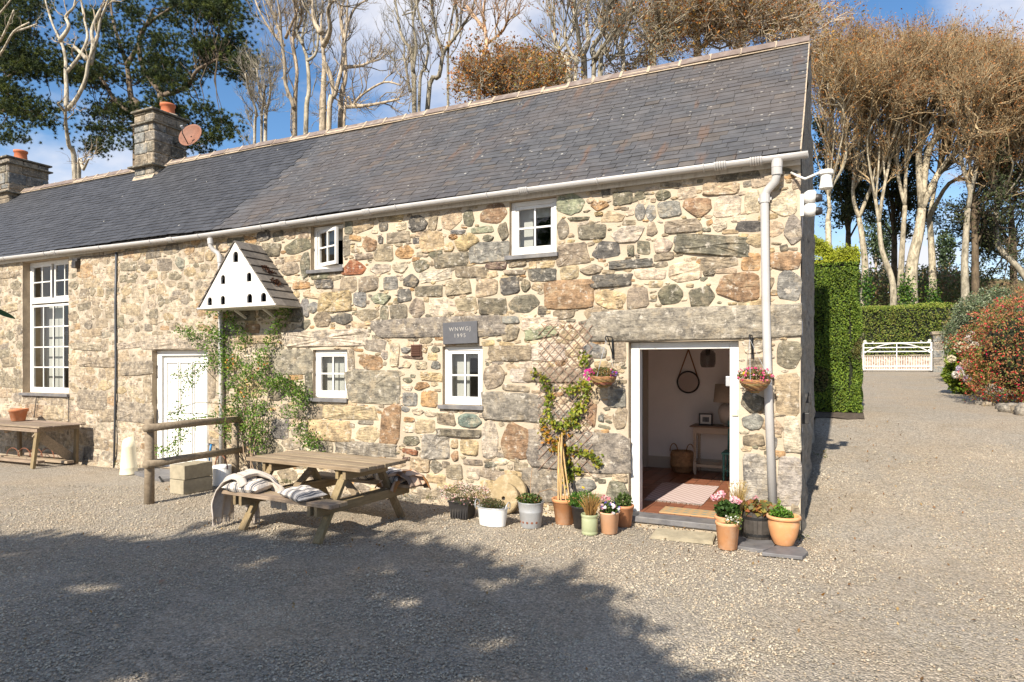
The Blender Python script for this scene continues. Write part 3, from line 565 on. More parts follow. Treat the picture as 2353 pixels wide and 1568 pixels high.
# ---------------------------------------------------------------- roof
EY, EZ = -0.13, 3.985
roof = thing('roof_tmp', '', '')
bpy.data.objects.remove(roof)
def rpt(x, s, off=0.0):
    """point on the front slope: s metres up from the eave, off metres out of the slope"""
    e = Vector((x, EY, EZ + 0.012 * math.sin(x * 0.9) - 0.004 * x * 0)); r = Vector((x, YR, zr(x))); d = (r - e); l = d.length; d /= l; nrm = Vector((0, -d.z, d.y))
    sag = -0.035 * math.sin(math.pi * min(max(s / l, 0), 1)) + 0.026 * mnoise.noise((x * .45, s * .6, 2)) + 0.006 * mnoise.noise((x * 1.7, s * 1.7, 5))
    return e + d * s + nrm * (off + sag)
SL = (Vector((0, YR, zr(0))) - Vector((0, EY, EZ))).length
xs = np.arange(XL, 0.061, 0.5).tolist(); xs[-1] = 0.0
Vv = []; F = []
for x in xs:
    Vv += [tuple(rpt(x, SL * k / 8 if k else -0.02, -0.02)) for k in range(9)] + [(x, DEP + .1, EZ - 0.05)] + [(x, DEP + .1, EZ - .12), (x, YR, zr(x) - .15), (x, EY + .02, EZ - .06)]
n_ = 13
for i in range(len(xs) - 1):
    for k in range(n_): F.append((i*n_+k, (i+1)*n_+k, (i+1)*n_+(k+1)%n_, i*n_+(k+1)%n_))
F.append(tuple(range(n_))); F.append(tuple((len(xs) - 1) * n_ + k for k in range(n_ - 1, -1, -1)))
roof = obj('roof', (Vv, F), M['dark'], cottage)
EXP = 0.124; NR = int(SL / EXP) + 1; slates = []
rnd = random.Random(5)
for r in range(NR):
    x = 0.005
    rowj = rnd.uniform(-.006, .006)
    while x > XL:
        new = x < -8.5; w = rnd.uniform(.19, .25) if new else rnd.uniform(.15, .27)
        if x == 0.005: w *= rnd.uniform(.5, 1.0)
        s0 = r * EXP + rowj + rnd.gauss(0, .005) - .03 - (rnd.uniform(.02, .06) if rnd.random() < .012 else 0); s1 = min(s0 + .27, SL - .01); s0 = min(s0, SL - .05)
        slates.append((x - w + .004, x - .002, s0, s1, r, new)); x -= w
def slate_geo(a):
    x0, x1, s0, s1, r, new = a; lift = .0135 + rnd.uniform(0, .005) + (.006 if new else 0); th = .006
    tl = rnd.uniform(-.002, .002)
    P = [rpt(x0, s0, lift + tl), rpt(x1, s0, lift - tl), rpt(x1, s1, .002), rpt(x0, s1, .002), rpt(x0, s0, lift + tl - th * 1.6), rpt(x1, s0, lift - tl - th * 1.6)]
    b = rnd.uniform(.88, 1.12)
    if new: c = (.055 * b, .056 * b, .061 * b)
    else:
        c = (.079 * b, .078 * b, .080 * b) if rnd.random() < .82 else ((.10 * b, .088 * b, .078 * b) if rnd.random() < .6 else (.07, .07, .075))
    return P, [(0, 1, 2, 3), (4, 5, 1, 0), (5, 2, 1), (4, 0, 3)], c
def sdist(a): p = rpt((a[0] + a[1]) / 2, a[2]); return (p - Vector(CAM)).length / ((a[1] - a[0]) ** .5)
order = sorted(range(len(slates)), key=lambda i: sdist(slates[i])); near = set(order[:298]); rest = MB()
for i, a in enumerate(slates):
    P, F, c = slate_geo(a)
    if i in near: obj('slate', (P, F, [c] * 6), M['slate'], roof)
    else: rest.add(P, F, c)
obj('slates', rest, M['slate'], roof, kind='stuff')
# ridge tiles, angular, bedded on mortar
x = 0.01; rnd = random.Random(3); mort = MB()
while x > XL + .3:
    l = rnd.uniform(.42, .48); dz = rnd.uniform(-.008, .008); yj = rnd.uniform(-.01, .01)
    prof = [(-.125, -.098), (-.018, .022), (.018, .022), (.125, -.098), (.108, -.105), (0, .0), (-.108, -.105)]
    m = MB(); m.prism(prof, lambda a, b, d: Vector((d, YR + a + yj, zr(d) + .048 + b + dz)), x - l + .012, x)
    obj('ridge_tile', m, M['ridge'], roof)
    mort.prism([(-.13, -.11), (-.018, .029), (.018, .029), (.13, -.11)], lambda a, b, d: Vector((d, YR + a, zr(d) + .053 + b)), x - l - .022, x - l + .02)
    mort.prism([(-.122, -.125), (-.08, -.05), (.08, -.05), (.122, -.125)], lambda a, b, d: Vector((d, YR + a, zr(d) + .05 + b)), x - l, x)
    x -= l
obj('ridge_mortar', mort, M['ridge_mortar'], roof)
# verge at the gable
mb = MB(); pts = [rpt(.006, s, .0) for s in np.linspace(0, SL, 24)]
for a, b in zip(pts[:-1], pts[1:]): mb.beam(a, b, .014, .03)
obj('verge', mb, M['ridge_mortar'], roof)
# ---------------------------------------------------------------- windows
def window(w, panes, sillpx=None, open_=0.0, frame=.055, backing=None, name='window', transom=None, bar=.022):
    wd = thing('x', '', ''); bpy.data.objects.remove(wd)
    y = w.y; x0, x1, z0, z1 = w.x0 + .003, w.x1 - .003, w.z0 + .003, w.z1 - .003
    m = MB(); m.box((x0, y, z0), (x0 + frame, y + .07, z1)); m.box((x1 - frame, y, z0), (x1, y + .07, z1)); m.box((x0 + frame, y, z1 - frame), (x1 - frame, y + .07, z1)); m.box((x0 + frame, y - .015, z0), (x1 - frame, y + .07, z0 + frame * 1.1))
    win = obj(name, m, M['white'], cottage, bevel=.004)
    for (a0, a1, b0, b1, nc, nr, op) in panes:
        X0 = x0 + frame + (x1 - x0 - 2 * frame) * a0; X1 = x0 + frame + (x1 - x0 - 2 * frame) * a1; Z0 = z0 + frame + (z1 - z0 - 2 * frame) * b0; Z1 = z0 + frame + (z1 - z0 - 2 * frame) * b1
        st = .042; R = Matrix.Rotation(-op, 3, 'Z'); hinge = Vector((X0, y, 0))
        def tr(m_):
            if op: m_.v = [tuple(hinge + R @ (Vector(v) - hinge)) for v in m_.v]
            return m_
        m = MB(); ya, yb = y + .012, y + .05
        g = .0015
        m.box((X0 + g, ya, Z0 + g), (X0 + st, yb, Z1 - g)); m.box((X1 - st, ya, Z0 + g), (X1 - g, yb, Z1 - g)); m.box((X0 + st, ya, Z1 - st), (X1 - st, yb, Z1 - g)); m.box((X0 + st, ya - .002, Z0 + g), (X1 - st, yb, Z0 + st * 1.2))
        xi0, xi1, zi0, zi1 = X0 + st, X1 - st, Z0 + st * 1.2, Z1 - st
        for k in range(1, nc): c = xi0 + (xi1 - xi0) * k / nc; m.box((c - bar / 2, ya + .004, zi0), (c + bar / 2, yb - .004, zi1))
        for k in range(1, nr): c = zi0 + (zi1 - zi0) * k / nr; m.box((xi0, ya + .002, c - bar / 2), (xi1, yb - .006, c + bar / 2))
        obj('sash', tr(m), M['white'], win)
        for i in range(nc):
            for j in range(nr):
                m = MB(); a = xi0 + (xi1 - xi0) * i / nc + bar * .4; b = xi0 + (xi1 - xi0) * (i + 1) / nc - bar * .4; c = zi0 + (zi1 - zi0) * j / nr + bar * .4; d = zi0 + (zi1 - zi0) * (j + 1) / nr - bar * .4
                jy = rnd.uniform(-.0015, .0015); m.add([(a, y + .03 + jy, c), (b, y + .03 - jy, c), (b, y + .03 - jy * .3, d), (a, y + .03 + jy * .6, d)], [(0, 1, 2, 3)])
                obj('pane', tr(m), M['glass'], win)
    if transom:
        zt = z0 + (z1 - z0) * transom; m = MB(); m.box((x0 + frame * .9, y - .012, zt - .045), (x1 - frame * .9, y + .07, zt + .045)); obj('transom', m, M['white'], win, bevel=.004)
    m = MB(); m.box((w.x0 - .05, -.055, w.z0 - .055), (w.x1 + .03, .16, w.z0 - .001)); obj('sill', m, M['slate_slab'], win, bevel=.006)
    for (a0, a1, b0, b1, dy, mt) in backing or ():
        m = MB(); m.box((x0 + (x1 - x0) * a0, y + dy, z0 + (z1 - z0) * b0), (x0 + (x1 - x0) * a1, y + dy + .02, z0 + (z1 - z0) * b1)); obj('blind' if mt == 'curtain' else 'shutter', m, M[mt], win)
    return win
window(w_tall, [(0, .47, .72, 1, 2, 2, 0), (.53, 1, .72, 1, 2, 2, 0), (0, 1, 0, .68, 4, 4, 0)], transom=.70, backing=[(.0, .38, 0, .68, .3, 'curtain')])
window(w_ul, [(0, 1, 0, 1, 2, 2, math.radians(17))], backing=[(.0, 1, .72, 1, .2, 'curtain')])
window(w_ur, [(0, 1, 0, 1, 2, 2, 0)], backing=[(0, .36, 0, 1, .16, 'curtain'), (.3, 1, .72, 1, .12, 'curtain')])
window(w_ll, [(0, 1, 0, 1, 2, 2, 0)], backing=[(-.1, .66, 0, 1, .14, 'curtain'), (.6, 1.1, 0, 1, .3, 'curtain')])
window(w_lr, [(0, 1, 0, 1, 2, 2, 0)], backing=[(-.1, .5, 0, 1, .15, 'curtain'), (.5, 1, .8, 1, .12, 'curtain')])
# ---------------------------------------------------------------- doors
def frame3(w, fw_, y0, y1, mat, name):
    m = MB(); m.box((w.x0 + .003, y0, w.z0), (w.x0 + fw_, y1, w.z1 - .003)); m.box((w.x1 - fw_, y0, w.z0), (w.x1 - .003, y1, w.z1 - .003)); m.box((w.x0 + fw_, y0, w.z1 - fw_ * .8), (w.x1 - fw_, y1, w.z1 - .003)); return obj(name, m, mat, cottage, bevel=.006)
fl = frame3(d_left, .12, .09, .2, M['white'], 'door_frame')
w = d_left; m = MB(); x0, x1 = w.x0 + .125, w.x1 - .125; m.box((x0, .14, w.z0), (x1, .18, w.z1 - .1)); dl = obj('door', m, M['white'], cottage)
zz_ = [w.z0 + .12, w.z0 + .85, w.z0 + .95, w.z1 - .2]
for r0, r1 in ((zz_[0], zz_[1]), (zz_[2], zz_[3])):
    for k in range(3):
        a = x0 + .07 + (x1 - x0 - .1) * k / 3; b = x0 + .04 + (x1 - x0 - .1) * (k + 1) / 3; m = MB()
        for p, q in (((a, r0), (a + .02, r1)), ((b - .02, r0), (b, r1)), ((a + .02, r1 - .02), (b - .02, r1)), ((a + .02, r0), (b - .02, r0 + .02))): m.box((p[0], .118, p[1]), (q[0], .139, q[1]))
        obj('panel_moulding', m, M['white'], dl)
w = d_main; frame3(w, .105, .09, .22, M['white'], 'door_frame')
m = MB(); m.box((w.x0 - .03, -.18, .035), (w.x1 + .0, .08, .1)); obj('doorstep', m, M['slate_slab'], cottage, bevel=.008)
m = MB(); m.box((w.x0 - .03, -.15, -.05), (w.x1, .05, .034)); obj('step_base', m, M['mortar'], cottage)
m = MB(); p = wp(1689, 950, .085); m.box((p.x - .032, .07, p.z - .03), (p.x + .032, .089, p.z + .045)); obj('bell_box', m, M['cream'], cottage, bevel=.004)
m = MB(); p = wp(1672, 878, .1); m.box((p.x - .02, .09, p.z - .05), (p.x + .025, .15, p.z + .06)); obj('door_latch', m, M['galv'], cottage, bevel=.006)
# ---------------------------------------------------------------- hall behind the door
BY = 3.45; FLZ = .10
m = MB(); m.box((-3.9, .08, FLZ - .06), (-.3, BY + .3, FLZ - .012)); fl = obj('hall_floor', m, M['ridge_mortar'], cottage)
tm = None; rnd = random.Random(9); TS = .178; tms = []
for k in range(6):
    mb = MB(); mb.box((0, 0, 0), (TS - .007, TS - .007, .011), tuple(np.array((.28, .11, .06)) * rnd.uniform(.75, 1.2))); tms.append(mesh('tile', mb.v, mb.f, mb.c, [M['tile']]))
for i in range(18):
    for j in range(19):
        x = -3.45 + i * TS; y = .09 + j * TS
        if x > -.5 or y > BY - .02: continue
        o = bpy.data.objects.new('tile', rnd.choice(tms)); place(o, fl); o.location = (x, y, FLZ - .012)
m = MB(); m.box((-2.5, BY, FLZ - .05), (-.35, BY + .12, 2.45)); obj('hall_wall', m, M['plaster'], cottage)
m = MB(); m.box((-.5, TH, FLZ - .05), (-.38, BY, 2.45)); obj('hall_side_wall', m, M['plaster'], cottage)
m = MB(); m.box((-24, TH + .002, 2.42), (-.3, DEP - .1, 2.5)); obj('ceiling', m, M['plaster'], cottage)
m = MB(); m.box((-2.49, BY - .025, FLZ), (-.5, BY - .002, FLZ + .19)); obj('skirting_board', m, M['skirting'], cottage, bevel=.004)
m = MB(); m.box((-2.56, BY - .06, FLZ), (-2.485, BY + .14, 2.42)); obj('door_post', m, M['skirting'], cottage)
m = MB(); m.box((-24, BY + .25, -.1), (-2.4, BY + .3, 3.9)); obj('unlit_room_backing', m, M['dark'], cottage); m = MB(); m.box((-2.85, TH, .1), (-2.75, BY - .5, 2.42)); obj('hall_bounce_wall', m, M['plaster'], cottage)  # near-black sheet stands in for unlit rooms; unseen partition made pale to bounce light
# ---------------------------------------------------------------- gutter and pipes
gpts = [(0.075, 3.925), (-1.5, 3.93), (-3.2, 3.935), (-5, 3.93), (-7, 3.905), (-8.9, 3.885), (-11, 3.90), (-13, 3.925), (-16, 3.95), (-20, 3.96), (XL, 3.97)]
def gzv(x): return float(np.interp(-x, [-p[0] for p in gpts], [p[1] for p in gpts]))
GY = -.135; GR = .052
mb = MB(); xs_ = np.linspace(.075, XL, 100)
prof = [(math.cos(a) * GR, math.sin(a) * GR) for a in np.linspace(math.pi, 2 * math.pi, 11)] + [(math.cos(a) * (GR - .006), math.sin(a) * (GR - .006)) for a in np.linspace(2 * math.pi, math.pi, 11)]
Vv = []; F = []
for x in xs_:
    for a, b in prof: Vv.append((x, GY + a, gzv(x) + .03 + b * 1.15))
k = len(prof)
for i in range(len(xs_) - 1):
    for j in range(k): F.append((i*k+j, i*k+(j+1)%k, (i+1)*k+(j+1)%k, (i+1)*k+j))
F.append(tuple(range(k)))
gut = obj('gutter', (Vv, F), M['upvc'], cottage, smooth=True)
def arc(x, r, a0=math.pi * .98, a1=2.02 * math.pi, n=12): return [(x, GY + math.cos(a) * r, gzv(x) + .03 + math.sin(a) * r * 1.15) for a in np.linspace(a0, a1, n)]
for x in (-.95, -2.15, -3.6, -5.0, -6.4, -7.5, -8.9, -10.1, -11.5, -13.2, -14.6, -16): 
    m = MB(); m.tube(arc(x, GR + .004), .008, 6); obj('gutter_bracket', m, M['upvc'], gut)
for x in (-.42, -.78, -3.1, -5.5, -7.05, -9.6, -12.9):
    m = MB()
    for q in np.linspace(-.05, .05, 5): m.tube(arc(x + q, GR + .003), .013, 6)
    obj('gutter_joint', m, M['upvc'], gut, smooth=True)
m = MB(); m.box((XL, -.03, 3.87), (0.0, -.012, 3.965)); obj('fascia', m, M['old_white'], cottage)
def downpipe(pts, r, collars, name='downpipe'):
    m = MB(); m.tube(pts, r, 14); d = obj(name, m, M['upvc'], cottage, smooth=True)
    for p, q, rr in collars: m = MB(); m.tube([p, q], rr, 14); obj('pipe_collar', m, M['upvc'], d, smooth=False)
    return d
q = [wp(1785, 380, GY), wp(1785, 402, GY + .01), wp(1781, 418, -.11), wp(1763, 438, -.075), wp(1757, 452, -.07), wp(1757, 480, -.065), wp(1760, 700, -.065), wp(1764, 860, -.066), wp(1776, 1185, -.075)]
downpipe(q, .043, [(wp(1785, 384, GY), wp(1785, 402, GY + .01), .053), (wp(1757, 447, -.068), wp(1757, 467, -.065), .052), (wp(1764, 861, -.066), wp(1764, 870, -.066), .05), (wp(1786, 368, GY), wp(1785, 386, GY), .055)])
m = MB(); m.box((wp(1742, 460, -.03).x, -.04, wp(1742, 464, -.03).z), (wp(1773, 460, -.03).x, -.02, wp(1742, 456, -.03).z)); m.box((wp(1758, 865, -.03).x, -.12, wp(1742, 868, -.03).z), (wp(1778, 865, -.03).x, -.02, wp(1742, 861, -.03).z)); obj('pipe_clip', m, M['upvc'], cottage, bevel=.003)
q = [wp(483, 548, GY), wp(484, 566, GY), wp(489, 574, -.11), wp(501, 583, -.075), wp(505, 592, -.07), wp(506, 610, -.065), wp(508, 850, -.065), wp(509, 1078, -.075)]
downpipe(q, .037, [(wp(483, 549, GY), wp(484, 562, GY), .046), (wp(505, 588, -.07), wp(506, 604, -.065), .045), (wp(508, 705, -.065), wp(508, 712, -.065), .043)])
m = MB(); m.tube([wp(267, 580, -.02), wp(265, 700, -.03), wp(266, 850, -.03), wp(262, 1078, -.06)], .019, 8); obj('cable_conduit', m, simple('grey_conduit', (0.07, 0.075, 0.085), 0.5, 0.1), cottage, smooth=True)
m = MB(); m.tube([wp(180, 592, -.03), wp(240, 588, -.03), wp(267, 582, -.02)], .006, 6); m.tube([wp(267, 582, -.02), wp(330, 572, -.03), wp(420, 560, -.03)], .005, 6); obj('cable', m, M['black_plastic'], cottage)
m = MB(); m.tube([wp(157, 912, -.02), wp(158, 935, -.025), wp(157, 965, -.04), wp(156, 1000, -.05)], .008, 6); m.tube([wp(84, 912, -.03), wp(78, 960, -.07)], .008, 6); obj('cable', m, M['black_plastic'], cottage)
m = MB(); p = wp(173, 607, -.06); m.box((p.x - .06, -.1, p.z - .08), (p.x + .06, -.005, p.z + .04)); m.box((p.x - .09, -.07, p.z + .04), (p.x + .07, -.005, p.z + .1)); obj('sensor_box', m, M['black_plastic'], cottage, bevel=.008)
# ---------------------------------------------------------------- chimneys
def chimney(fr, zc, wx, wy_, ztop, capz, pot, name):
    """fr: x of the front right edge, y front"""
    y0 = zc; ch = obj(name, MB().box((fr - wx + .02, y0 + .02, 5.4), (fr - .02, y0 + wy_ - .02, ztop - .02)), M['mortar'], cottage)
    rr = random.Random(int(fr * 10)); z = 5.55
    while z < ztop - .05:
        hh = rr.uniform(.14, .30); hh = min(hh, ztop - z); 
        if ztop - z - hh < .05: hh = ztop - z
        for face in (0, 1):
            a = 0.0; tot = wx if face == 0 else wy_
            while a < tot - .01:
                l = rr.uniform(.24, .5); l = min(l, tot - a)
                if tot - a - l < .1: l = tot - a
                m = MB(); g = .009; pj = rr.uniform(.012, .024); c = tuple(np.array(PAL[rr.choice('nkskbn')]) * rr.uniform(.7, 1.1))
                if face == 0: m.box((fr - wx + a + g, y0 - pj + .012, z + g), (fr - wx + a + l - g, y0 + .06, z + hh - g), c)
                else: m.box((fr - .06, y0 + a + g, z + g), (fr + pj - .012, y0 + a + l - g, z + hh - g), c)
                obj('stone', m, M['stone'], ch, bevel=.022); a += l
        z += hh
    m = MB(); m.box((fr - wx - .05, y0 - .06, ztop), (fr + .05, y0 + wy_ + .06, ztop + .045), PAL['k']); obj('cap_slab', m, M['stone'], ch, bevel=.012)
    for zb, ov in capz: m = MB(); m.box((fr - wx - ov, y0 - ov, zb), (fr + ov, y0 + wy_ + ov, zb + .04), PAL['k']); obj('drip_slab', m, M['stone'], ch, bevel=.01)
    m = MB(); cx, cy = pot; m.lathe([(.17, ztop + .04), (.155, ztop + .12), (.14, ztop + .3), (.165, ztop + .31), (.165, ztop + .36), (.13, ztop + .36), (.12, ztop + .2)], (cx, cy, 0), 20); obj('chimney_pot', m, M['chimpot'], ch, smooth=True)
    m = MB(); m.lathe([(.36, ztop + .044), (.25, ztop + .1), (.15, ztop + .13)], (cx, cy, 0), 14); obj('flaunching', m, M['mortar'], ch, smooth=True)
    return ch
zt = wp(352, 252, 2.05).z
chimney(-13.2, 2.05, .66, .85, zt, [(zt - .28, .06), (6.22, .10)], (-13.5, 2.62), 'chimney')
zt2 = wp(17, 362, 2.05).z
chimney(-19.0, 2.05, .9, 1.0, zt2, [(zt2 - .16, .07), (6.3, .1)], (-19.4, 2.55), 'chimney')
# mortar flashing at the chimney foot
m = MB(); m.add([(-13.88, 1.99, 5.90), (-13.17, 1.98, 5.90), (-13.17, 2.06, 6.05), (-13.88, 2.06, 6.05)], [(0, 1, 2, 3)]); m.add([(-13.17, 1.98, 5.90), (-13.08, 2.42, 6.32), (-13.19, 2.42, 6.42), (-13.19, 2.06, 6.05)], [(0, 1, 2, 3)]); obj('flashing', m, M['ridge_mortar'], roof)
# ================================================================== leaves and stems
def leaf_arr(P, size, cols, bias=(0, 0, 0.4), asp=0.5, rng=RNG):
    """diamond leaves, slightly folded: 4 verts, 2 triangles each"""
    n = len(P); P = np.asarray(P, float); size = np.broadcast_to(np.asarray(size, float), (n,))
    d = rng.normal(size=(n, 3)); d /= np.linalg.norm(d, axis=1, keepdims=True)
    nr = rng.normal(size=(n, 3)) + np.array(bias) * 2; nr -= d * (nr * d).sum(1, keepdims=True); nr /= np.linalg.norm(nr, axis=1, keepdims=True) + 1e-9
    s = np.cross(d, nr); L = size[:, None]
    A = P - d * L * .5; B = P + s * L * asp * .5 + nr * L * .08; C_ = P + d * L * .5 - nr * L * .05; D = P - s * L * asp * .5 + nr * L * .08
    Vv = np.stack([A, B, C_, D], 1).reshape(-1, 3); i = np.arange(n)[:, None] * 4
    F = np.concatenate([i + np.array([[0, 1, 2]]), i + np.array([[0, 2, 3]])], 1).reshape(-1, 3)
    return Vv, F, np.repeat(np.asarray(cols, float), 4, 0)
def pick(pal, n, j=.25, rng=RNG):
    pal = np.asarray(pal, float); return pal[rng.integers(0, len(pal), n)] * (1 - j + 2 * j * rng.random((n, 1)))
def blob(n, c, r, rng=RNG, shell=.0):
    d = rng.normal(size=(n, 3)); d /= np.linalg.norm(d, axis=1, keepdims=True); k = rng.random((n, 1)) ** (1 / 3); k = shell + (1 - shell) * k
    return np.array(c) + d * k * np.array(r)
GREEN = [(.055, .105, .018), (.085, .14, .025), (.04, .08, .016), (.11, .15, .03)]
def cat_arr(L_):
    o = 0; Vs, Fs, Cs = [], [], []
    for v, f, c in L_: Vs.append(v); Fs.append(f + o); Cs.append(c); o += len(v)
    return np.concatenate(Vs), np.concatenate(Fs), np.concatenate(Cs)
def flowers(P, r, cols, rng=RNG):
    """small open flowers: three crossed petals pairs"""
    out_ = []
    for k in range(3): out_.append(leaf_arr(P + rng.normal(size=P.shape) * r * .15, r * 2, cols, (0, -.8, .6), .75, rng))
    return cat_arr(out_)
# ================================================================== fixtures on the cottage
# dovecote
def dovecote():
    Y0 = -.5; A = wp(540, 557, Y0); BL = wp(459, 707, Y0); BR = wp(632, 700, Y0); zb = (BL.z + BR.z) / 2
    t = thing('dovecote', 'white triangular wooden dovecote with shingled sides hung on the wall', 'dovecote', (A.x, 0, zb))
    G_ = pxz(340, 580, 3.734); holes = []
    for cx_, cy_, w_, h_ in ((930, 235, 38, 100), (812, 447, 32, 85), (1055, 423, 36, 85), (688, 655, 34, 85), (810, 641, 34, 85), (1060, 622, 40, 85), (1190, 612, 42, 85)):
        a = wp(*G_(cx_ - w_ / 2, cy_), Y0); b = wp(*G_(cx_ + w_ / 2, cy_), Y0); zt_ = wp(*G_(cx_, cy_ - h_ / 2), Y0).z; zb_ = wp(*G_(cx_, cy_ + h_ / 2), Y0).z
        r = (b.x - a.x) / 2 * 1.2; cx2 = (a.x + b.x) / 2; zb_ = max(zb_, zb + .03)
        holes.append([(cx2 - r, zb_), (cx2 + r, zb_)] + [(cx2 + r * math.cos(q), zt_ - r + r * math.sin(q)) for q in np.linspace(0, math.pi, 8)])
    outer = [(BL.x, zb), (BR.x, zb), (A.x, A.z)]
    polys = [[Vector((x, z, 0)) for x, z in pl] for pl in [outer] + holes]; flat = [p for pl in polys for p in pl]
    tri = tessellate_polygon(polys); m = MB(); m.add([(p.x, Y0, p.y) for p in flat], [tuple(f) for f in tri])
    for pl in holes:
        k = len(pl); m.add([(x, Y0, z) for x, z in pl] + [(x, Y0 + .025, z) for x, z in pl], [(i, (i + 1) % k, (i + 1) % k + k, i + k) for i in range(k)])
    obj('front_panel', m, M['old_white'], t)
    m = MB(); m.prism([(BL.x + .03, zb + .01), (BR.x - .03, zb + .01), (A.x, A.z - .04)], lambda a, b, d: Vector((a, d, b)), Y0 + .09, -.03); obj('nest_box', m, M['dark'], t)
    m = MB(); m.box((BL.x - .03, Y0 - .03, zb - .025), (BR.x + .04, -.01, zb)); obj('base_board', m, M['old_white'], t, bevel=.004)
    rr = random.Random(2)
    for sd, B in ((1, BR), (-1, BL)):
        a = Vector((A.x, 0, A.z + .02)); b = Vector((B.x + sd * .03, 0, zb - .01)); L_ = (b - a).length; d = (b - a) / L_; nrm = Vector((d.z * -sd, 0, d.x * sd)) if sd > 0 else Vector((d.z, 0, -d.x))
        if nrm.z < 0: nrm = -nrm
        nc = 8
        for i in range(nc):
            y = Y0 - .02
            while y < -.02:
                wd = rr.uniform(.13, .26); y1 = min(y + wd, -.01)
                s0 = L_ * i / nc; s1 = L_ * (i + 1) / nc + .03
                c = tuple(np.array((.135, .118, .10)) * rr.uniform(.75, 1.25)); mb = MB()
                P = [a + d * s0 + nrm * .003, a + d * s1 + nrm * .022]
                mb.add([(P[0].x, y + .003, P[0].z), (P[0].x, y1, P[0].z), (P[1].x, y1, P[1].z), (P[1].x, y + .003, P[1].z)] + [(P[k].x - nrm.x * .012, yy, P[k].z - nrm.z * .012) for k, yy in ((0, y + .003), (0, y1), (1, y1), (1, y + .003))],
                       [(0, 1, 2, 3), (7, 6, 5, 4), (0, 3, 7, 4), (3, 2, 6, 7), (1, 0, 4, 5), (2, 1, 5, 6)], c)
                obj('shingle', mb, M['shingle'], t); y = y1
    n = 260; k = rr.random; L2 = []
    a = Vector((A.x, 0, A.z)); b = Vector((BR.x, 0, zb)); s = .35 + .4 * RNG.random(n); yy = -.25 + RNG.normal(size=n) * .05 + .12 * (s - .5)
    P = np.stack([a.x + (b.x - a.x) * s + .03, yy, a.z + (b.z - a.z) * s + .03], 1); P = P[(np.sin(s * 31) > -.35)]
    obj('moss', leaf_arr(P, .045, pick([(.05, .022, .014), (.09, .04, .02)], len(P))), M['leaf'], t)
    m = MB(); m.beam((A.x - .3, -.25, zb - .03), (A.x - .3, 0, zb - .16), .03, .03); m.beam((A.x + .3, -.25, zb - .03), (A.x + .3, 0, zb - .16), .03, .03); obj('bracket', m, M['old_white'], t)
dovecote()
# plaque with cut letters
def text_mesh(s, size, name='lettering', ext=.001):
    cu = bpy.data.curves.new(name, 'FONT'); cu.body = s; cu.size = size; cu.align_x = 'CENTER'; cu.align_y = 'CENTER'; cu.extrude = ext; cu.space_character = 1.35
    o = bpy.data.objects.new(name, cu); S.collection.objects.link(o); dg = bpy.context.evaluated_depsgraph_get(); me = bpy.data.meshes.new_from_object(o.evaluated_get(dg)); bpy.data.objects.remove(o); return me
a = wp(1018, 742, -.05); b = wp(1097, 790, -.05); t = thing('date_plaque', 'grey slate plaque with carved initials and date above a small window', 'plaque', ((a.x + b.x) / 2, 0, b.z))
m = MB(); m.obox(((a.x + b.x) / 2, -.03, (a.z + b.z) / 2), (b.x - a.x, .05, a.z - b.z), Matrix.Rotation(math.radians(-1.5), 3, 'Y')); obj('slab', m, simple('plaque_slate', (.085, .085, .093), .6, .15, 8, .2), t, bevel=.004)
for s, dz in (('WNWGJ', .048), ('1995', -.038)):
    me = text_mesh(s, .072); me.materials.append(simple('lettering_paint', (.36, .34, .31), .8, .1)) if dz > 0 else me.materials.append(bpy.data.materials['lettering_paint'])
    o = bpy.data.objects.new('lettering', me); place(o, t); o.rotation_euler = (math.pi / 2, math.radians(-1.5), 0); o.location = ((a.x + b.x) / 2, -.057, (a.z + b.z) / 2 + dz)
a = wp(945, 793, -.02); b = wp(969, 820, -.02); t = thing('air_vent', 'small brown louvred air vent beside the slate plaque', 'vent', ((a.x + b.x) / 2, 0, b.z))
m = MB(); m.box((a.x, -.03, b.z), (b.x, 0, a.z)); obj('frame', m, simple('brown_plastic', (.10, .05, .035), .5, .1), t)
for k in range(5): z = b.z + (a.z - b.z) * (k + .6) / 5.3; m = MB(); m.obox(((a.x + b.x) / 2, -.036, z), (b.x - a.x - .03, .018, .022), Matrix.Rotation(.5, 3, 'X')); obj('louvre', m, bpy.data.materials['brown_plastic'], t)
# satellite dish
p = wp(437, 311, 2.45); t = thing('satellite_dish', 'rusty brown satellite dish beside the tall chimney', 'satellite dish', (-13.15, 2.5, 6.9))
R = (Vector((.25, -1, .35))).to_track_quat('Z', 'Y').to_matrix(); mb = MB(); mb.lathe([(0.001, -.06), (.1, -.052), (.18, -.034), (.25, -.008), (.28, .008), (.285, .0), (.25, -.02), (.18, -.046), (.1, -.064), (.001, -.072)], p, 28, R, sx=1.0); obj('reflector', mb, simple('rusty_dish', (.20, .085, .05), .7, .25, 9, .3), t, smooth=True)
mb = MB(); mb.tube([p + R @ Vector((0, -.24, -.02)), p + R @ Vector((0, -.12, .22)), p + R @ Vector((0, -.02, .26))], .011, 6); obj('feed_arm', mb, M['black'], t)
mb = MB(); mb.tube([p + R @ Vector((0, -.02, .23)), p + R @ Vector((0, .01, .3))], .03, 8); obj('receiver', mb, M['galv'], t)
mb = MB(); mb.tube([p + R @ Vector((0, 0, -.06)), Vector((-13.1, 2.55, p.z - .05)), Vector((-13.3, 2.6, p.z - .08))], .018, 6); obj('mount', mb, M['black'], t)
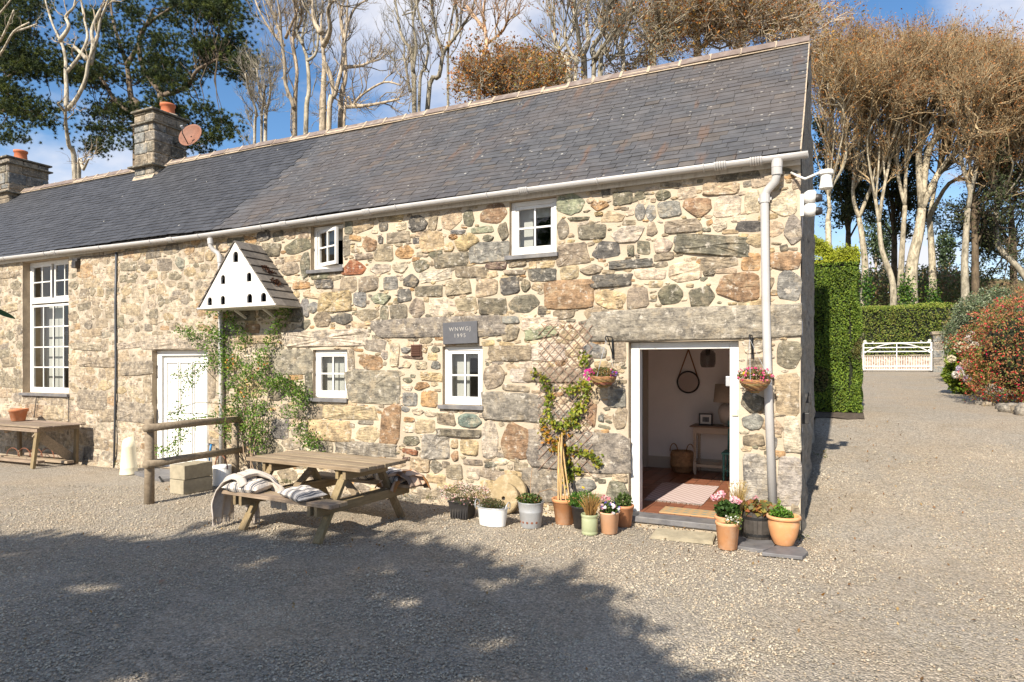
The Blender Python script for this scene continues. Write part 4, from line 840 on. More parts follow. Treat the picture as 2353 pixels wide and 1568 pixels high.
# lamps on the corner
t = thing('corner_lamp', 'white flared lamp on a bent white arm at the roof corner', 'lamp', (0, -.02, 3.7))
mb = MB(); mb.tube([wp(1818, 398, -.03), wp(1836, 407, -.12), wp(1850, 412, -.16), wp(1866, 405, -.12), wp(1884, 397, -.06)], .013, 8); obj('arm', mb, M['white'], t, smooth=True)
c = wp(1898, 412, -.03); mb = MB(); mb.lathe([(.001, .085), (.066, .085), (.07, .08), (.07, .045), (.052, .035), (.052, .0), (.064, -.095), (.06, -.1), (.001, -.1)], c, 20); obj('lamp_head', mb, M['white'], t, smooth=False)
t = thing('security_light', 'twin white security light below the corner lamp on the gable', 'security light', (0.03, .1, 3.4))
for py in (455, 485):
    c = wp(1857, py, .0); mb = MB(); mb.lathe([(.001, .07), (.045, .065), (.058, .05), (.062, -.01), (.05, -.055), (.001, -.06)], c + Vector((.02, 0, 0)), 16); obj('lamp_head', mb, M['white'], t, smooth=True)
    mb = MB(); mb.lathe([(.001, .045), (.05, .03), (.05, -.03), (.001, -.045)], c + Vector((.085, .02, -.01)), 14); obj('sensor', mb, M['black_plastic'], t, smooth=True)
mb = MB(); mb.box((-.005, .0, wp(1857, 495, 0).z), (.03, .06, wp(1857, 445, 0).z)); obj('base', mb, M['white'], t)
for k, (px_, py_) in enumerate(((1874, 915), (1858, 962))):
    c = wp(px_ - 3, py_, .9 - .5 * k); m = MB(); m.box((.0, c.y - .04, c.z - .06), (.07, c.y + .04, c.z + .06)); tag(obj('utility_box', m, M['black_plastic'], None, bevel=.006), ('small dark utility box on the gable, the upper one' if k == 0 else 'small dark utility box on the gable, the lower one'), 'box', 'boxes on the gable')
# ================================================================== hall furniture
I_ = pxz(1560, 820, 2.9)
t = thing('round_mirror', 'round black-rimmed mirror hung by a leather strap in the hall', 'mirror', (-2, BY, 1.3))
c = wp(*I_(465, 395), BY - .03); mb = MB(); Rm = Matrix.Rotation(math.pi / 2, 3, 'X')
mb.lathe([(.001, .0), (.165, .0)], c, 36, Rm); obj('glass', mb, M['mirror'], t)
mb = MB(); mb.tube([c + Vector((math.cos(a) * .172, -.005, math.sin(a) * .172)) for a in np.linspace(0, 2 * math.pi, 40)[:-1]], .014, 8, close=True); obj('rim', mb, M['black'], t, smooth=True)
pk = wp(*I_(467, 158), BY - .03); mb = MB()
for sx in (-1, 1): mb.beam(pk, c + Vector((sx * .165, -.012, .05)), .02, .006, (0, 1, 0))
obj('strap', mb, simple('leather', (.22, .10, .045), .7), t)
mb = MB(); mb.tube([pk + Vector((0, .03, .01)), pk + Vector((0, -.03, .01))], .014, 8); obj('peg', mb, M['black'], t)
c = wp(*I_(608, 225), 1.75); t = thing('pendant_lamp', 'smoked glass pendant lamp hanging from the hall ceiling', 'lamp', (c.x, c.y, 2.42))
mb = MB(); mb.lathe([(.035, .13), (.075, .11), (.1, .07), (.103, .0), (.1, -.07), (.085, -.115), (.05, -.12)], c, 24); obj('glass_shade', mb, M['smoke'], t, smooth=True)
mb = MB(); mb.tube([c + Vector((0, 0, .12)), (c.x, c.y, 2.42)], .006, 6); mb.lathe([(.03, .19), (.034, .13), (.03, .05), (.001, .04)], c, 12); obj('holder', mb, M['black'], t)
# console table
tx0, tx1, ty0, ty1 = -1.66, -.58, 2.98, 3.40; tz = wp(*I_(540, 712), ty0).z
t = thing('console_table', 'cream painted console table with barley-twist legs in the hall', 'table', (-1.1, 3.2, FLZ)); mcr = simple('cream_paint', (.52, .43, .33), .6, .08)
m = MB(); m.box((tx0 - .05, ty0 - .04, tz - .022), (tx1 + .05, ty1, tz)); obj('tabletop', m, simple('brown_top', (.20, .13, .08), .5, .15), t, bevel=.004)
m = MB(); m.box((tx0 + .02, ty0 + .02, tz - .12), (tx1 - .02, ty0 + .04, tz - .022)); m.box((tx0 + .02, ty1 - .04, tz - .12), (tx1 - .02, ty1 - .02, tz - .022)); m.box((tx0 + .01, ty0 + .04, tz - .12), (tx0 + .03, ty1 - .04, tz - .022)); obj('apron', m, mcr, t)
for lx in (tx0 + .02, tx1 - .02):
    for ly in (ty0 + .03, ty1 - .03):
        m = MB(); zb = FLZ
        m.box((lx - .022, ly - .022, zb + .04), (lx + .022, ly + .022, zb + .2)); m.box((lx - .022, ly - .022, tz - .2), (lx + .022, ly + .022, tz - .03)); m.lathe([(.016, zb), (.022, zb + .02), (.02, zb + .04)], (lx, ly, 0), 10)
        for ph in (0, math.pi): m.tube([(lx + .011 * math.cos(ph + q * 9), ly + .011 * math.sin(ph + q * 9), zb + .2 + (tz - .4 - zb) * q / 3.5) for q in np.linspace(0, 3.5, 40)], .014, 6)
        obj('leg', m, mcr, t)
m = MB(); m.box((tx0 + .03, ty0 + .02, FLZ + .12), (tx1 - .03, ty0 + .045, FLZ + .16)); m.box((tx0 + .03, ty1 - .045, FLZ + .12), (tx1 - .03, ty1 - .02, FLZ + .16)); m.box((tx0 + .01, ty0 + .05, FLZ + .12), (tx0 + .035, ty1 - .05, FLZ + .16)); obj('stretcher', m, mcr, t)
c = wp(*I_(748, 620), 3.18); t = thing('table_lamp', 'cream round-bellied table lamp with a drum shade on the console', 'lamp', (c.x, c.y, tz))
h_ = c.z - tz; mb = MB(); mb.lathe([(.05, tz), (.055, tz + .015), (.05, tz + .03), (.10, tz + .06), (.14, c.z), (.135, c.z + .06), (.09, c.z + .13), (.03, c.z + .16), (.02, c.z + .22)], (c.x, c.y, 0), 24); obj('base', mb, simple('cream_ceramic', (.58, .52, .45), .35, .05), t, smooth=True)
mb = MB(); z0_ = wp(*I_(748, 540), 3.18).z; z1_ = wp(*I_(748, 410), 3.18).z; mb.lathe([(.205, z0_), (.18, z1_), (.176, z1_), (.2, z0_)], (c.x, c.y, 0), 28); obj('lamp_shade', mb, simple('linen_shade', (.45, .37, .28), .9), t, smooth=True)
a = wp(*I_(543, 700), 3.1); b = wp(*I_(643, 620), 3.1); t = thing('picture_frame', 'small black picture frame standing on the console table', 'picture', ((a.x + b.x) / 2, 3.1, tz))
m = MB(); f_ = .022; x0, x1, z0, z1 = a.x, b.x, tz + .001, tz + .19
m.box((x0, 3.09, z0), (x0 + f_, 3.11, z1)); m.box((x1 - f_, 3.09, z0), (x1, 3.11, z1)); m.box((x0 + f_, 3.09, z0), (x1 - f_, 3.11, z0 + f_)); m.box((x0 + f_, 3.09, z1 - f_), (x1 - f_, 3.11, z1)); obj('frame', m, M['black'], t)
m = MB(); m.box((x0 + f_, 3.1, z0 + f_), (x1 - f_, 3.108, z1 - f_)); obj('mount', m, M['white'], t); m = MB(); m.box((x0 + .055, 3.096, z0 + .055), (x1 - .055, 3.099, z1 - .06)); obj('print', m, simple('grey_print', (.12, .13, .14), .8, .6, 20), t)
t = thing('storage_basket', 'round wicker belly basket with two handles on the hall floor', 'basket', (-1.86, 3.12, FLZ)); mb = MB()
prof = [(.001, FLZ), (.13, FLZ), (.16, FLZ + .03), (.175, FLZ + .1)] + [(.178 + .004 * (k % 2), FLZ + .1 + .02 * k) for k in range(5)] + [(.17, FLZ + .22), (.185, FLZ + .27), (.165, FLZ + .34), (.155, FLZ + .34), (.16, FLZ + .2)]
mb.lathe(prof, (-1.86, 3.12, 0), 28, col=(.36, .21, .10)); obj('body', mb, M['wicker'], t, smooth=True)
for sx in (-1, 1):
    mb = MB(); mb.tube([(-1.86 + sx * .13 + .06 * math.cos(q), 3.12, FLZ + .33 + .12 * math.sin(q)) for q in np.linspace(0, math.pi, 10)], .009, 6, col=(.30, .17, .08)); obj('handle', mb, M['wicker'], t)
t = thing('painted_chair', 'turquoise painted wooden chair beside the console, half behind the jamb', 'chair', (-1.0, 2.75, FLZ)); mt = simple('turquoise_paint', (.05, .22, .21), .5, .1)
cx_, cy_ = -.98, 2.78; sz = wp(*I_(750, 905), 2.62).z
m = MB(); m.box((cx_ - .2, cy_ - .19, sz - .035), (cx_ + .2, cy_ + .19, sz)); obj('seat', m, mt, t, bevel=.012)
for lx, ly in ((-.17, -.16), (.17, -.16), (-.16, .16), (.16, .16)): m = MB(); m.lathe([(.014, FLZ), (.018, FLZ + .04), (.013, FLZ + .06), (.019, FLZ + .2), (.014, FLZ + .22), (.02, sz - .03)], (cx_ + lx, cy_ + ly, 0), 10); obj('leg', m, mt, t, smooth=True)
m = MB(); m.tube([(cx_ - .17, cy_ - .16, FLZ + .15), (cx_ + .17, cy_ - .16, FLZ + .15)], .01, 6); m.tube([(cx_ - .165, cy_ - .16, FLZ + .18), (cx_ - .16, cy_ + .16, FLZ + .18)], .01, 6); obj('stretcher', m, mt, t)
for bx in (-.15, .15): m = MB(); m.tube([(cx_ + bx, cy_ + .17, sz), (cx_ + bx, cy_ + .24, sz + .42)], .015, 8); obj('back_post', m, mt, t)
m = MB(); m.box((cx_ - .17, cy_ + .22, sz + .34), (cx_ + .17, cy_ + .245, sz + .43)); obj('back_rail', m, mt, t)
# rug and mat
t = thing('hall_rug', 'pale pink woven rug with fringed ends on the tiles', 'rug', (-1.5, 1.4, FLZ)); P = [(-1.84, .77), (-1.12, .755), (-1.13, 2.06), (-1.92, 2.04)]
V4 = [Vector((x, y, 0)) for x, y in P]; Vv = []; F = []; n_ = 14
for j in range(n_ + 1):
    for i in range(n_ + 1):
        u, v = i / n_, j / n_; p = (V4[0] * (1 - u) + V4[1] * u) * (1 - v) + (V4[3] * (1 - u) + V4[2] * u) * v; Vv.append((p.x, p.y, FLZ + .008 + .003 * mnoise.noise((p.x * 5, p.y * 5, 0))))
for j in range(n_):
    for i in range(n_): q = j * (n_ + 1) + i; F.append((q, q + 1, q + n_ + 2, q + n_ + 1))
obj('weave', (Vv, F), M['rug'], t, smooth=True); fr = MB()
for k in range(45):
    u = (k + .5) / 45
    for a_, b_, dy in ((V4[0], V4[1], -1), (V4[3], V4[2], 1)):
        p = a_ * (1 - u) + b_ * u; fr.tube([(p.x, p.y, FLZ + .008), (p.x + random.uniform(-.01, .01), p.y + dy * .045, FLZ + .003)], .004, 4)
o = obj('fringe', fr, M['wool'], t, kind='stuff')
m = MB(); m.box((-1.5, .12, FLZ), (-.75, .44, FLZ + .012)); tag(obj('threshold_mat', m, M['mat'], None), 'thin patterned green and ochre mat just inside the open door', 'mat')
# grooved slab outside the door
t = thing('grooved_slab', 'pale grooved stone slab on the gravel below the doorstep', 'slab', (-1.1, -.48, 0))
R = Matrix.Rotation(math.radians(4), 3, 'Z'); m = MB(); m.obox((-1.1, -.47, .012), (.62, .34, .03), R); obj('slab', m, M['concrete'], t)
for k in range(9): m = MB(); m.obox(Vector((-1.1, -.47, .031)) + R @ Vector((0, -.15 + k * .0375, 0)), (.6, .022, .008), R); obj('rib', m, M['concrete'], t)
# ================================================================== picnic table
TB = Vector((-4.88, -1.665, 0)); TRZ = math.radians(-3.0); TMX = Matrix.Translation(TB) @ Matrix.Rotation(TRZ, 4, 'Z')
t = thing('picnic_table', 'weathered wooden picnic table with two fixed benches on the gravel', 'picnic table', TB, rz=TRZ)
rr = random.Random(4)
def wc(k=.15): a = rr.uniform(1 - k, 1 + k); return (a, a * rr.uniform(.97, 1.02), a * rr.uniform(.93, 1.03))
for k in range(6): y = -.375 + k * .126; m = MB(); e = rr.uniform(-.006, .006); m.box((-.87 + e, y, .70), (.87 + e, y + .118, .74 + rr.uniform(-.002, .002)), wc()); obj('top_plank', m, M['wood_x'], t, bevel=.005, local=True)
for sy in (-1, 1):
    for k in range(2): y0 = sy * .62 - .115 + k * .118; m = MB(); m.box((-.82, y0, .385), (.82, y0 + .112, .425), wc()); obj('bench_plank', m, M['wood_x'], t, bevel=.005, local=True)
for sx in (-.56, .56):
    for sy in (-1, 1): m = MB(); m.beam((sx, sy * .24, .70), (sx, sy * .67, .0), .045, .095, (1, 0, 0), wc()); obj('leg', m, M['wood_z'], t, bevel=.004, local=True)
    for k, dx in enumerate((-.047, .047)): m = MB(); m.box((sx + dx - .021, -.735, .285), (sx + dx + .021, .735, .384), wc()); obj('cross_beam', m, M['wood_y'], t, bevel=.004, local=True)
    m = MB(); m.box((sx + .03, -.34, .60), (sx + .072, .34, .699), wc()); m.box((sx - .072, -.34, .60), (sx - .03, .34, .699), wc()); obj('top_batten', m, M['wood_y'], t, bevel=.004, local=True)
    m = MB(); m.beam((sx - math.copysign(.05, sx), 0, .33), (sx - math.copysign(.42, sx), 0, .68), .07, .045, (0, 1, 0), wc()); obj('brace', m, M['wood_x'], t, bevel=.004, local=True)
# cushions
def cushion(lc, sz, rz, tilt, label, mat='stripe', group='cushions on the picnic benches', seed=0):
    r2 = random.Random(seed); Vv = []; F = []; n = 18
    for side in (1, -1):
        for j in range(n + 1):
            for i in range(n + 1):
                u, v = 2 * i / n - 1, 2 * j / n - 1; e = (max(0, 1 - abs(u) ** 3.2) * max(0, 1 - abs(v) ** 3.2)) ** .55
                pin = 1 - .09 * (1 - abs(u)) ** .7 * (abs(v) ** 3) ; pin2 = 1 - .09 * (1 - abs(v)) ** .7 * (abs(u) ** 3)
                z = side * e * sz[2] / 2 * (1 + .25 * mnoise.noise((u * 1.6 + seed, v * 1.6, side))) + .018 * mnoise.noise((u * 3 + seed, v * 3, side * 2))* e
                Vv.append((u * sz[0] / 2 * pin2, v * sz[1] / 2 * pin, z))
    for s_ in range(2):
        b = s_ * (n + 1) ** 2
        for j in range(n):
            for i in range(n): q = b + j * (n + 1) + i; f = (q, q + 1, q + n + 2, q + n + 1); F.append(f if s_ == 0 else f[::-1])
    o = bpy.data.objects.new('cushion', mesh('cushion', Vv, F, None, [M[mat]], True)); S.collection.objects.link(o)
    o.matrix_world = TMX @ Matrix.Translation(lc) @ Matrix.Rotation(rz, 4, 'Z') @ Matrix.Rotation(tilt[0], 4, 'X') @ Matrix.Rotation(tilt[1], 4, 'Y'); tag(o, label, 'cushion', group)
cushion((-.52, -.60, .485), (.48, .34, .15), .12, (.10, 0), 'striped cushion lying under the grey throw on the near bench', seed=1)
cushion((.30, -.62, .475), (.46, .32, .11), -.25, (.06, .05), 'striped cushion lying alone on the near bench', seed=2)
cushion((-.02, .60, .49), (.5, .36, .15), .2, (-.05, 0), 'striped cushion on the far bench seen below the tabletop, left one', seed=3)
cushion((.50, .60, .49), (.46, .36, .16), -.1, (-.1, .1), 'striped cushion on the far bench next to the plaid blanket', seed=4)
def cloth(path, halfw, wdir, mat, folds, seed, thick=.012, wtaper=None):
    Vv = []; F = []; nu, nv = 40, 24; path = [Vector(p) for p in path]
    acc = [0]
    for a, b in zip(path[:-1], path[1:]): acc.append(acc[-1] + (b - a).length)
    def at_(s):
        s *= acc[-1]
        for i in range(len(path) - 1):
            if s <= acc[i + 1] + 1e-9: f = (s - acc[i]) / (acc[i + 1] - acc[i] + 1e-9); return path[i].lerp(path[i + 1], f)
        return path[-1]
    for i in range(nu + 1):
        u = i / nu; p = (at_(max(0, u - .03)) + at_(u) * 2 + at_(min(1, u + .03))) / 4; tg = (at_(min(1, u + .04)) - at_(max(0, u - .04))).normalized(); w = Vector(wdir[0]).lerp(Vector(wdir[1]), u).normalized(); nn = w.cross(tg).normalized()
        hw = halfw if wtaper is None else halfw * (wtaper[0] + (wtaper[1] - wtaper[0]) * u)
        for j in range(nv + 1):
            v = 2 * j / nv - 1; f = folds * math.sin(v * 9 + seed + 2.2 * mnoise.noise((u * 3, v, seed))) + folds * .9 * mnoise.noise((u * 5, v * 4, seed + 3))
            q = p + w * (v * hw) + nn * f; q.z = max(q.z, .012); Vv.append(tuple(q))
    for i in range(nu):
        for j in range(nv): a = i * (nv + 1) + j; F.append((a, a + 1, a + nv + 2, a + nv + 1))
    return Vv, F, nv
t = thing('wool_throw', 'pale grey wool throw heaped on the near bench end, trailing to the gravel', 'throw', TMX @ Vector((-.8, -.6, .425)), rz=TRZ)
def drape(t, parts, mat, fringe_ends, local_m):
    for k, (path, hw, wd, fo, sd, tp) in enumerate(parts):
        Vv, F, nv = cloth(path, hw, wd, mat, fo, sd, wtaper=tp); Vw = [tuple(TMX @ Vector(v)) for v in Vv]
        o = obj('throw_fold', (Vw, F), M[mat], t, smooth=True); so_ = o.modifiers.new('solid', 'SOLIDIFY'); so_.thickness = .012; so_.offset = 0
        if fringe_ends[k]:
            fr = MB()
            for j in range(nv * 2):
                a = Vector(Vw[-(nv + 1) + j // 2]); b = Vector(Vw[-(nv + 1) + min(nv, j // 2 + 1)]); p = a.lerp(b, (j % 2) * .5); q = p + Vector((random.uniform(-.012, .012), random.uniform(-.012, .012), -.075)); q.z = max(.006, q.z); fr.tube([p, q], .0045, 4)
            obj('fringe', fr, M[mat], t, kind='stuff')
drape(t, [([(-.42, -.62, .50), (-.50, -.60, .585), (-.62, -.60, .60), (-.76, -.61, .54), (-.87, -.62, .43), (-.92, -.63, .28), (-.93, -.64, .10)], .24, ((.15, 1, 0), (-.25, 1, 0)), .022, 1.0, (.7, .75)),
           ([(-.62, -.66, .58), (-.50, -.55, .62), (-.36, -.48, .58), (-.27, -.455, .47), (-.25, -.45, .34), (-.26, -.44, .22)], .17, ((.9, -.5, 0), (1, -.1, 0)), .02, 4.0, (.8, .9)),
           ([(-.70, -.55, .55), (-.68, -.48, .46), (-.66, -.46, .3), (-.65, -.45, .1)], .1, ((1, 0, 0), (1, .1, 0)), .02, 7.0, (.9, .8))], 'wool', (True, False, True), TMX)
t = thing('plaid_blanket', 'brown plaid blanket folded over the far bench end', 'blanket', TMX @ Vector((.75, .6, .425)), rz=TRZ)
drape(t, [([(.52, .42, .36), (.56, .5, .50), (.66, .6, .56), (.74, .70, .53), (.78, .76, .44), (.8, .78, .36)], .2, ((.9, -.35, 0), (.9, -.4, 0)), .014, 2.0, None),
          ([(.50, .44, .40), (.60, .52, .53), (.72, .56, .565), (.84, .58, .50), (.90, .58, .42)], .15, ((.2, 1, 0), (.1, 1, 0)), .012, 5.0, None)], 'plaid', (False, False), TMX)
# ================================================================== log fence, blocks, jug, slab
t = thing('log_fence', 'short round-log rail fence standing at the white side door', 'fence', (-7.67, -1.89, 0)); mlog = M['log']
pA = Vector((-7.674, -1.86, 0)); pB = wp(541, 1085, -.30); pB.z = 0
m = MB(); m.tube([pA + Vector((0, 0, -.1)), pA + Vector((.005, 0, .5)), pA + Vector((.0, 0, 1.10))], [.062, .058, .054], 14); obj('post', m, M['log'], t, smooth=True)
m = MB(); m.tube([pB + Vector((0, 0, -.1)), pB + Vector((0, 0, 1.02))], [.058, .052], 14); obj('post', m, M['log'], t, smooth=True)
for za, zb_, ex in ((.99, .97, 0), (.52, .50, .12)):
    a = pA + Vector((.05, -.01, za)); b = pB + Vector((.05, .02, zb_)); d = (b - a).normalized(); mid = (a + b) / 2 + Vector((0, 0, .01)); m = MB(); m.tube([a - d * .09, mid, b + d * ex], [.052, .05, .046], 12); obj('rail', m, M['log'], t, smooth=True)
for k, (lab, z) in enumerate((('concrete block resting on gravel, lower of the stacked pair', .0), ('concrete block stacked on top of another by the log fence', .205))):
    m = MB(); R = Matrix.Rotation(math.radians(-2 + 3 * k), 3, 'Z'); m.obox((-7.91, -1.06, z + .1), (.30, .46, .198), R); tag(obj('concrete_block', m, M['concrete'], None, bevel=.008), lab, 'block', 'stacked concrete blocks')
c = gp(296, 1090); t = thing('enamel_jug', 'tall cream enamel jug with a slanted spout by the wall', 'jug', c)
mb = MB(); n = 24; prof = [(.135, 0), (.137, .012), (.134, .02), (.128, .10), (.13, .11), (.126, .12), (.105, .45), (.107, .46), (.103, .47)]
Vv = []; F = []
for r, z in prof: Vv += [(c.x + r * math.cos(2 * math.pi * j / n), c.y + r * math.sin(2 * math.pi * j / n), z) for j in range(n)]
for r, in_ in ((.094, 0), (.088, 1)):
    for j in range(n): a = 2 * math.pi * j / n; Vv.append((c.x + r * math.cos(a), c.y + r * math.sin(a), .575 + .055 * math.cos(a) - in_ * .004))
for j in range(n): a = 2 * math.pi * j / n; Vv.append((c.x + .09 * math.cos(a), c.y + .09 * math.sin(a), .3))
R_ = len(Vv) // n
for i in range(R_ - 1):
    for j in range(n): F.append((i*n+j, i*n+(j+1)%n, (i+1)*n+(j+1)%n, (i+1)*n+j))
obj('body', (Vv, F), M['cream'], t, smooth=True)
mb = MB(); mb.tube([(c.x - .09, c.y, .5), (c.x - .16, c.y + .02, .45), (c.x - .165, c.y + .02, .3), (c.x - .115, c.y + .01, .22)], .011, 8); obj('handle', mb, M['cream'], t, smooth=True)
P = [gp(275, 1096), gp(372, 1118), gp(398, 1106), gp(360, 1088)]; P[3].y = -.1; P[0].y = max(P[0].y, -.5)
m = MB(); m.prism([(-10.35, -.42), (-9.0, -.75), (-8.75, -.35), (-9.1, -.08), (-10.3, -.08)], lambda a, b, d: Vector((a, b, d)), -.01, .045); tag(obj('slate_step', m, M['slate_slab'], None, bevel=.006), 'flat slate slab lying before the white side door', 'slab')
c = Vector((-7.93, -.52, 0)); t = thing('white_canister', 'white enamel canister with a rusty wire handle behind the blocks', 'canister', c)
mb = MB(); mb.lathe([(.001, 0), (.125, 0), (.13, .01), (.13, .26), (.136, .265), (.136, .29), (.12, .30), (.001, .315)], c, 24); obj('body', mb, M['enamel'], t, smooth=False)
mb = MB(); mb.tube([c + Vector((math.cos(q) * .135, -.02, .25 + math.sin(q) * .2)) for q in np.linspace(0, math.pi, 14)], .008, 6); obj('handle', mb, M['rust'], t, smooth=True)
t = thing('garden_tap', 'outdoor tap pipe with a blue hose end beside the downpipe', 'tap', wp(484, 1080, -.12)); mb = MB(); a = wp(487, 1078, -.1); a.z = 0; b = wp(485, 1025, -.1); mb.tube([a, b, b + Vector((.0, -.06, .03))], .012, 8); obj('pipe', mb, M['galv'], t)
mb = MB(); mb.tube([wp(485, 1022, -.16), wp(483, 1035, -.17), wp(481, 1060, -.17)], [.018, .016, .014], 8); obj('hose', mb, simple('blue_plastic', (.03, .2, .45), .4), t, smooth=True)
mb = MB(); mb.tube([wp(480, 1020, -.13), wp(493, 1024, -.13)], .01, 6); obj('tap_handle', mb, M['black'], t)
mb = MB(); mb.tube([wp(374, 1112, -.7), wp(371, 1100, -.7)], .02, 8); tag(obj('boot_scraper', MB().beam(wp(366, 1096, -.75), wp(378, 1116, -.75), .02, .02), M['black'], None), 'small dark iron rod leaning by the slate step', 'rod')
# ================================================================== old workbench
t = thing('work_bench', 'rough timber workbench under the tall window at the left edge', 'workbench', (-13, -.55, 0)); ZT = .735
ys = np.linspace(-.93, -.12, 8); k = 0
for a, b in zip(ys[:-1], ys[1:]): m = MB(); e = rr.uniform(-.04, .05); m.box((-15.2, a + .004, ZT - .022), (-11.93 + e, b - .004, ZT + rr.uniform(-.003, .004)), wc(.2)); obj('top_board', m, M['board_old'], t, bevel=.003)
m = MB(); m.box((-15.1, -.90, ZT - .1), (-12.05, -.86, ZT - .023), wc()); obj('apron', m, M['board_old'], t); m = MB(); m.box((-12.1, -.86, ZT - .1), (-12.06, -.18, ZT - .023), wc()); obj('apron', m, M['board_old'], t)
for x, y, tx in ((-12.10, -.86, -.1), (-12.12, -.2, .02), (-14.05, -.84, .12), (-14.0, -.2, .1)): m = MB(); m.beam((x, y, ZT - .03), (x + tx, y - .03, 0), .085, .05, (0, 1, 0), wc()); obj('leg', m, M['wood_z'], t, bevel=.004)
m = MB(); m.beam((-12.16, -.87, .62), (-12.2, -.2, .06), .03, .16, (0, 0, 1), wc()); obj('brace', m, M['board_old'], t); m = MB(); m.beam((-14.9, -.80, .35), (-13.95, -.80, .12), .03, .13, (0, 0, 1), wc()); obj('brace', m, M['board_old'], t)
for x0, x1, y0, z in ((-14.6, -12.3, -.75, .06), (-14.2, -12.0, -.45, .04), (-13.6, -12.4, -.25, .10)): m = MB(); m.beam((x0, y0, z), (x1, y0 + rr.uniform(-.1, .1), z + .02), .12, .045, (0, 0, 1), wc(.25)); tag(obj('scrap_board', m, M['board_old'], None), ('short scrap board nearest the wall under the workbench' if y0 > -.3 else 'long scrap board lying on gravel at the front under the workbench' if y0 < -.6 else 'long scrap board lying mid-way under the workbench'), 'board', 'scrap boards under the workbench')
mb = MB()
for k in range(5): x = -13.4 + k * .22; mb.tube([(x + .35 * math.cos(q) * .6, -.6 + .08 * k, .1 + .16 * math.sin(q)) for q in np.linspace(0, math.pi, 10)], .007, 5)
tag(obj('rusty_wire', mb, M['rust'], None), 'coil of rusty wire under the workbench', 'wire')
def pot_profile(r0, r1, h, rim=.02, rimh=.035, wall_=.012):
    return [(.001, .004), (r0 * .9, .0), (r0, .006), (r1 * .985, h - rimh - .004), (r1 + rim * .6, h - rimh), (r1 + rim * .7, h - .006), (r1 + rim * .4, h), (r1 - wall_, h - .002), (r1 - wall_ * 1.5, h - .06)]
def pot(t, c, r0, r1, h, col, mat='terracotta', rim=.016, rimh=.035, n=28, soil=True, name='pot'):
    mb = MB(); mb.lathe(pot_profile(r0, r1, h, rim, rimh), c, n, col=col); po = obj(name, mb, M[mat], t, smooth=True)
    if soil: mb = MB(); mb.lathe([(.001, h - .02), (r1 * .5, h - .024), (r1 - .012, h - .035)], c, 16); obj('soil', mb, M['soil'], po, smooth=True)
c = gp(42, 961, ZT + .003); c.y = max(min(c.y, -.2), -.85); c = wp(42, 961, -.4); c.z = ZT + .004
t = thing('flower_pot', 'empty terracotta flower pot standing on the workbench', 'flower pot', c); pot(t, c, .11, .15, .235, (.50, .19, .085), rim=.02, rimh=.05)
# ================================================================== potted plants along the wall
Q_ = pxz(1060, 1150, 4.357)
def stems(pts_list, r=.004, col=(.10, .12, .03)):
    mb = MB()
    for pts in pts_list: mb.tube(pts, r, 4, False, col)
    return mb
def base(zx, zy, f=Q_): p = gp(*f(zx, zy)); return p
# black square planter
c = base(395, 640) + Vector((0, .06, 0)); t = thing('black_planter', 'black plastic square planter overflowing with tiny daisies', 'planter', c); h = .21
m = MB(); R = Matrix.Rotation(.1, 3, 'Z')
for (w0, w1, z0, z1) in ((.105, .128, 0, h - .02), (.136, .138, h - .02, h)):
    P = [c + R @ Vector((sx * w, sy * w, z)) for w, z in ((w0, z0), (w1, z1)) for sx, sy in ((-1, -1), (1, -1), (1, 1), (-1, 1))]; m.add(P, [(3, 2, 1, 0), (0, 1, 5, 4), (1, 2, 6, 5), (2, 3, 7, 6), (3, 0, 4, 7), (4, 5, 6, 7)])
obj('pot', m, M['black_plastic'], t, bevel=.004)
for k in range(7):
    m = MB(); q = c + R @ Vector((-.1 + k * .033, -.118, .1)); m.obox(q, (.008, .012, .17), R @ Matrix.Rotation(-.12, 3, 'X')); obj('rib', m, M['black_plastic'], t)
n = 2600; P = blob(n, c + Vector((.04, .0, h + .06)), (.33, .2, .13)); P[:, 2] = np.maximum(P[:, 2], c.z + .12)
obj('foliage', leaf_arr(P, .022, pick([(.07, .10, .02), (.10, .12, .03), (.16, .13, .05), (.05, .07, .02), (.2, .12, .07)], n), asp=.3), M['leaf'], t)
P = blob(260, c + Vector((.04, -.02, h + .08)), (.34, .21, .13), shell=.75); obj('flowers', flowers(P, .008, pick([(.7, .66, .6), (.7, .5, .48), (.65, .35, .35)], 260, .1)), M['petal'], t)
# white oval tub
c = base(700, 735) + Vector((0, .1, 0)); t = thing('enamel_tub', 'white oval enamel tub with two wire handles planted with heather', 'planter', c); mb = MB(); h = .205
mb.lathe([(.001, .004), (.155, 0), (.16, .008), (.185, h - .006), (.192, h), (.184, h + .002), (.178, h - .03)], c, 32, sy=.58); obj('pot', mb, M['enamel'], t, smooth=True)
mb = MB(); mb.tube([(c.x + .19 * math.cos(q), c.y + .11 * math.sin(q), h) for q in np.linspace(0, 2 * math.pi, 30)[:-1]], .006, 6, close=True); obj('rim', mb, M['galv'], t)
for sx in (-1, 1): mb = MB(); mb.tube([(c.x + sx * (.185 + .02 * math.sin(q)), c.y + .06 * math.cos(q), h - .02 + .09 * math.sin(q)) for q in np.linspace(0, math.pi, 10)], .006, 6); obj('handle', mb, M['galv'], t, smooth=True)
mb = MB(); mb.lathe([(.001, h - .02), (.178, h - .025)], c, 24, sy=.58); obj('soil', mb, M['soil'], t)
n = 1500; P = blob(n, c + Vector((0, 0, h + .015)), (.18, .1, .085)); P = P[P[:, 2] > h - .03]; obj('foliage', leaf_arr(P, .028, pick([(.08, .10, .03), (.13, .13, .04), (.18, .10, .06), (.06, .09, .02)], len(P)), (0, 0, 0), .22), M['leaf'], t)
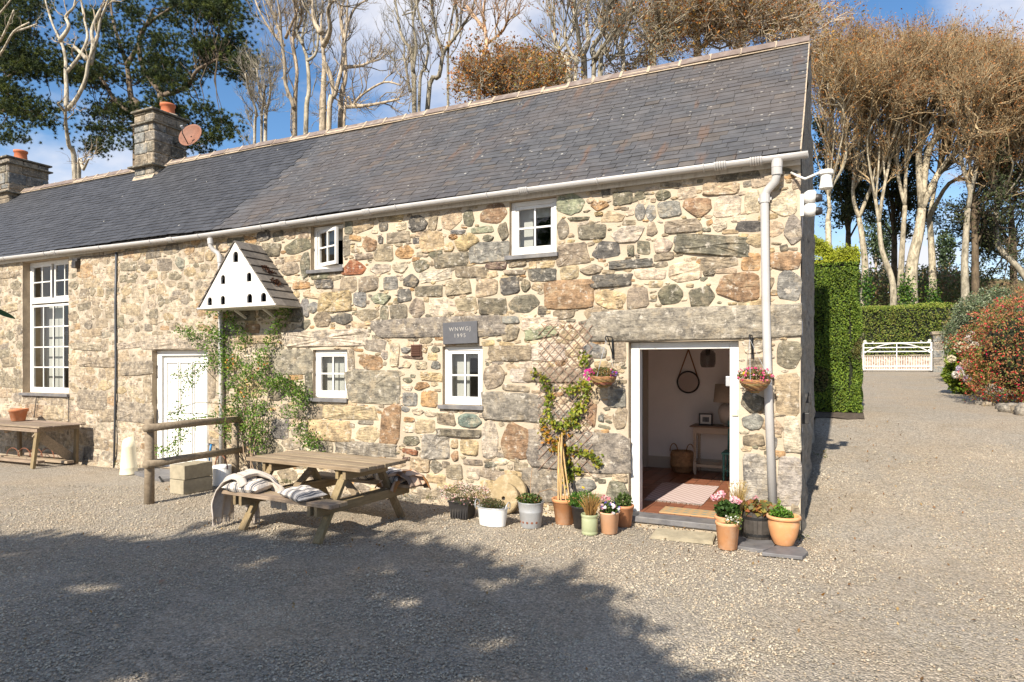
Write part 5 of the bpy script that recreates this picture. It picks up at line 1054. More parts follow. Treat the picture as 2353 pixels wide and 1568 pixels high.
# millstones leaning on the wall
def disc(name, c, r, th, tilt, lab):
    t = thing(name, lab, 'millstone', (c.x, c.y, 0)); R = Matrix.Rotation(math.pi / 2 - tilt, 3, 'X'); mb = MB()
    prof = [(.024, -th / 2), (r - .015, -th / 2), (r, -th / 2 + .015), (r, th / 2 - .015), (r - .015, th / 2), (.024, th / 2), (.024, -th / 2)]
    mb.lathe(prof, c, 40, R); obj('stone_disc', mb, M['millstone'], t, smooth=False, bevel=.004)
    mb = MB(); mb.lathe([(.001, 0), (.023, 0)], c, 12, R); obj('eye', mb, M['dark'], t)
c = wp(*Q_(925, 372), -.17); disc('millstone', c, .243, .085, .22, 'larger tan millstone leaning against the wall'); c2 = wp(*Q_(880, 425), -.30); disc('millstone', c2, .19, .085, .25, 'smaller lichen-spotted millstone leaning on the larger one')
# galvanised bucket
c = base(1120, 755) + Vector((0, .11, 0)); t = thing('metal_bucket', 'grey galvanised bucket with rusty holes planted with straggly green', 'bucket', c); h = .285
mb = MB(); mb.lathe([(.001, .006), (.108, .0), (.113, .006), (.132, .17), (.136, .178), (.133, .186), (.146, h - .008), (.152, h), (.143, h), (.138, h - .05)], c, 32); obj('body', mb, M['galv'], t, smooth=True)
for k, a in enumerate((-2.4, -1.95, -1.5, -1.05, -.6)):
    d = Vector((math.cos(a), math.sin(a), 0)); mb = MB(); Rr = d.to_track_quat('Z', 'Y').to_matrix(); mb.lathe([(.001, .003), (.011, .003), (.017, -.003)], c + d * .1195 + Vector((0, 0, .068)), 10, Rr); obj('rust_hole', mb, M['rust'], t)
mb = MB(); mb.lathe([(.001, h - .02), (.138, h - .03)], c, 20); obj('soil', mb, M['soil'], t)
n = 420; P = blob(n, c + Vector((-.01, -.02, h + .03)), (.15, .12, .06)); P = P[P[:, 2] > h - .04]; obj('foliage', leaf_arr(P, .04, pick(GREEN + [(.22, .12, .05)], len(P))), M['leaf'], t)
obj('dead_stems', stems([[c + Vector((.03, 0, h)), c + Vector((.1, .02, h + .11)), c + Vector((.22, .03, h + .15)), c + Vector((.3, .04, h + .12))], [c + Vector((0, 0, h)), c + Vector((-.03, .05, h + .2)), c + Vector((-.02, .08, h + .36))]], .005, (.26, .17, .1)), M['twig'], t)
# terracotta pot with the vine canes and vine
H_ = pxz(1320, 800, 3.486)
c = base(1490, 720) + Vector((0, .11, 0)); t = thing('vine_pot', 'large terracotta pot with a bundle of canes carrying a vine', 'potted vine', c); pot(t, c, .10, .135, .29, (.55, .25, .105)); h = .28; ctop = wp(*H_(285, 1040), -.12)
for k in range(7):
    a = k * .9; b0 = c + Vector((.07 * math.cos(a), .07 * math.sin(a), h - .05)); e = ctop + Vector((random.uniform(-.03, .03), random.uniform(-.02, .03), random.uniform(-.15, .1))); m = MB(); m.tube([b0, b0.lerp(e, .5) + Vector((0, -.01, 0)), e], .0085, 6); obj('cane', m, M['cane'], t)
CL = [(60,470),(140,520),(170,600),(190,670),(170,730),(170,800),(130,890),(220,890),(290,920),(240,940),(350,880),(400,870),(430,800),(470,750),(490,700),(500,620),(520,560),(470,560),(400,600),(350,610),(490,320),(490,380),(140,970),(170,1040),(250,1070),(230,1120),(320,1000),(300,1110),(330,1170),(370,1140),(430,1140),(490,1170),(540,1190),(580,1220),(620,1260),(350,1250),(300,1310),(420,1310),(370,1360),(330,1390),(340,1300),(390,820),(450,780),(410,910),(330,940)]
Ls = []; st = []
for (x, y) in CL:
    p = wp(*H_(x, y), -.075); n = 24; P = np.array(p) + RNG.normal(size=(n, 3)) * np.array([.033, .022, .03]); P[:, 1] = np.minimum(P[:, 1], -.045)
    pal = [(.30, .19, .02), (.38, .16, .02), (.20, .18, .02)] if (x < 340 and 960 < y < 1260) else [(.17, .22, .02), (.25, .27, .03), (.11, .16, .02), (.30, .26, .03)]
    Ls.append(leaf_arr(P, .052, pick(pal, n), (0, -.9, .3), .6))
obj('vine_leaves', cat_arr(Ls), M['leaf'], t)
for path in ([(290,1500),(300,1310),(320,1180),(260,1080),(150,1000),(130,890)],[(300,1200),(330,1000),(300,920),(400,870),(470,750),(510,620),(500,560),(490,380)],[(310,1170),(430,1140),(540,1190),(640,1270)],[(170,800),(190,670),(140,520),(60,460)],[(400,600),(350,610),(300,640)],[(320,1400),(350,1250),(420,1310)]): st.append([wp(*H_(x, y), -.06) for x, y in path])
obj('vine_stems', stems(st, .0045, (.22, .12, .05)), M['twig'], t)
# other pots
c = base(1690, 765) + Vector((0, .1, 0)); t = thing('dark_pot', 'dark plastic pot of bright green feathery leaves', 'potted plant', c); pot(t, c, .09, .122, .25, (1, 1, 1), 'black_plastic', .008, .02); n = 1000; P = blob(n, c + Vector((.02, -.02, .31)), (.19, .14, .11)); P = P[P[:, 2] > .2]; obj('foliage', leaf_arr(P, .034, pick([(.06, .15, .015), (.10, .20, .02), (.04, .10, .012)], len(P)), (0, 0, .2), .3), M['leaf'], t)
P = np.array([c + Vector((.02, -.05, .46)), c + Vector((.035, -.05, .455))]); obj('flowers', flowers(P, .014, pick([(.75, .5, .03)], 2, .1)), M['petal'], t)
c = base(1776, 830) + Vector((0, .085, 0)); t = thing('sage_pot', 'sage green glazed pot of dry brown grass', 'potted plant', c); mb = MB()
mb.lathe([(.001, .004), (.082, 0), (.087, .006), (.087, .03), (.084, .034), (.087, .04), (.088, .17), (.084, .178), (.093, .19), (.094, .212), (.09, .216), (.082, .212), (.08, .16)], c, 28); obj('pot', mb, M['sage'], t, smooth=True); mb = MB(); mb.lathe([(.001, .19), (.082, .185)], c, 16); obj('soil', mb, M['soil'], t)
def grass(t, c, n, r, h, col, spread, wd=.0022, name='grass'):
    mb = MB()
    for _ in range(n):
        a = random.uniform(0, 6.28); b = random.uniform(0, r); x, y = c.x + b * math.cos(a) * .6, c.y + b * math.sin(a) * .6; d = random.uniform(.2, 1) * spread; hh = h * random.uniform(.6, 1.1); dx, dy = math.cos(a) * d, math.sin(a) * d; k = random.uniform(.7, 1.3)
        mb.tube([(x, y, c.z), (x + dx * .35, y + dy * .35, c.z + hh * .55), (x + dx, y + dy, c.z + hh)], [wd, wd, wd * .4], 3, False, tuple(q * k for q in col))
    return obj(name, mb, M['twig'], t, kind='stuff')
grass(t, c + Vector((.01, 0, .18)), 150, .08, .24, (.34, .19, .055), .12)
c = base(1990, 820) + Vector((0, .09, 0)); t = thing('pansy_pot', 'pale terracotta pot of white pansies between other pots', 'potted plant', c); pot(t, c, .085, .106, .23, (.60, .33, .18), rim=.006, rimh=.015); n = 500; P = blob(n, c + Vector((.01, -.01, .27)), (.11, .1, .08)); obj('foliage', leaf_arr(P, .036, pick(GREEN, n)), M['leaf'], t)
P = blob(34, c + Vector((.02, -.04, .275)), (.11, .08, .06), shell=.8); obj('flowers', flowers(P, .02, pick([(.78, .76, .74), (.75, .72, .72), (.75, .5, .55), (.12, .1, .4)], 34, .06)), M['petal'], t)
P = blob(16, c + Vector((-.05, .02, .36)), (.05, .04, .035)); obj('flowers', flowers(P, .016, pick([(.62, .22, .25), (.7, .45, .45)], 16, .1)), M['petal'], t)
c = base(2145, 745) + Vector((0, .1, 0)); t = thing('small_pot', 'terracotta pot half hidden behind the pansies beside the door', 'potted plant', c); pot(t, c, .085, .11, .24, (.50, .22, .10), rim=.012, rimh=.03); n = 420; P = blob(n, c + Vector((0, 0, .29)), (.1, .1, .09)); obj('foliage', leaf_arr(P, .035, pick([(.07, .12, .02), (.13, .17, .05), (.05, .09, .02)], n)), M['leaf'], t)
R_ = pxz(1700, 1220, 6.536)
m = MB(); m.prism([(-.62, -.66), (-.30, -.70), (-.22, -.55), (-.2, -.3), (-.6, -.28)], lambda a, b, d: Vector((a, b, d)), -.01, .03); tag(obj('broken_slate', m, M['slate_slab'], None, bevel=.005), 'broken slate lying under the dark half barrel', 'slate')
m = MB(); m.prism([(-.30, -.82), (.05, -.80), (.09, -.60), (.04, -.45), (-.2, -.5)], lambda a, b, d: Vector((a, b, d)), .003, .036); tag(obj('broken_slate', m, M['slate_slab'], None, bevel=.005), 'broken slate lying under the round terracotta pot at the corner', 'slate')
# half barrel with staves
c = gp(*R_(1235, 905)) + Vector((.0, .13, .03)); t = thing('half_barrel', 'dark wooden half barrel of yellowing geranium leaves by the downpipe', 'planter', c); h = .275; ns = 22
for k in range(ns):
    a0, a1 = 2 * math.pi * (k + .03) / ns, 2 * math.pi * (k + .97) / ns; mb = MB(); g = random.uniform(.8, 1.3); Vv = []
    for r, z in ((.128, 0), (.146, .09), (.154, .18), (.156, h + random.uniform(-.004, .004))):
        for a, rr_ in ((a0, r), (a1, r), (a1, r - .016), (a0, r - .016)): Vv.append((c.x + rr_ * math.cos(a), c.y + rr_ * math.sin(a), c.z + z))
    F = [(3, 2, 1, 0), (12, 13, 14, 15)] + [(i*4+j, i*4+(j+1)%4, (i+1)*4+(j+1)%4, (i+1)*4+j) for i in range(3) for j in range(4)]; mb.add(Vv, F, (g * .055, g * .047, g * .04)); obj('stave', mb, simple('barrel_wood', (.05, .045, .04), .8, .3, 10, .4, 40, attr=True) if k == 0 else bpy.data.materials['barrel_wood'], t)
for z, r in ((.03, .137), (.20, .157)): mb = MB(); mb.lathe([(r, z), (r + .002, z + .028), (r - .004, z + .028), (r - .004, z), (r, z)], c, 32); obj('hoop', mb, M['black'], t)
mb = MB(); mb.lathe([(.001, h - .03), (.14, h - .035)], c, 20); obj('soil', mb, M['soil'], t)
n = 330; P = blob(n, c + Vector((0, -.01, h + .02)), (.2, .17, .08)); P = P[P[:, 2] > c.z + h - .04]; obj('foliage', leaf_arr(P, .065, pick([(.17, .18, .06), (.26, .22, .05), (.33, .18, .05), (.2, .2, .1), (.28, .10, .04)], len(P)), (0, -.4, .6), .85), M['leaf'], t)
P = blob(8, c + Vector((-.02, .0, h + .13)), (.03, .03, .02)); obj('flowers', flowers(P, .012, pick([(.6, .3, .32)], 8)), M['petal'], t)
# terracotta pots by the door
c = gp(*R_(750, 1040)) + Vector((0, .11, 0)); t = thing('terracotta_pot', 'tall terracotta pot with white trailing flowers, front left of the barrel', 'potted plant', c); pot(t, c, .09, .112, .265, (.60, .29, .125), rim=.008, rimh=.03); n = 260; P = blob(n, c + Vector((.06, -.02, .29)), (.09, .08, .07)); P[-40:, 2] -= .05; obj('foliage', leaf_arr(P, .032, pick([(.10, .16, .03), (.16, .20, .05), (.07, .11, .02)], n), asp=.35), M['leaf'], t)
P = blob(26, c + Vector((.06, -.05, .30)), (.09, .05, .05)); obj('flowers', flowers(P, .011, pick([(.75, .73, .65)], 26, .06)), M['petal'], t)
c = c + Vector((-.03, .24, 0)); t = thing('geranium_pot', 'terracotta pot of pink geraniums at the foot of the door jamb', 'potted plant', c); pot(t, c, .095, .122, .27, (.57, .27, .12)); n = 520; P = blob(n, c + Vector((.0, -.02, .34)), (.13, .11, .09)); obj('foliage', leaf_arr(P, .042, pick([(.035, .075, .014), (.05, .10, .018), (.025, .055, .01)], n), (0, -.2, .5), .8), M['leaf'], t)
for dx, dz in ((-.12, .45), (-.06, .49), (.06, .445), (.10, .44)): P = blob(36, c + Vector((dx, -.04, dz)), (.042, .035, .032), shell=.6); obj('flower_head', flowers(P, .013, pick([(.75, .42, .46), (.72, .30, .36), (.78, .58, .58)], 36, .06)), M['petal'], t)
obj('flower_stems', stems([[c + Vector((0, 0, .28)), c + Vector((dx, -.03, dz))] for dx, dz in ((-.12, .44), (-.06, .48), (.06, .44), (.10, .43))], .003, (.10, .13, .03)), M['twig'], t)
q = c + Vector((.09, .06, .25)); grass(t, q, 110, .06, .36, (.42, .29, .09), .10, .0022, 'dry_grass'); P = np.array(q) + np.stack([RNG.normal(size=40) * .05, RNG.normal(size=40) * .04, .28 + RNG.random(40) * .1], 1); obj('seed_heads', flowers(P, .008, pick([(.5, .4, .2)], 40)), M['petal'], t)
c = gp(*R_(1680, 1035)) + Vector((0, .12, .036)); t = thing('round_pot', 'rounded terracotta pot with thick rim and bright green leaves at the corner', 'potted plant', c); mb = MB()
mb.lathe([(.001, .003), (.085, 0), (.092, .008), (.125, .09), (.142, .17), (.147, .215), (.142, .24), (.146, .25), (.158, .255), (.162, .27), (.158, .284), (.146, .288), (.136, .28), (.132, .22)], c, 32, col=(.60, .29, .12)); obj('pot', mb, M['terracotta'], t, smooth=True); mb = MB(); mb.lathe([(.001, .245), (.135, .24)], c, 16); obj('soil', mb, M['soil'], t)
n = 360; P = blob(n, c + Vector((-.02, -.01, .29)), (.12, .09, .055)); P[:, 2] += .06 * np.exp(-((P[:, 0] - c.x + .04) / .05) ** 2) * RNG.random(n); obj('foliage', leaf_arr(P, .05, pick([(.08, .19, .015), (.13, .25, .03), (.05, .12, .012)], n), (0, 0, .2), .32), M['leaf'], t); mb = MB(); k = c + Vector((-.045, 0, .3)); P = blob(60, k + Vector((0, 0, .09)), (.02, .02, .07)); obj('spike', leaf_arr(P, .022, pick([(.2, .27, .03)], 60)), M['leaf'], t)
# ================================================================== trellis
x0 = wp(*H_(105, 600), -.04).x; x1 = wp(*H_(545, 600), -.04).x; z1 = wp(*H_(300, 45), -.04).z; z0 = wp(*H_(300, 1310), -.04).z
t = thing('trellis', 'thin brown diamond lattice trellis fixed to the wall left of the door', 'trellis', ((x0 + x1) / 2, -.04, z0)); sp_ = .128; zr_ = random.Random(8)
for dr in (1, -1):
    k0 = -40
    for k in range(-40, 60):
        # z = z0 + dr*(x-x0) + k*sp
        pts = []
        for x in (x0, x1):
            z = z0 + dr * 1.05 * (x - x0) + k * sp_
            pts.append((x, z))
        (xa, za), (xb, zb_) = pts
        lo, hi = z0 + .0, z1
        def clip(xa, za, xb, zb_):
            for lim, s_ in ((lo, 1), (hi, -1)):
                if s_ * (za - lim) < 0 and s_ * (zb_ - lim) < 0: return None
                if s_ * (za - lim) < 0: f = (lim - za) / (zb_ - za); xa += (xb - xa) * f; za = lim
                if s_ * (zb_ - lim) < 0: f = (lim - zb_) / (za - zb_); xb += (xa - xb) * f; zb_ = lim
            return xa, za, xb, zb_
        cc = clip(xa, za, xb, zb_)
        if not cc or abs(cc[2] - cc[0]) < .06: continue
        e = .025; xa, za, xb, zb_ = cc; m = MB(); m.beam((xa - e, -.035 - .012 * (dr > 0), za - dr * e + zr_.uniform(-.008, .008)), (xb + e, -.035 - .012 * (dr > 0), zb_ + dr * e + zr_.uniform(-.008, .008)), .0065, .007); obj('slat', m, M['trellis'], t)
# ================================================================== hanging baskets
def bracket(bx, ztop, zbot, ylen, lab):
    t = thing('basket_bracket', lab, 'bracket', (bx, 0, zbot), 'wall brackets for hanging baskets'); m = MB(); m.box((bx - .012, -.028, zbot), (bx + .012, -.012, ztop)); obj('wall_bar', m, M['black'], t, bevel=.003)
    m = MB(); m.tube([(bx, -.02, ztop - .05), (bx, -ylen, ztop - .05), (bx, -ylen - .025, ztop - .06), (bx, -ylen - .025, ztop - .085), (bx, -ylen, ztop - .095)], .007, 6); obj('arm', m, M['black'], t)
    m = MB(); m.tube([(bx, -.02, zbot + .04), (bx, -ylen * .8, ztop - .055)], .006, 6); obj('strut', m, M['black'], t)
def basket(c, r, hook, lab, pal, pur, seed):
    t = thing('hanging_basket', lab, 'hanging basket', c, 'hanging baskets beside the door'); g = random.Random(seed); nb = 13
    mb = MB(); mb.lathe([(.02, -r * .82), (r * .5, -r * .72), (r * .85, -r * .3), (r * .97, 0)], c, 20, col=(.09, .05, .025)); obj('liner', mb, M['wicker'], t, smooth=True)
    for k in range(nb):
        f = k / (nb - 1); ph = f * 1.35; rr_ = r * max(.2, math.sin(.25 + ph) / math.sin(1.6)); z = -r * .85 * (1 - f) ; m = MB()
        m.tube([c + Vector(((rr_ + .004 * math.sin(9 * q + k * 1.7)) * math.cos(q), (rr_ + .004 * math.sin(9 * q + k * 1.7)) * math.sin(q), z + .004 * math.sin(5 * q + k))) for q in np.linspace(0, 2 * math.pi, 31)[:-1]], .0075, 5, col=(g.uniform(.22, .36), g.uniform(.12, .2), g.uniform(.05, .1)), close=True); obj('wicker_ring', m, M['wicker'], t)
    m = MB()
    for q in (0.3, 2.4, 4.5): m.tube([c + Vector((r * math.cos(q), r * math.sin(q), 0)), hook], .0025, 4)
    obj('chain', m, M['galv'], t)
    n = 700; P = blob(n, c + Vector((0, 0, r * .3)), (r * 1.25, r * 1.1, r * .5), RNG); obj('foliage', leaf_arr(P, .03, pick(pal, n)), M['leaf'], t)
    for cols, num, cen, rad in pur: P = blob(num, c + Vector(cen), rad, shell=.7); obj('flowers', flowers(P, .013, pick(cols, num, .1)), M['petal'], t)
bl = wp(*H_(738, 115), -.02); bb = wp(*H_(738, 340), -.02); bracket(bl.x, bl.z, bb.z, .26, 'black iron bracket on the wall left of the doorway'); c = wp(*H_(655, 500), -.27)
basket(c, .14, Vector((bl.x, -.27, bl.z - .09)), 'hanging wicker basket with magenta petunias left of the doorway', [(.10, .12, .03), (.22, .14, .05), (.28, .15, .05), (.07, .10, .02)], [([(.62, .03, .28), (.7, .06, .36)], 46, (-.15, -.04, .03), (.07, .07, .07)), ([(.55, .05, .3), (.2, .1, .45)], 16, (.13, -.02, .05), (.04, .04, .04))], 1)
bl = wp(*I_(930, 25), -.02); bb = wp(*I_(936, 225), -.02); bracket(bl.x, bl.z, bb.z, .26, 'black iron bracket on the wall right of the doorway'); c = wp(*I_(950, 380), -.27)
basket(c, .145, Vector((bl.x, -.27, bl.z - .09)), 'hanging wicker basket with pink begonias right of the doorway', [(.10, .10, .03), (.24, .14, .04), (.14, .14, .03)], [([(.68, .08, .22), (.72, .2, .3)], 60, (0, -.05, .05), (.18, .13, .09)), ([(.75, .5, .02)], 8, (-.07, -.1, .07), (.04, .03, .02))], 2)
# ================================================================== climbing rose
G_ = pxz(340, 580, 3.734); P_ = pxz(360, 980, 3.361); Ls = []; fl_ = []
CG = [(720,760),(880,760),(920,870),(870,830),(1370,760),(1380,720),(1340,830),(1310,890),(1260,960),(1230,1050),(1200,1120),(1180,1200),(1200,1280),(1150,1330),(1180,1400),(1200,1480),(1100,1250),(1020,1300),(980,1230),(900,1200),(850,1150),(800,1100),(780,1000),(800,960),(850,1300),(900,1380),(880,1450),(950,1480),(1000,1400),(1050,1350),(1120,1180),(840,1230),(800,1180),(960,1060),(1010,1000),(960,950),(430,920),(500,950),(540,990),(620,930),(700,920),(740,940),(650,1060),(700,1150),(680,1220),(760,1250),(1280,1410),(1330,1390),(1350,1360),(1400,1400),(1420,1420),(1480,1440),(1520,1490),(1560,1530),(1300,1440),(1380,1450)]
CP = [(730,250),(680,300),(740,350),(760,400),(950,250),(920,330),(900,400),(980,380),(960,470),(880,180),(800,200),(940,120),(1000,150),(760,120),(820,60),(900,40),(1250,30),(1330,60),(1290,120),(1240,180),(1300,290),(1340,350),(1400,430),(1440,460),(1380,390),(690,180),(720,60),(980,300),(860,300),(780,300)]
CPl = [(310,130),(280,170),(240,200),(330,250),(300,330),(330,380),(280,420),(240,420),(150,500),(210,490),(270,510),(260,570),(120,490),(320,300),(360,280),(420,250)]
CGl = [(620,1260),(540,1280),(500,1350),(450,1330),(360,1340),(490,1430),(470,1500),(520,1390),(560,1320)]
rose = thing('climbing_rose', 'rambling rose bush climbing the wall under the dovecote', 'climbing rose', wp(585, 1085, -.25))
pal = [(.09, .18, .022), (.13, .24, .03), (.18, .27, .04), (.06, .12, .018)]
def rl(f, pts, y, ysd, n, sd, s_=.04):
    for (x, z) in pts:
        p = wp(*f(x, z), y); q = np.array(p) + RNG.normal(size=(n, 3)) * np.array([sd, ysd, sd * .9]); q[:, 1] = np.minimum(q[:, 1], -.03); Ls.append(leaf_arr(q, s_, pick(pal, n), (0, -.4, .5), .5))
rl(G_, CG, -.15, .07, 60, .058, .046); rl(P_, CP, -.22, .09, 72, .065, .046); rl(P_, CPl, -1.0, .05, 34, .05, .042); rl(G_, CGl, -.9, .05, 28, .05, .042); rl(P_, [(450,230),(520,215),(600,210),(650,250)], -.7, .05, 34, .05)
obj('leaves', cat_arr(Ls), M['leaf'], rose)
P = np.array([np.array(wp(*G_(x, y), -.25)) + RNG.normal(size=3) * .03 for x, y in ((890,1245),(1130,1250),(1210,1255),(1030,1350),(990,1440),(940,1530),(900,1180),(1020,1530),(870,1210)) for _ in range(2)]); obj('flowers', flowers(P, .018, pick([(.65, .30, .03), (.6, .2, .05), (.6, .38, .08)], len(P))), M['petal'], rose)
b0 = wp(585, 1088, -.28); b0.z = 0; st = []
def spath(f, pts, y0, y1, sx=0): 
    w_ = [wp(*f(x, z), y0 + (y1 - y0) * i / (len(pts) - 1)) for i, (x, z) in enumerate(pts)]; st.append([b0 + Vector((random.uniform(-.1, .1) + sx, random.uniform(-.05, .05), 0))] + w_)
spath(P_, [(860,560),(850,400),(800,200),(780,50)], -.25, -.12); spath(P_, [(870,560),(900,380),(920,200),(960,30)], -.25, -.12); spath(P_, [(830,560),(760,400),(700,250),(640,100)], -.25, -.2); spath(P_, [(900,560),(880,300),(840,60)], -.25, -.12); spath(P_, [(850,600),(740,470),(660,380),(590,330)], -.25, -.3); spath(P_, [(880,560),(960,420),(1040,330)], -.25, -.12)
spath(P_, [(840,540),(820,250),(860,100)], -.25, -.15); spath(P_, [(900,580),(930,420),(960,300),(980,150)], -.25, -.15)
for pts in ([(800,1500),(800,1200),(780,1000),(600,980),(430,900),(350,870)], [(950,1500),(900,1250),(960,1000),(920,870),(870,800)], [(1050,1500),(1150,1330),(1200,1150),(1260,960),(1340,830),(1380,720)], [(1000,1500),(1050,1300),(1010,1050)], [(1180,1480),(1350,1380),(1480,1440),(1570,1540)]): st.append([wp(*G_(x, y), -.12) for x, y in pts])
st.append([wp(*P_(600, 210), -.5), wp(*P_(450, 215), -.75), wp(*P_(330, 250), -.95), wp(*P_(300, 350), -1.0), wp(*P_(230, 440), -1.0), wp(*P_(130, 500), -1.0)]); st.append([wp(*G_(760, 1400), -.3), wp(*G_(620, 1250), -.6), wp(*G_(500, 1340), -.9), wp(*G_(360, 1340), -.95)]); st.append([wp(*P_(640, 100), -.25), wp(*P_(450, 90), -.6), wp(*P_(310, 130), -.95), wp(*P_(200, 200), -1.0)]); st.append([wp(*P_(1250, 20), -.12), wp(*P_(1260, 170), -.12), wp(*P_(1330, 350), -.12), wp(*P_(1450, 470), -.12)])
obj('stems', stems(st[:8], .009, (.28, .2, .13)), M['twig'], rose); obj('shoots', stems(st[8:], .005, (.17, .14, .06)), M['twig'], rose)
# ================================================================== hedges, gate, shrubs on the drive
def leaf_box(n, a, b, jit, faces, rng=RNG):
    """points on chosen faces of a box, sunk at random"""
    a = np.array(a, float); b = np.array(b, float); s = b - a; Ps = []; ar = {'f': s[0]*s[2], 'k': s[0]*s[2], 'r': s[1]*s[2], 'l': s[1]*s[2], 't': s[0]*s[1]}; tot = sum(ar[q] for q in faces)
    for q in faces:
        m = int(n * ar[q] / tot); u = rng.random((m, 3)) * s + a; d = np.abs(rng.normal(size=m)) * jit - jit * .35
        if q == 'f': u[:, 1] = a[1] + d
        if q == 'k': u[:, 1] = b[1] - d
        if q == 'l': u[:, 0] = a[0] + d
        if q == 'r': u[:, 0] = b[0] - d
        if q == 't': u[:, 2] = b[2] - d
        Ps.append(u)
    return np.concatenate(Ps)
YH = 6.5; hx0 = -.25; hx1 = wp(1979, 900, YH).x; hz0 = wp(1930, 950, YH).z; hz1 = wp(1960, 575, YH).z
t = thing('yew_hedge', 'tall clipped green hedge standing behind the gable beside the drive', 'hedge', ((hx0 + hx1) / 2, YH + .6, hz0))
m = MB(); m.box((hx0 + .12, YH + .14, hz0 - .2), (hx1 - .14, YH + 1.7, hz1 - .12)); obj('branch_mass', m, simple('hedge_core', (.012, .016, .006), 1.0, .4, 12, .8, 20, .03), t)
P = leaf_box(46000, (hx0, YH, hz0 + .02), (hx1, YH + 1.8, hz1), .07, 'frt'); ztop = hz1 + .30 * np.clip((hx1 - .35 - P[:, 0]) / .5, 0, 1)
f = (P[:, 2] - hz0) / (hz1 - hz0); P[:, 2] = hz0 + f * (ztop - hz0); P[:, 0] -= np.where(P[:, 0] > .2, f * .10, 0)
nz = np.array([mnoise.noise((p[0] * 2.2, p[1] * 2.2, p[2] * 2.2)) for p in P]); P[:, 1] += nz * .13; P[:, 0] += np.where(P[:, 0] > hx1 - .2, nz * .10, 0); P[:, 2] += np.where(P[:, 2] > hz1 - .3, np.abs(RNG.normal(size=len(P))) * .05, 0)
nz2 = np.array([mnoise.noise((p[0] * 1.4 + 7, p[1], p[2] * 1.2)) for p in P])
c = pick([(.10, .165, .018), (.14, .21, .024), (.19, .25, .028), (.06, .105, .014)], len(P), .25)
c = np.where((nz2 > .28)[:, None], pick([(.13, .12, .03), (.10, .085, .03), (.07, .10, .02)], len(P)), c)
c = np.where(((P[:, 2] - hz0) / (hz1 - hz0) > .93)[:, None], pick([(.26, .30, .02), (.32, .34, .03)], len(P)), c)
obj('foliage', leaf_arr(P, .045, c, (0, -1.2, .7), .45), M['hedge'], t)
m = MB(); m.box((hx0, YH - .55, gz(0, YH) - .55), (hx1 + .02, YH + 1.9, gz(0, YH - .1) - .035)); 
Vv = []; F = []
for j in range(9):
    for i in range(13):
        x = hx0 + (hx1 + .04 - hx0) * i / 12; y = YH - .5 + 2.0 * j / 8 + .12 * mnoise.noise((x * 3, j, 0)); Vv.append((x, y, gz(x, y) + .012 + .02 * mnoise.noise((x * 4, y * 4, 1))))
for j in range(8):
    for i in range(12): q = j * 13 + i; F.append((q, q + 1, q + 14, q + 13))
struct(obj('hedge_shade_strip', (Vv, F), M['bed'], None, smooth=True))  # dark strip laid as painted shade on the gravel under the tall hedge
# far hedge and low wall across the lane
YB = 28.6; zb = 1.6; ht = wp(2070, 702, YB).z; bx0, bx1 = -6.0, 9.5
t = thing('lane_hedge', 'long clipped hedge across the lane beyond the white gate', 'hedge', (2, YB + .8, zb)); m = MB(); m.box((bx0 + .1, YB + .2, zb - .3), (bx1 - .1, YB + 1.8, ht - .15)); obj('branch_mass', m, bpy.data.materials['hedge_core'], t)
P = leaf_box(26000, (bx0, YB, zb), (bx1, YB + 2.0, ht), .1, 'ft'); nz = np.array([mnoise.noise((p[0] * .9, p[1], p[2] * .9)) for p in P]); P[:, 1] += nz * .1; P[:, 2] += np.where(P[:, 2] > ht - .3, nz * .12, 0)
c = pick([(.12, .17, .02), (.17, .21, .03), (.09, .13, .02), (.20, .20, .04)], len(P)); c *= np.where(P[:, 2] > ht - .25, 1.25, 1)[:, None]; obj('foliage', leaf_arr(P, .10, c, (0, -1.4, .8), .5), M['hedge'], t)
t = thing('lane_wall', 'low pinkish rubble wall seen through the bars of the gate', 'wall', (2, YB - 1.2, zb)); m = MB(); zt = wp(2060, 820, YB - 1.2).z; m.box((-4, YB - 1.2, zb - .4), (8, YB - .9, zt)); obj('masonry', m, M['pebble_wall'], t)
for k in range(26): m = MB(); x = -4 + k * .46; m.box((x, YB - 1.25, zt), (x + .44, YB - .85, zt + random.uniform(.05, .09)), PAL['n']); obj('coping_stone', m, M['stone'], t)
# gate
YG = 24.6; gx0 = wp(1984, 857, YG).x; gx1 = wp(2140, 857, YG).x; g0 = gz(0, YG) + .06; gt = wp(2060, 789, YG).z
t = thing('iron_gate', 'white painted iron field gate with an arched brace across the drive', 'gate', ((gx0 + gx1) / 2, YG, g0))
for x in (gx0, gx1): m = MB(); m.box((x - .03, YG - .03, g0), (x + .03, YG + .03, gt + .02)); obj('stile', m, M['white'], t)
for z in (gt, gt - .19, gt - .36, g0 + .18, g0 + .03): m = MB(); m.box((gx0 + .03, YG - .015, z - .02), (gx1 - .03, YG + .015, z + .02)); obj('rail', m, M['white'], t)
m = MB(); xm = (gx0 + gx1) / 2; m.box((xm - .018, YG - .028, g0), (xm + .018, YG - .016, gt)); obj('middle_bar', m, M['white'], t)
m = MB(); m.tube([(gx0 + .05 + (gx1 - gx0 - .1) * q, YG - .03, gt - .42 + .40 * math.sin(math.pi * q) ** .75) for q in np.linspace(0, 1, 22)], .02, 6); obj('arch', m, M['white'], t)
nb = 27
for k in range(nb): x = gx0 + .07 + (gx1 - gx0 - .14) * k / (nb - 1); m = MB(); m.tube([(x, YG + .03, g0 + .02), (x, YG + .03, g0 + .56), (x, YG + .03, g0 + .60)], [.0125, .0125, .004], 5); obj('bar', m, M['white'], t)
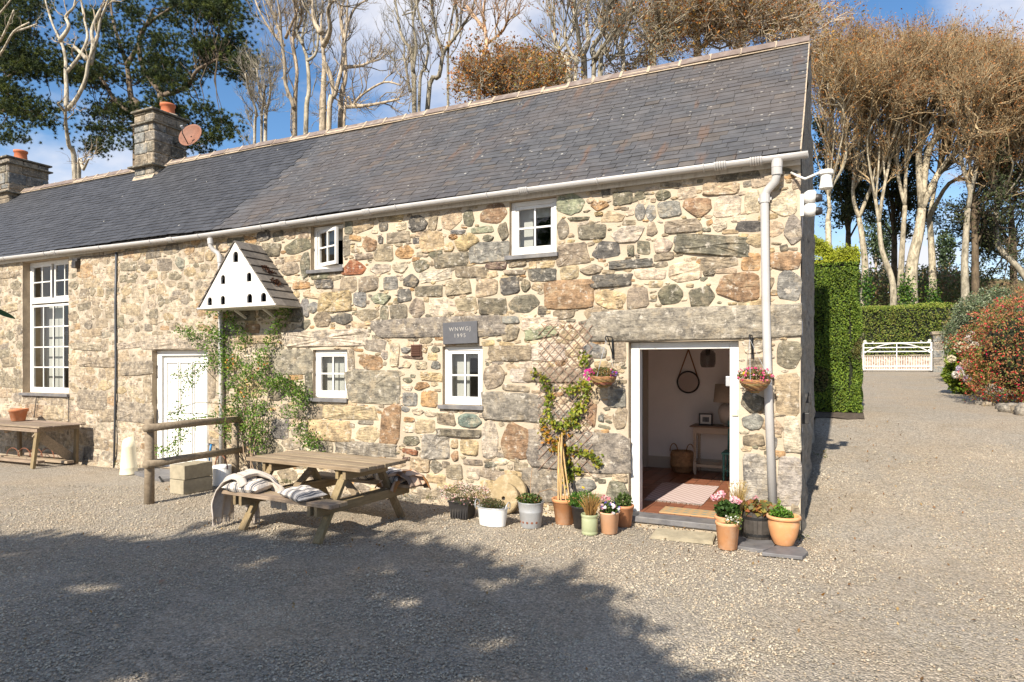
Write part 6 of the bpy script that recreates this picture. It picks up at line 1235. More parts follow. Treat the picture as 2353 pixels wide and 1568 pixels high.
for x, sx in ((gx0, 1), (gx1, -1)):
    m = MB(); m.tube([(x + sx * (.02 + .18 * q) + .0, YG, gt + .10 * math.cos(q * 1.7) ** 2) for q in np.linspace(0, 1, 8)], .015, 6); m.tube([(x + sx * (.06 + .05 * math.cos(q)), YG, gt + .08 + .05 * math.sin(q)) for q in np.linspace(0, 5.5, 14)], .013, 6); m.tube([(x + sx * (.36 + .03 * math.cos(q)), YG, gt + .045 + .03 * math.sin(q)) for q in np.linspace(0, 5.5, 12)], .011, 6); obj('scroll', m, M['white'], t)
m = MB(); m.box((gx1 - .12, YG - .05, gt - .34), (gx1 + .1, YG - .03, gt - .28)); m.box((gx1 - .06, YG - .05, gt - .42), (gx1 - .02, YG - .03, gt - .2)); obj('latch', m, M['white'], t)
for pl, pr_, lab in ((2144, 2169, 'stone gate pillar right of the white gate'), (1958, 1981, 'stone gate pillar at the hinge side, mostly behind the tall hedge')):
    a = wp(pl, 857, YG - .1).x; b = wp(pr_, 857, YG - .1).x; zt = wp(2150, 770, YG - .1).z; zz0 = gz(0, YG) - .05; t = thing('gate_pillar', lab, 'gate pillar', ((a + b) / 2, YG, zz0), 'gate pillars')
    m = MB(); m.box((a + .02, YG - .18, zz0), (b - .02, YG + .28, zt)); obj('core', m, M['mortar'], t); nn = 5
    for k in range(nn): m = MB(); h_ = (zt - zz0) / nn; m.box((a, YG - .2, zz0 + k * h_ + .012), (b, YG + .3, zz0 + (k + 1) * h_ - .012), tuple(np.array(PAL['s' if k % 2 else 'b']) * .9)); obj('stone', m, M['stone'], t, bevel=.015)
    m = MB(); m.box((a - .06, YG - .26, zt), (b + .06, YG + .36, zt + .13), PAL['n']); obj('cap', m, M['stone'], t, bevel=.02)
# shrubs on the right of the drive
def shrub(name, lab, cat, c, r, n, size, pal, rng, asp=.45, core=.8, stemcol=(.10, .07, .04), lump=.22, extra=None):
    c = Vector(c); t = thing(name, lab, cat, (c.x, c.y, c.z)); cc = c + Vector((0, 0, r[2] * .48))
    d = rng.normal(size=(n, 3)); d /= np.linalg.norm(d, axis=1, keepdims=True); k = 1 - np.abs(rng.normal(size=n)) * .14
    lm = np.array([mnoise.noise((q[0] * 2.3 + c.x, q[1] * 2.3, q[2] * 2.3)) + .6 * mnoise.noise((q[0] * 5 + c.x, q[1] * 5, q[2] * 5)) for q in d]); k = k * (1 + lump * lm)
    P = np.array(cc) + d * k[:, None] * np.array([r[0], r[1], r[2] * .55]); P = P[P[:, 2] > c.z - .05]
    obj('foliage', leaf_arr(P, size * (.7 + .6 * rng.random(len(P))), pick(pal, len(P), .3, rng), (0, -.4, .5), asp, rng), M['leaf'], t)
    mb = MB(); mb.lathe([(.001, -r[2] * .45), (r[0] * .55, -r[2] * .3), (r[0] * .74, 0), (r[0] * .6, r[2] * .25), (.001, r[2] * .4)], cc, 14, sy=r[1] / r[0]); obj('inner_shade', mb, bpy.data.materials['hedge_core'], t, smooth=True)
    mb = MB()
    for q in range(6): a = q * 1.05; mb.tube([(c.x + .05 * math.cos(a), c.y + .05 * math.sin(a), c.z - .1), (c.x + r[0] * .4 * math.cos(a), c.y + r[1] * .4 * math.sin(a), c.z + r[2] * .5), (c.x + r[0] * .7 * math.cos(a), c.y + r[1] * .7 * math.sin(a), c.z + r[2] * .85)], [.03, .02, .008], 5, False, stemcol)
    obj('stems', mb, M['twig'], t); return t, cc, P
r2 = np.random.default_rng(21)
def gbase(px, y): p = wp(px, 850, y); p.z = gz(p.x, y); return p
t, cc, P = shrub('variegated_shrub', 'rounded grey-green variegated shrub beside the gate pillar', 'shrub', gbase(2268, 17.0), (1.1, 1.0, 2.75), 15000, .075, [(.15, .19, .10), (.22, .26, .15), (.10, .14, .06), (.32, .35, .24), (.07, .10, .04)], r2)
shrub('brown_shrub', 'brownish heathy bush rising behind the variegated shrub', 'shrub', gbase(2330, 19.5), (2.0, 1.6, 3.0), 14000, .08, [(.24, .18, .09), (.30, .20, .10), (.18, .18, .07), (.13, .13, .06), (.36, .26, .15)], r2, .3)
t, cc, P = shrub('fuchsia_bush', 'large red-flowered fuchsia bush at the right edge of the drive', 'shrub', gbase(2400, 9.3), (1.45, 1.3, 2.25), 24000, .055, [(.15, .17, .045), (.28, .17, .06), (.42, .15, .07), (.17, .22, .05), (.46, .20, .10)], r2, .42, lump=.3)
Pf = P[r2.random(len(P)) < .085] + r2.normal(size=(1, 3)) * .0; Pf = Pf + (Pf - np.array(cc)) * .03; obj('flowers', leaf_arr(Pf, .06, pick([(.62, .03, .05), (.6, .05, .05), (.45, .01, .06)], len(Pf), .15), (0, 0, 0), .45), M['petal'], t)
t, cc, P = shrub('hydrangea', 'hydrangea with cream and mauve mopheads below the variegated shrub', 'shrub', gbase(2218, 12.2), (.48, .42, 1.15), 2600, .09, [(.16, .22, .02), (.22, .27, .03), (.10, .16, .02)], r2, .6)
V_ = pxz(1960, 500, 2.613)
for (x, y, rr_, kind) in ((1200, 910, 22, 0), (1150, 965, 34, 1), (1225, 965, 26, 1), (1250, 950, 20, 0), (1095, 1040, 22, 1), (1190, 1075, 32, 2), (1125, 1145, 22, 0), (1155, 1140, 22, 0), (1195, 1170, 20, 3), (1230, 880, 14, 0), (1145, 1105, 16, 3)):
    p = wp(*V_(x, y), 11.75); P = blob(90, p, (rr_ / 2.84 / 95,) * 3, r2, .8); pl = [[(.68, .64, .58), (.66, .60, .55)], [(.68, .62, .46), (.66, .57, .42)], [(.55, .38, .26), (.6, .45, .32)], [(.45, .38, .52), (.52, .45, .55)]][kind]; obj('flower_head', flowers(P, .028, pick(pl, 90, .08, r2), r2), M['petal'], t)
for k, (x, y, s_) in enumerate(((1480, 1390, .17), (1545, 1400, .18), (1600, 1430, .22), (1500, 1360, .12), (1430, 1345, .12), (1330, 1290, .10), (1280, 1265, .1))):
    p = gp(*V_(x, y), .78 + .0); yy = 7.6 + (1400 - y) * .012; p = wp(*V_(x, y), yy); p.z = gz(p.x, yy) + s_ * .25; mb = MB(); n1_, n2 = 7, 10; Vv = []
    for i in range(n1_):
        th = math.pi * i / (n1_ - 1)
        for j in range(n2): ph = 2 * math.pi * j / n2; d = Vector((math.sin(th) * math.cos(ph), math.sin(th) * math.sin(ph), math.cos(th))); q = 1 + .35 * mnoise.noise(d * 1.5 + Vector((k * 3.1, 0, 0))); Vv.append(p + Vector((d.x * s_ * 1.1, d.y * s_, d.z * s_ * .75)) * q)
    mb.add(Vv, [(i*n2+j, i*n2+(j+1)%n2, (i+1)*n2+(j+1)%n2, (i+1)*n2+j) for i in range(n1_ - 1) for j in range(n2)], PAL['n' if k % 2 else 's'])
    tag(obj('border_stone', mb, M['stone'], None, smooth=True), ('largest border stone at the right edge', 'border stone by the right edge next to the largest', 'border stone touching the right frame edge', 'small border stone tucked behind the others', 'small border stone half way along the fuchsia bed', 'border stone under the hydrangea end of the bed', 'farthest small border stone along the drive')[k], 'stone', 'border stones along the drive')
# ================================================================== trees
def catmull(pts, k=4):
    pts = [Vector(p) for p in pts]; o = []; n = len(pts)
    for i in range(n - 1):
        p0, p1, p2, p3 = pts[max(i - 1, 0)], pts[i], pts[i + 1], pts[min(i + 2, n - 1)]
        for j in range(k):
            t_ = j / k; o.append(.5 * ((2 * p1) + (-p0 + p2) * t_ + (2 * p0 - 5 * p1 + 4 * p2 - p3) * t_ ** 2 + (-p0 + 3 * p1 - 3 * p2 + p3) * t_ ** 3))
    o.append(pts[-1]); return o
def tubes_arr(P, R, s, col):
    n, k, _ = P.shape; ax = P[:, -1] - P[:, 0]; ax /= np.linalg.norm(ax, axis=1, keepdims=True) + 1e-9; u = np.cross(ax, np.array([.31, .87, .39])); u /= np.linalg.norm(u, axis=1, keepdims=True) + 1e-9; w = np.cross(ax, u)
    a = np.arange(s) * 2 * math.pi / s; ring = u[:, None, :] * np.cos(a)[None, :, None] + w[:, None, :] * np.sin(a)[None, :, None]
    Vv = P[:, :, None, :] + ring[:, None] * R[:, :, None, None]; Vv = Vv.reshape(-1, 3)
    b = (np.arange(n) * k * s)[:, None, None]; i = (np.arange(k - 1) * s)[None, :, None]; j = np.arange(s)[None, None, :]; j2 = (j + 1) % s
    F = np.stack([b + i + j, b + i + j2, b + i + s + j2, b + i + s + j], -1).reshape(-1, 4)
    return Vv, F, np.repeat(np.asarray(col, float), k * s, 0)
class Tree:
    def __init__(s, name, lab, cat, basept, seed, bark, twigc, group=None):
        s.r = np.random.default_rng(seed); s.bark = bark; s.twigc = twigc; s.t = thing(name, lab, cat, basept, group); s.limbs = []; s.mb = MB(); s.parts = []; s.tips = []
    def limb(s, pts, r0, r1, sprout=True, n=7):
        d = catmull(pts); k = len(d); rr = [r0 + (r1 - r0) * i / (k - 1) for i in range(k)]; jit = s.r.uniform(.85, 1.12); s.mb.tube(d, rr, n, True, tuple(q * jit for q in s.bark))
        if sprout: s.limbs.append((np.array([tuple(p) for p in d]), np.array(rr)))
        return d
    def fan(s, start, r0, targets, bow=.25, r1=.02):
        for tg in targets:
            a = Vector(start); b = Vector(tg); m = a.lerp(b, .45) + Vector((0, 0, 1)) * (b - a).length * bow * s.r.uniform(-.15, .5) + Vector(s.r.normal(size=3) * .05 * (b - a).length); m2 = a.lerp(b, .75) + Vector(s.r.normal(size=3) * .05 * (b - a).length)
            s.limb([a, m, m2, b], r0 * s.r.uniform(.6, 1), r1, n=5)
    def level(s, src, num, f0, Lm, ang, up, rs, k=4, wob=.08):
        """src: list of (polyline, radii); returns arrays of children"""
        B, D, L_, Rr = [], [], [], []
        for pl, rd in src:
            n = max(1, int(round(num * s.r.uniform(.8, 1.2)))); f = f0 + (1 - f0) * s.r.random(n) ** .8; x = f * (len(pl) - 1); i = np.minimum(x.astype(int), len(pl) - 2); fr = (x - i)[:, None]
            p = pl[i] * (1 - fr) + pl[i + 1] * fr; tg = pl[i + 1] - pl[i]; tg /= np.linalg.norm(tg, axis=1, keepdims=True) + 1e-9
            q = s.r.normal(size=(n, 3)); q -= tg * (q * tg).sum(1, keepdims=True); q /= np.linalg.norm(q, axis=1, keepdims=True) + 1e-9
            a = ang * s.r.uniform(.6, 1.3, (n, 1)); d = tg * np.cos(a) + q * np.sin(a) + np.array([0, 0, up]); d /= np.linalg.norm(d, axis=1, keepdims=True)
            ll = np.linalg.norm(np.diff(pl, axis=0), axis=1).sum() if Lm < 0 else 1.0
            B.append(p); D.append(d); L_.append(abs(Lm) * ll * s.r.uniform(.55, 1.25, n) * (1.1 - .45 * f)); Rr.append(np.minimum(rs * s.r.uniform(.7, 1.2, n), (rd[i] * .75)))
        B, D, L_, Rr = np.concatenate(B), np.concatenate(D), np.concatenate(L_), np.concatenate(Rr); n = len(B); tt = np.linspace(0, 1, k)[None, :, None]
        P = B[:, None] + D[:, None] * (L_[:, None, None] * tt) + np.array([0, 0, 1.0]) * (L_[:, None, None] * tt ** 2 * up * .5) + np.cumsum(s.r.normal(size=(n, k, 3)), 1) * (L_[:, None, None] * wob) * (tt > 0)
        R = Rr[:, None] * np.linspace(1, .35, k)[None]
        return P, R
    def emit(s, P, R, sides, cmul=1.0):
        c = np.array(s.twigc) * cmul * (.75 + .5 * s.r.random((len(P), 1))); s.parts.append(tubes_arr(P, R, sides, c))
    def grow(s, spec):
        src = s.limbs; cur = None
        for (num, f0, Lm, ang, up, rs, k, sides) in spec:
            P, R = s.level(src, num, f0, Lm, ang, up, rs, k); s.emit(P, R, sides); src = list(zip(P, R)); cur = P
        s.tipP = cur
    def finish(s, leaves=None):
        tr_ = obj('trunk', s.mb, M['bark'], s.t, smooth=True)
        if s.parts: obj('branches', cat_arr(s.parts), M['bark'], s.t)
        if leaves:
            num, size, pal, asp, mat = leaves; P = s.tipP.reshape(-1, 3); P = P[s.r.integers(0, len(P), num)] + s.r.normal(size=(num, 3)) * size * .7; obj('crown', leaf_arr(P, size * (.6 + .8 * s.r.random(num)), pick(pal, num, .3, s.r), (0, 0, .3), asp, s.r), M[mat], s.t)
Z1 = pxz(0, 0, 2.614); Z2 = pxz(600, 0, 2.613); Z3 = pxz(1300, 0, 3.096); Z4 = pxz(1960, 0, 2.613); Z5 = pxz(1960, 500, 2.613)
def PL(f, pts, y, dy=0.0, down=True):
    o = [wp(*f(x, z), y + dy * i / max(1, len(pts) - 1)) for i, (x, z) in enumerate(pts)]
    if down: b = o[0].copy(); g = gz(b.x, y) + 0.0; o = [Vector((b.x, b.y, min(g, b.z - .5)))] + o
    return o
PALE = (.48, .435, .36); GREYB = (.33, .30, .24); TAN = (.43, .365, .285); DARKB = (.12, .09, .06)
BARE = [(7, .15, 1.6, .6, .35, .028, 5, 4), (6, .2, .75, .6, .25, .014, 4, 3), (5, .15, .42, .6, .2, .008, 3, 3)]
def bare_tree(name, lab, polys, y, r0, seed, bark, spec, twigc=None, leaves=None, f=Z2, r1=.03, cat='tree', group='bare trees behind the roof'):
    b = wp(*f(*polys[0][0]), y); b.z = gz(b.x, y); r0 *= .82; T = Tree(name, lab, cat, b, seed, bark, twigc or tuple(q * .8 for q in bark), group)
    for i, pl in enumerate(polys):
        main = i == 0 or pl[0][1] > polys[0][0][1] - 60 / 1; T.limb(PL(f, pl, y, T.r.uniform(-1.5, 1.5), down=(pl[0][1] >= polys[0][0][1] - 110)), r0 * (1 if i == 0 else T.r.uniform(.5, .8)), r1)
    T.grow(spec); T.finish(leaves); return T
# pale forked beech in front of the pines
bare_tree('beech_tree', 'pale bare forked beech rising behind the left roof', [[(490,1150),(450,950),(430,800),(432,690)], [(432,700),(435,600),(430,480),(430,400),(412,310),(390,260),(340,150),(305,40),(290,-40)], [(440,720),(505,640),(560,520),(580,400),(632,270),(655,140),(690,50),(720,-40)], [(440,470),(520,370),(572,250),(552,130),(530,0),(520,-60)], [(390,270),(450,180),(430,110),(482,50),(495,-20)], [(590,420),(610,300),(600,200),(660,60),(740,-20)], [(570,390),(500,320),(480,300)], [(515,1145),(545,1110),(580,1040)]], 9.0, .17, 3, PALE, [(4, .35, 1.1, .6, .3, .03, 5, 4), (3, .3, .6, .6, .25, .013, 4, 3), (3, .2, .35, .6, .2, .008, 3, 3)], (.46, .38, .29), f=Z1)
def pine(lab, polys, rects, y, seed, nclump, trunk_r=.2, bark=DARKB):
    b = wp(*Z1(*polys[0][0]), y); b.z = gz(b.x, y); T = Tree('pine_tree', lab, 'tree', b, seed, bark, tuple(q * .6 for q in bark), 'pines behind the chimneys')
    for i, pl in enumerate(polys): T.limb(PL(Z1, pl, y, T.r.uniform(-1, 1), down=(i == 0)), trunk_r * (1 if i == 0 else .7), .05)
    A = np.array([(q[1] - q[0]) * (q[3] - q[2]) for q in rects], float); A /= A.sum(); Ps = []; tw = []; base_ = np.concatenate([l[0] for l in T.limbs])
    for _ in range(nclump):
        q = rects[T.r.choice(len(rects), p=A)]; p = wp(*Z1(T.r.uniform(q[0], q[1]), T.r.uniform(q[2], q[3])), y + T.r.uniform(-1.6, 1.6)); pa = np.array(p)
        j = np.argmin(((base_ - pa - np.array([0, 0, -.5])) ** 2).sum(1)); s0 = base_[j]; mid = (s0 + pa) / 2 + T.r.normal(size=3) * .2 - np.array([0, 0, .15]); tw.append(np.stack([s0, s0 * .5 + mid * .5 + T.r.normal(size=3) * .1, mid, pa]))
        m = T.r.integers(44, 66)
        for _ in range(m):
            cc_ = pa + T.r.normal(size=3) * np.array([.42, .42, .13]); n = 34; d = T.r.normal(size=(n, 3)) + np.array([0, 0, .7]); d /= np.linalg.norm(d, axis=1, keepdims=True); L_ = T.r.uniform(.09, .17, (n, 1)); w = np.cross(d, T.r.normal(size=(n, 3))); w /= np.linalg.norm(w, axis=1, keepdims=True)
            Ps.append(np.stack([cc_ + w * .011, cc_ - w * .011 + d * .01, cc_ + d * L_], 1))
    tw = np.array(tw); T.emit(tw, np.broadcast_to(np.array([.035, .025, .018, .008]), (len(tw), 4)), 4)
    tri = np.concatenate(Ps); n = len(tri); col = pick([(.018, .032, .010), (.028, .048, .012), (.045, .065, .014), (.10, .12, .022)], n // 34 + 1, .3, T.r); col = np.repeat(np.repeat(col, 34, 0)[:n], 3, 0)
    T.finish(); obj('crown', (tri.reshape(-1, 3), np.arange(n * 3).reshape(-1, 3), col), M['needle'], T.t)
pine('dark pine with a snaking pale limb behind the tall chimney', [[(890,800),(870,700),(850,600),(830,430),(780,280),(735,120),(720,-20)], [(1045,600),(970,500),(918,390),(925,210),(1050,100),(1160,30)], [(1045,610),(1110,615),(1230,560),(1290,460),(1420,390)], [(850,740),(740,640),(650,500),(560,440)], [(1045,600),(1060,800),(1040,900)], [(830,430),(900,300),(1000,60)]],
     [(290,490,270,430),(540,780,320,580),(600,920,40,320),(440,640,60,200),(930,1270,400,650),(1100,1570,-40,150),(1230,1570,210,490),(1500,1690,370,520),(560,870,680,990),(1000,1500,690,980),(330,560,430,560),(880,1130,220,420)], 13.5, 5, 190, .2, (.17, .13, .095))
pine('dark pine at the left edge with drooping boughs', [[(-140,1100),(-120,700),(-90,300),(-60,-60)], [(-110,600),(40,520),(160,420)], [(-90,350),(60,250),(200,120)], [(-120,760),(60,720),(260,740)], [(-100,450),(50,620),(120,640)]], [(-60,270,-20,300),(-60,300,300,500),(-40,130,500,720),(120,370,690,840),(-40,140,780,940),(20,240,560,760)], 12.0, 6, 95, .2)
bare_tree('beech_tree', 'bare beech limbs leaning in at the far left corner above the chimney', [[(-120,560),(-60,440),(20,330),(90,210),(190,150)], [(-60,300),(0,270),(50,170),(90,70)], [(-90,180),(0,90),(80,-10)], [(90,210),(160,190),(240,160)]], 8.5, .09, 8, PALE, [(3, .3, .8, .6, .2, .02, 4, 4), (3, .2, .4, .6, .2, .01, 3, 3)], f=Z1)
bare_tree('bare_tree', 'slender bare tree with a wild left branch behind the roof', [[(355,880),(350,700),(300,560),(290,400),(270,250),(262,100),(240,-20)], [(290,300),(200,200),(130,80),(95,-10)], [(270,270),(230,120),(170,0)]], 12, .13, 11, TAN, BARE)
bare_tree('bare_tree', 'bare tree with peeling tan bark right beside the wild-branched one', [[(360,880),(365,600),(372,450),(345,250),(370,80),(330,-20)], [(345,260),(400,130),(390,-20)], [(300,250),(330,180),(380,60)]], 12.6, .12, 12, (.47, .38, .29), BARE)
bare_tree('bare_tree', 'grey mossy bare tree between the tan trunks', [[(430,870),(450,600),(440,400),(410,280),(420,150),(465,-20)], [(440,400),(500,340),(510,150),(490,-10)], [(410,290),(370,200),(385,90)]], 11.5, .13, 13, GREYB, BARE)
bare_tree('bare_tree', 'thickest bare twin-trunked tree in the middle of the roof gap', [[(540,840),(545,600),(550,400),(530,200),(545,-20)], [(580,830),(620,620),(670,420),(690,250),(705,-20)], [(550,420),(590,500),(610,620),(590,700)], [(530,220),(480,130),(475,-10)], [(545,300),(590,200),(575,60),(640,-20)]], 11, .19, 14, TAN, BARE)
bare_tree('bare_tree', 'bare tree with long right-hand side branches over the roof', [[(655,820),(690,500),(685,250),(740,70),(820,5)], [(680,790),(740,690),(800,620),(940,540),(1050,560)], [(700,700),(800,695),(900,680),(1040,650)], [(685,260),(660,130),(680,-20)], [(690,440),(800,430),(880,385)]], 11.6, .14, 15, (.46, .38, .29), BARE)
bare_tree('bare_tree', 'small twiggy bare tree left of the bare trunks', [[(165,930),(172,720),(130,600),(110,450)], [(172,740),(200,600),(190,450)], [(95,935),(110,750),(60,600),(40,480)], [(140,930),(150,700),(165,560)]], 10.5, .10, 16, PALE, [(14, .2, 1.0, .7, .4, .018, 4, 3), (8, .1, .5, .7, .3, .010, 3, 3), (5, .1, .25, .7, .3, .006, 3, 3)])
bare_tree('bare_tree', 'forked pale bare tree rising beside the blue sky gap', [[(1140,750),(1130,450),(1110,320),(1060,250),(1030,100),(1010,-20)], [(1130,470),(1150,300),(1130,120),(1180,-20)], [(1170,690),(1210,450),(1230,280),(1170,100),(1150,-20)], [(1110,600),(1080,420),(1065,360)]], 11, .12, 17, GREYB, BARE)
bare_tree('bare_tree', 'spreading bare tree reaching up to the right behind the roof', [[(1225,720),(1300,500),(1330,350),(1400,250),(1500,100),(1540,-20)], [(1330,360),(1290,250),(1260,100),(1240,-20)], [(1400,260),(1420,120),(1400,-20)], [(1360,700),(1360,350),(1380,150),(1410,-20)]], 11.8, .12, 18, GREYB, BARE, leaves=(900, .09, [(.26, .11, .05), (.30, .15, .06)], .6, 'leaf'))
bare_tree('bare_tree', 'single pinkish bare trunk standing before the rusty beech', [[(1560,680),(1570,420),(1612,300),(1590,100),(1605,-20)], [(1612,290),(1720,200),(1760,80)], [(1600,200),(1540,120),(1480,40)]], 10.4, .11, 19, (.52, .35, .23), [(6, .2, 1.1, .6, .3, .024, 5, 4), (6, .2, .6, .6, .25, .012, 4, 3), (5, .15, .35, .6, .2, .007, 3, 3)])
RUST = [(.40, .15, .03), (.46, .20, .045), (.30, .11, .03), (.42, .24, .05), (.24, .14, .04)]
LOWS = [(8, .2, .9, .65, .12, .02, 4, 4), (7, .15, .5, .65, .12, .010, 4, 3), (5, .1, .28, .65, .1, .006, 3, 3)]
def fan_tree(name, lab, y, basepx, fork, tg, seed, bark, r0, leaves, f=Z3, spec=None, dys=2.0, group='beeches in autumn leaf', twigc=None, fanf=None, per=None):
    ff = fanf or f; b = wp(*f(*basepx[0]), y); b.z = gz(b.x, y); T = Tree(name, lab, 'tree', b, seed, bark, twigc or tuple(q * 1.25 for q in bark), group); tr_ = T.limb(PL(f, basepx, y), r0, r0 * .6, False, 8)
    for k in range(len(fork)):
        F_ = fork[k]; sl_ = [tr_[-1]] if F_ is None else T.limb([tr_[-1]] + PL(f, F_, y, T.r.uniform(-1.5, 1.5), False), r0 * .5, r0 * .35, True, 6)
        for (x0, x1, z0, z1, n) in tg[k]:
            for _ in range(n): T.fan(sl_[T.r.integers(len(sl_) // 2, len(sl_))], r0 * .34, [wp(*ff(T.r.uniform(x0, x1), T.r.uniform(z0, z1)), y + T.r.uniform(-dys, dys))])
    T.grow(spec or [(9, .2, 1.3, .6, .25, .022, 4, 4), (8, .15, .65, .65, .2, .011, 4, 3), (5, .1, .34, .65, .2, .007, 3, 3)]); T.finish(leaves); return T
fan_tree('beech_tree', 'low rusty-leaved beech showing above the ridge at mid roof', 10.5, [(1700,800),(1700,640)], [None], [[(1500,1830,470,640,14), (1640,1840,420,500,5)]], 31, GREYB, .12, (7500, .085, RUST, .6, 'leaf'), f=Z2, spec=LOWS)
fan_tree('beech_tree', 'rusty beech bush just right of the mid-roof one', 11.0, [(160,760),(170,700)], [None], [[(-20,310,590,700,14), (0,180,520,620,4)]], 32, GREYB, .1, (7000, .08, RUST + [(.30, .26, .05)], .6, 'leaf'), f=Z3, spec=LOWS)
bare_tree('bare_tree', 'pale leaning bare trunk by the rusty beech bush', [[(380,660),(330,470),(272,300),(265,150),(262,-20)], [(300,400),(400,250),(420,120),(400,-20)], [(430,660),(440,500),(360,350),(350,250)]], 10.0, .1, 33, PALE, BARE, f=Z3, leaves=(500, .08, RUST, .6, 'leaf'))
bare_tree('bare_tree', 'many-limbed grey bare tree standing right of centre above the ridge', [[(500,660),(470,430),(440,200),(420,-20)], [(570,650),(590,450),(690,300),(780,180),(880,-20)], [(480,440),(530,330),(510,150),(530,-20)], [(590,470),(560,380),(640,250),(700,100),(740,-20)], [(620,560),(700,470),(780,400),(850,330)], [(690,310),(620,200),(610,60)]], 10.8, .14, 34, GREYB, BARE, f=Z3, leaves=(900, .085, RUST, .6, 'leaf'))
bare_tree('bare_tree', 'thin bare tree next to the dense brown canopy', [[(800,620),(795,430),(790,250),(760,100)], [(795,440),(740,330),(730,200)], [(795,300),(850,180),(880,60)]], 12, .09, 35, PALE, BARE, f=Z3, leaves=(900, .09, RUST, .6, 'leaf'))
AUT = (8500, .085, RUST + [(.20, .16, .06), (.24, .19, .08)], .55, 'leaf')
GR = [(7, .35, 1.5, .65, .2, .034, 5, 4), (7, .2, .75, .7, .2, .013, 4, 3), (4, .1, .42, .65, .2, .008, 3, 3)]
fan_tree('beech_tree', 'dense brown beech over the ridge, leftmost of the heavy canopy', 13.5, [(1030,640),(1020,430)], [[(1015,330)], [(1080,300)]], [[(840,1150,200,520,9)], [(1050,1420,-60,420,11)]], 41, GREYB, .15, AUT, spec=GR)
fan_tree('beech_tree', 'brown beech canopy standing behind the middle of the right roof', 14.5, [(1370,560),(1380,380)], [[(1360,280)], [(1500,300)]], [[(1200,1500,-80,300,11)], [(1400,1750,-60,330,11)]], 42, TAN, .16, AUT, spec=GR)
fan_tree('beech_tree', 'brown beech canopy behind the high right end of the ridge', 15.0, [(1700,500),(1720,320)], [[(1700,220)], [(1850,240)]], [[(1550,1950,-80,260,11)], [(1800,2300,-60,250,13)]], 43, TAN, .16, AUT, spec=GR)
# grove beyond the gate
LT = (.43, .385, .30); GP = 'grove of tall beeches beyond the drive'; TW = (.44, .335, .205)
GR2 = [(9, .35, 2.0, .6, .2, .048, 5, 4), (7, .22, 1.0, .65, .16, .021, 4, 3), (3, .15, .6, .6, .12, .012, 3, 3)]
LV = (6500, .11, [(.38, .15, .045), (.42, .19, .07), (.40, .25, .10)], .5, 'leaf')
def grove(lab, y, base5, fork4, tgs, seed, r0, bark=LT, lv=LV, spec=GR2):
    pts = [wp(*Z5(x, z), y) for x, z in base5]; b = pts[0].copy(); b.z = gz(b.x, y) + max(0, y - 27) * .012; r0 *= .95; T = Tree('beech_tree', lab, 'tree', b, seed, bark, TW, GP); tr_ = T.limb([Vector((b.x, b.y, b.z - .2))] + pts, r0, r0 * .55, False, 9)
    for F_, tg in zip(fork4, tgs):
        P = PL(Z4, F_, y, T.r.uniform(-2, 2), False); d = T.limb([tr_[-1]] + P, r0 * .5, r0 * .3, True, 7)
        for (x0, x1, z0, z1, n) in tg:
          for _k in range(n): T.fan(d[T.r.integers(len(d) // 3, len(d))], max(.05, r0 * .3), [wp(*Z4(T.r.uniform(x0, x1), T.r.uniform(z0, z1) * .8 + 215), y + T.r.uniform(-3, 3))], .3, .03)
    T.grow(spec); T.finish(lv); return T
RL = (9000, .10, RUST, .55, 'leaf')
grove('pale beech nearest the gable with rust-tinged crown', 31.0, [(290,240),(285,150),(300,60)], [[(300,1250),(400,1050),(385,800),(370,620)], [(290,1300),(290,1000),(300,750)]], [[(200,500,120,560,14)], [(130,420,20,500,14)]], 51, .19, lv=RL)
grove('ivy-footed beech left of the big clump beyond the gate', 34.0, [(520,680),(530,450),(510,250),(490,120)], [[(450,1250),(500,900),(540,700)], [(560,1250),(640,1100),(690,950)]], [[(380,720,90,620,18)], [(560,900,300,700,8)]], 52, .24)
grove('curving pale beech in front of the big clump', 32.5, [(715,690),(705,520),(640,330),(620,150)], [[(600,1320),(560,1100),(550,950)], [(650,1250),(700,1000),(720,800)]], [[(450,760,200,750,10)], [(620,900,120,600,14)]], 53, .2)
grove('straight beech trunk within the big clump', 33.5, [(755,695),(770,350),(790,40)], [[(740,1100),(760,800),(750,650)], [(800,1100),(850,800)]], [[(600,900,150,560,14)], [(780,1080,90,520,12)]], 54, .21)
grove('largest beech of the clump with wide arching limbs', 34.0, [(830,690),(835,430),(880,220),(900,60)], [[(880,1050),(890,900),(860,700)], [(960,1230),(1050,1080),(1210,930),(1420,850)], [(940,1000),(1040,850),(1100,700)]], [[(780,1150,80,500,16)], [(1250,1640,420,820,16)], [(1000,1500,130,560,18)]], 55, .40)
grove('beech behind the clump leaning to the right', 36.0, [(975,690),(965,350),(950,120)], [[(1000,1150),(1060,950)], [(1080,1200),(1250,1180),(1500,1260)]], [[(1000,1450,100,480,16)], [(1350,1620,900,1250,10)]], 56, .26)
grove('mossy straight beech right of the clump above the shrubs', 32.0, [(1185,660),(1180,400),(1200,60)], [[(1215,1250),(1150,1000),(1200,800)], [(1260,1100),(1350,950)]], [[(1100,1550,150,650,18)], [(1350,1650,250,800,12)]], 57, .24, GREYB)
grove('crooked beech at the right edge of the photo', 33.0, [(1620,640),(1560,480),(1400,300),(1385,80)], [[(1400,1350),(1480,1200),(1620,1150)], [(1380,1250),(1300,1100)]], [[(1400,1700,500,1100,16)], [(1250,1600,300,900,10)]], 58, .2, GREYB)
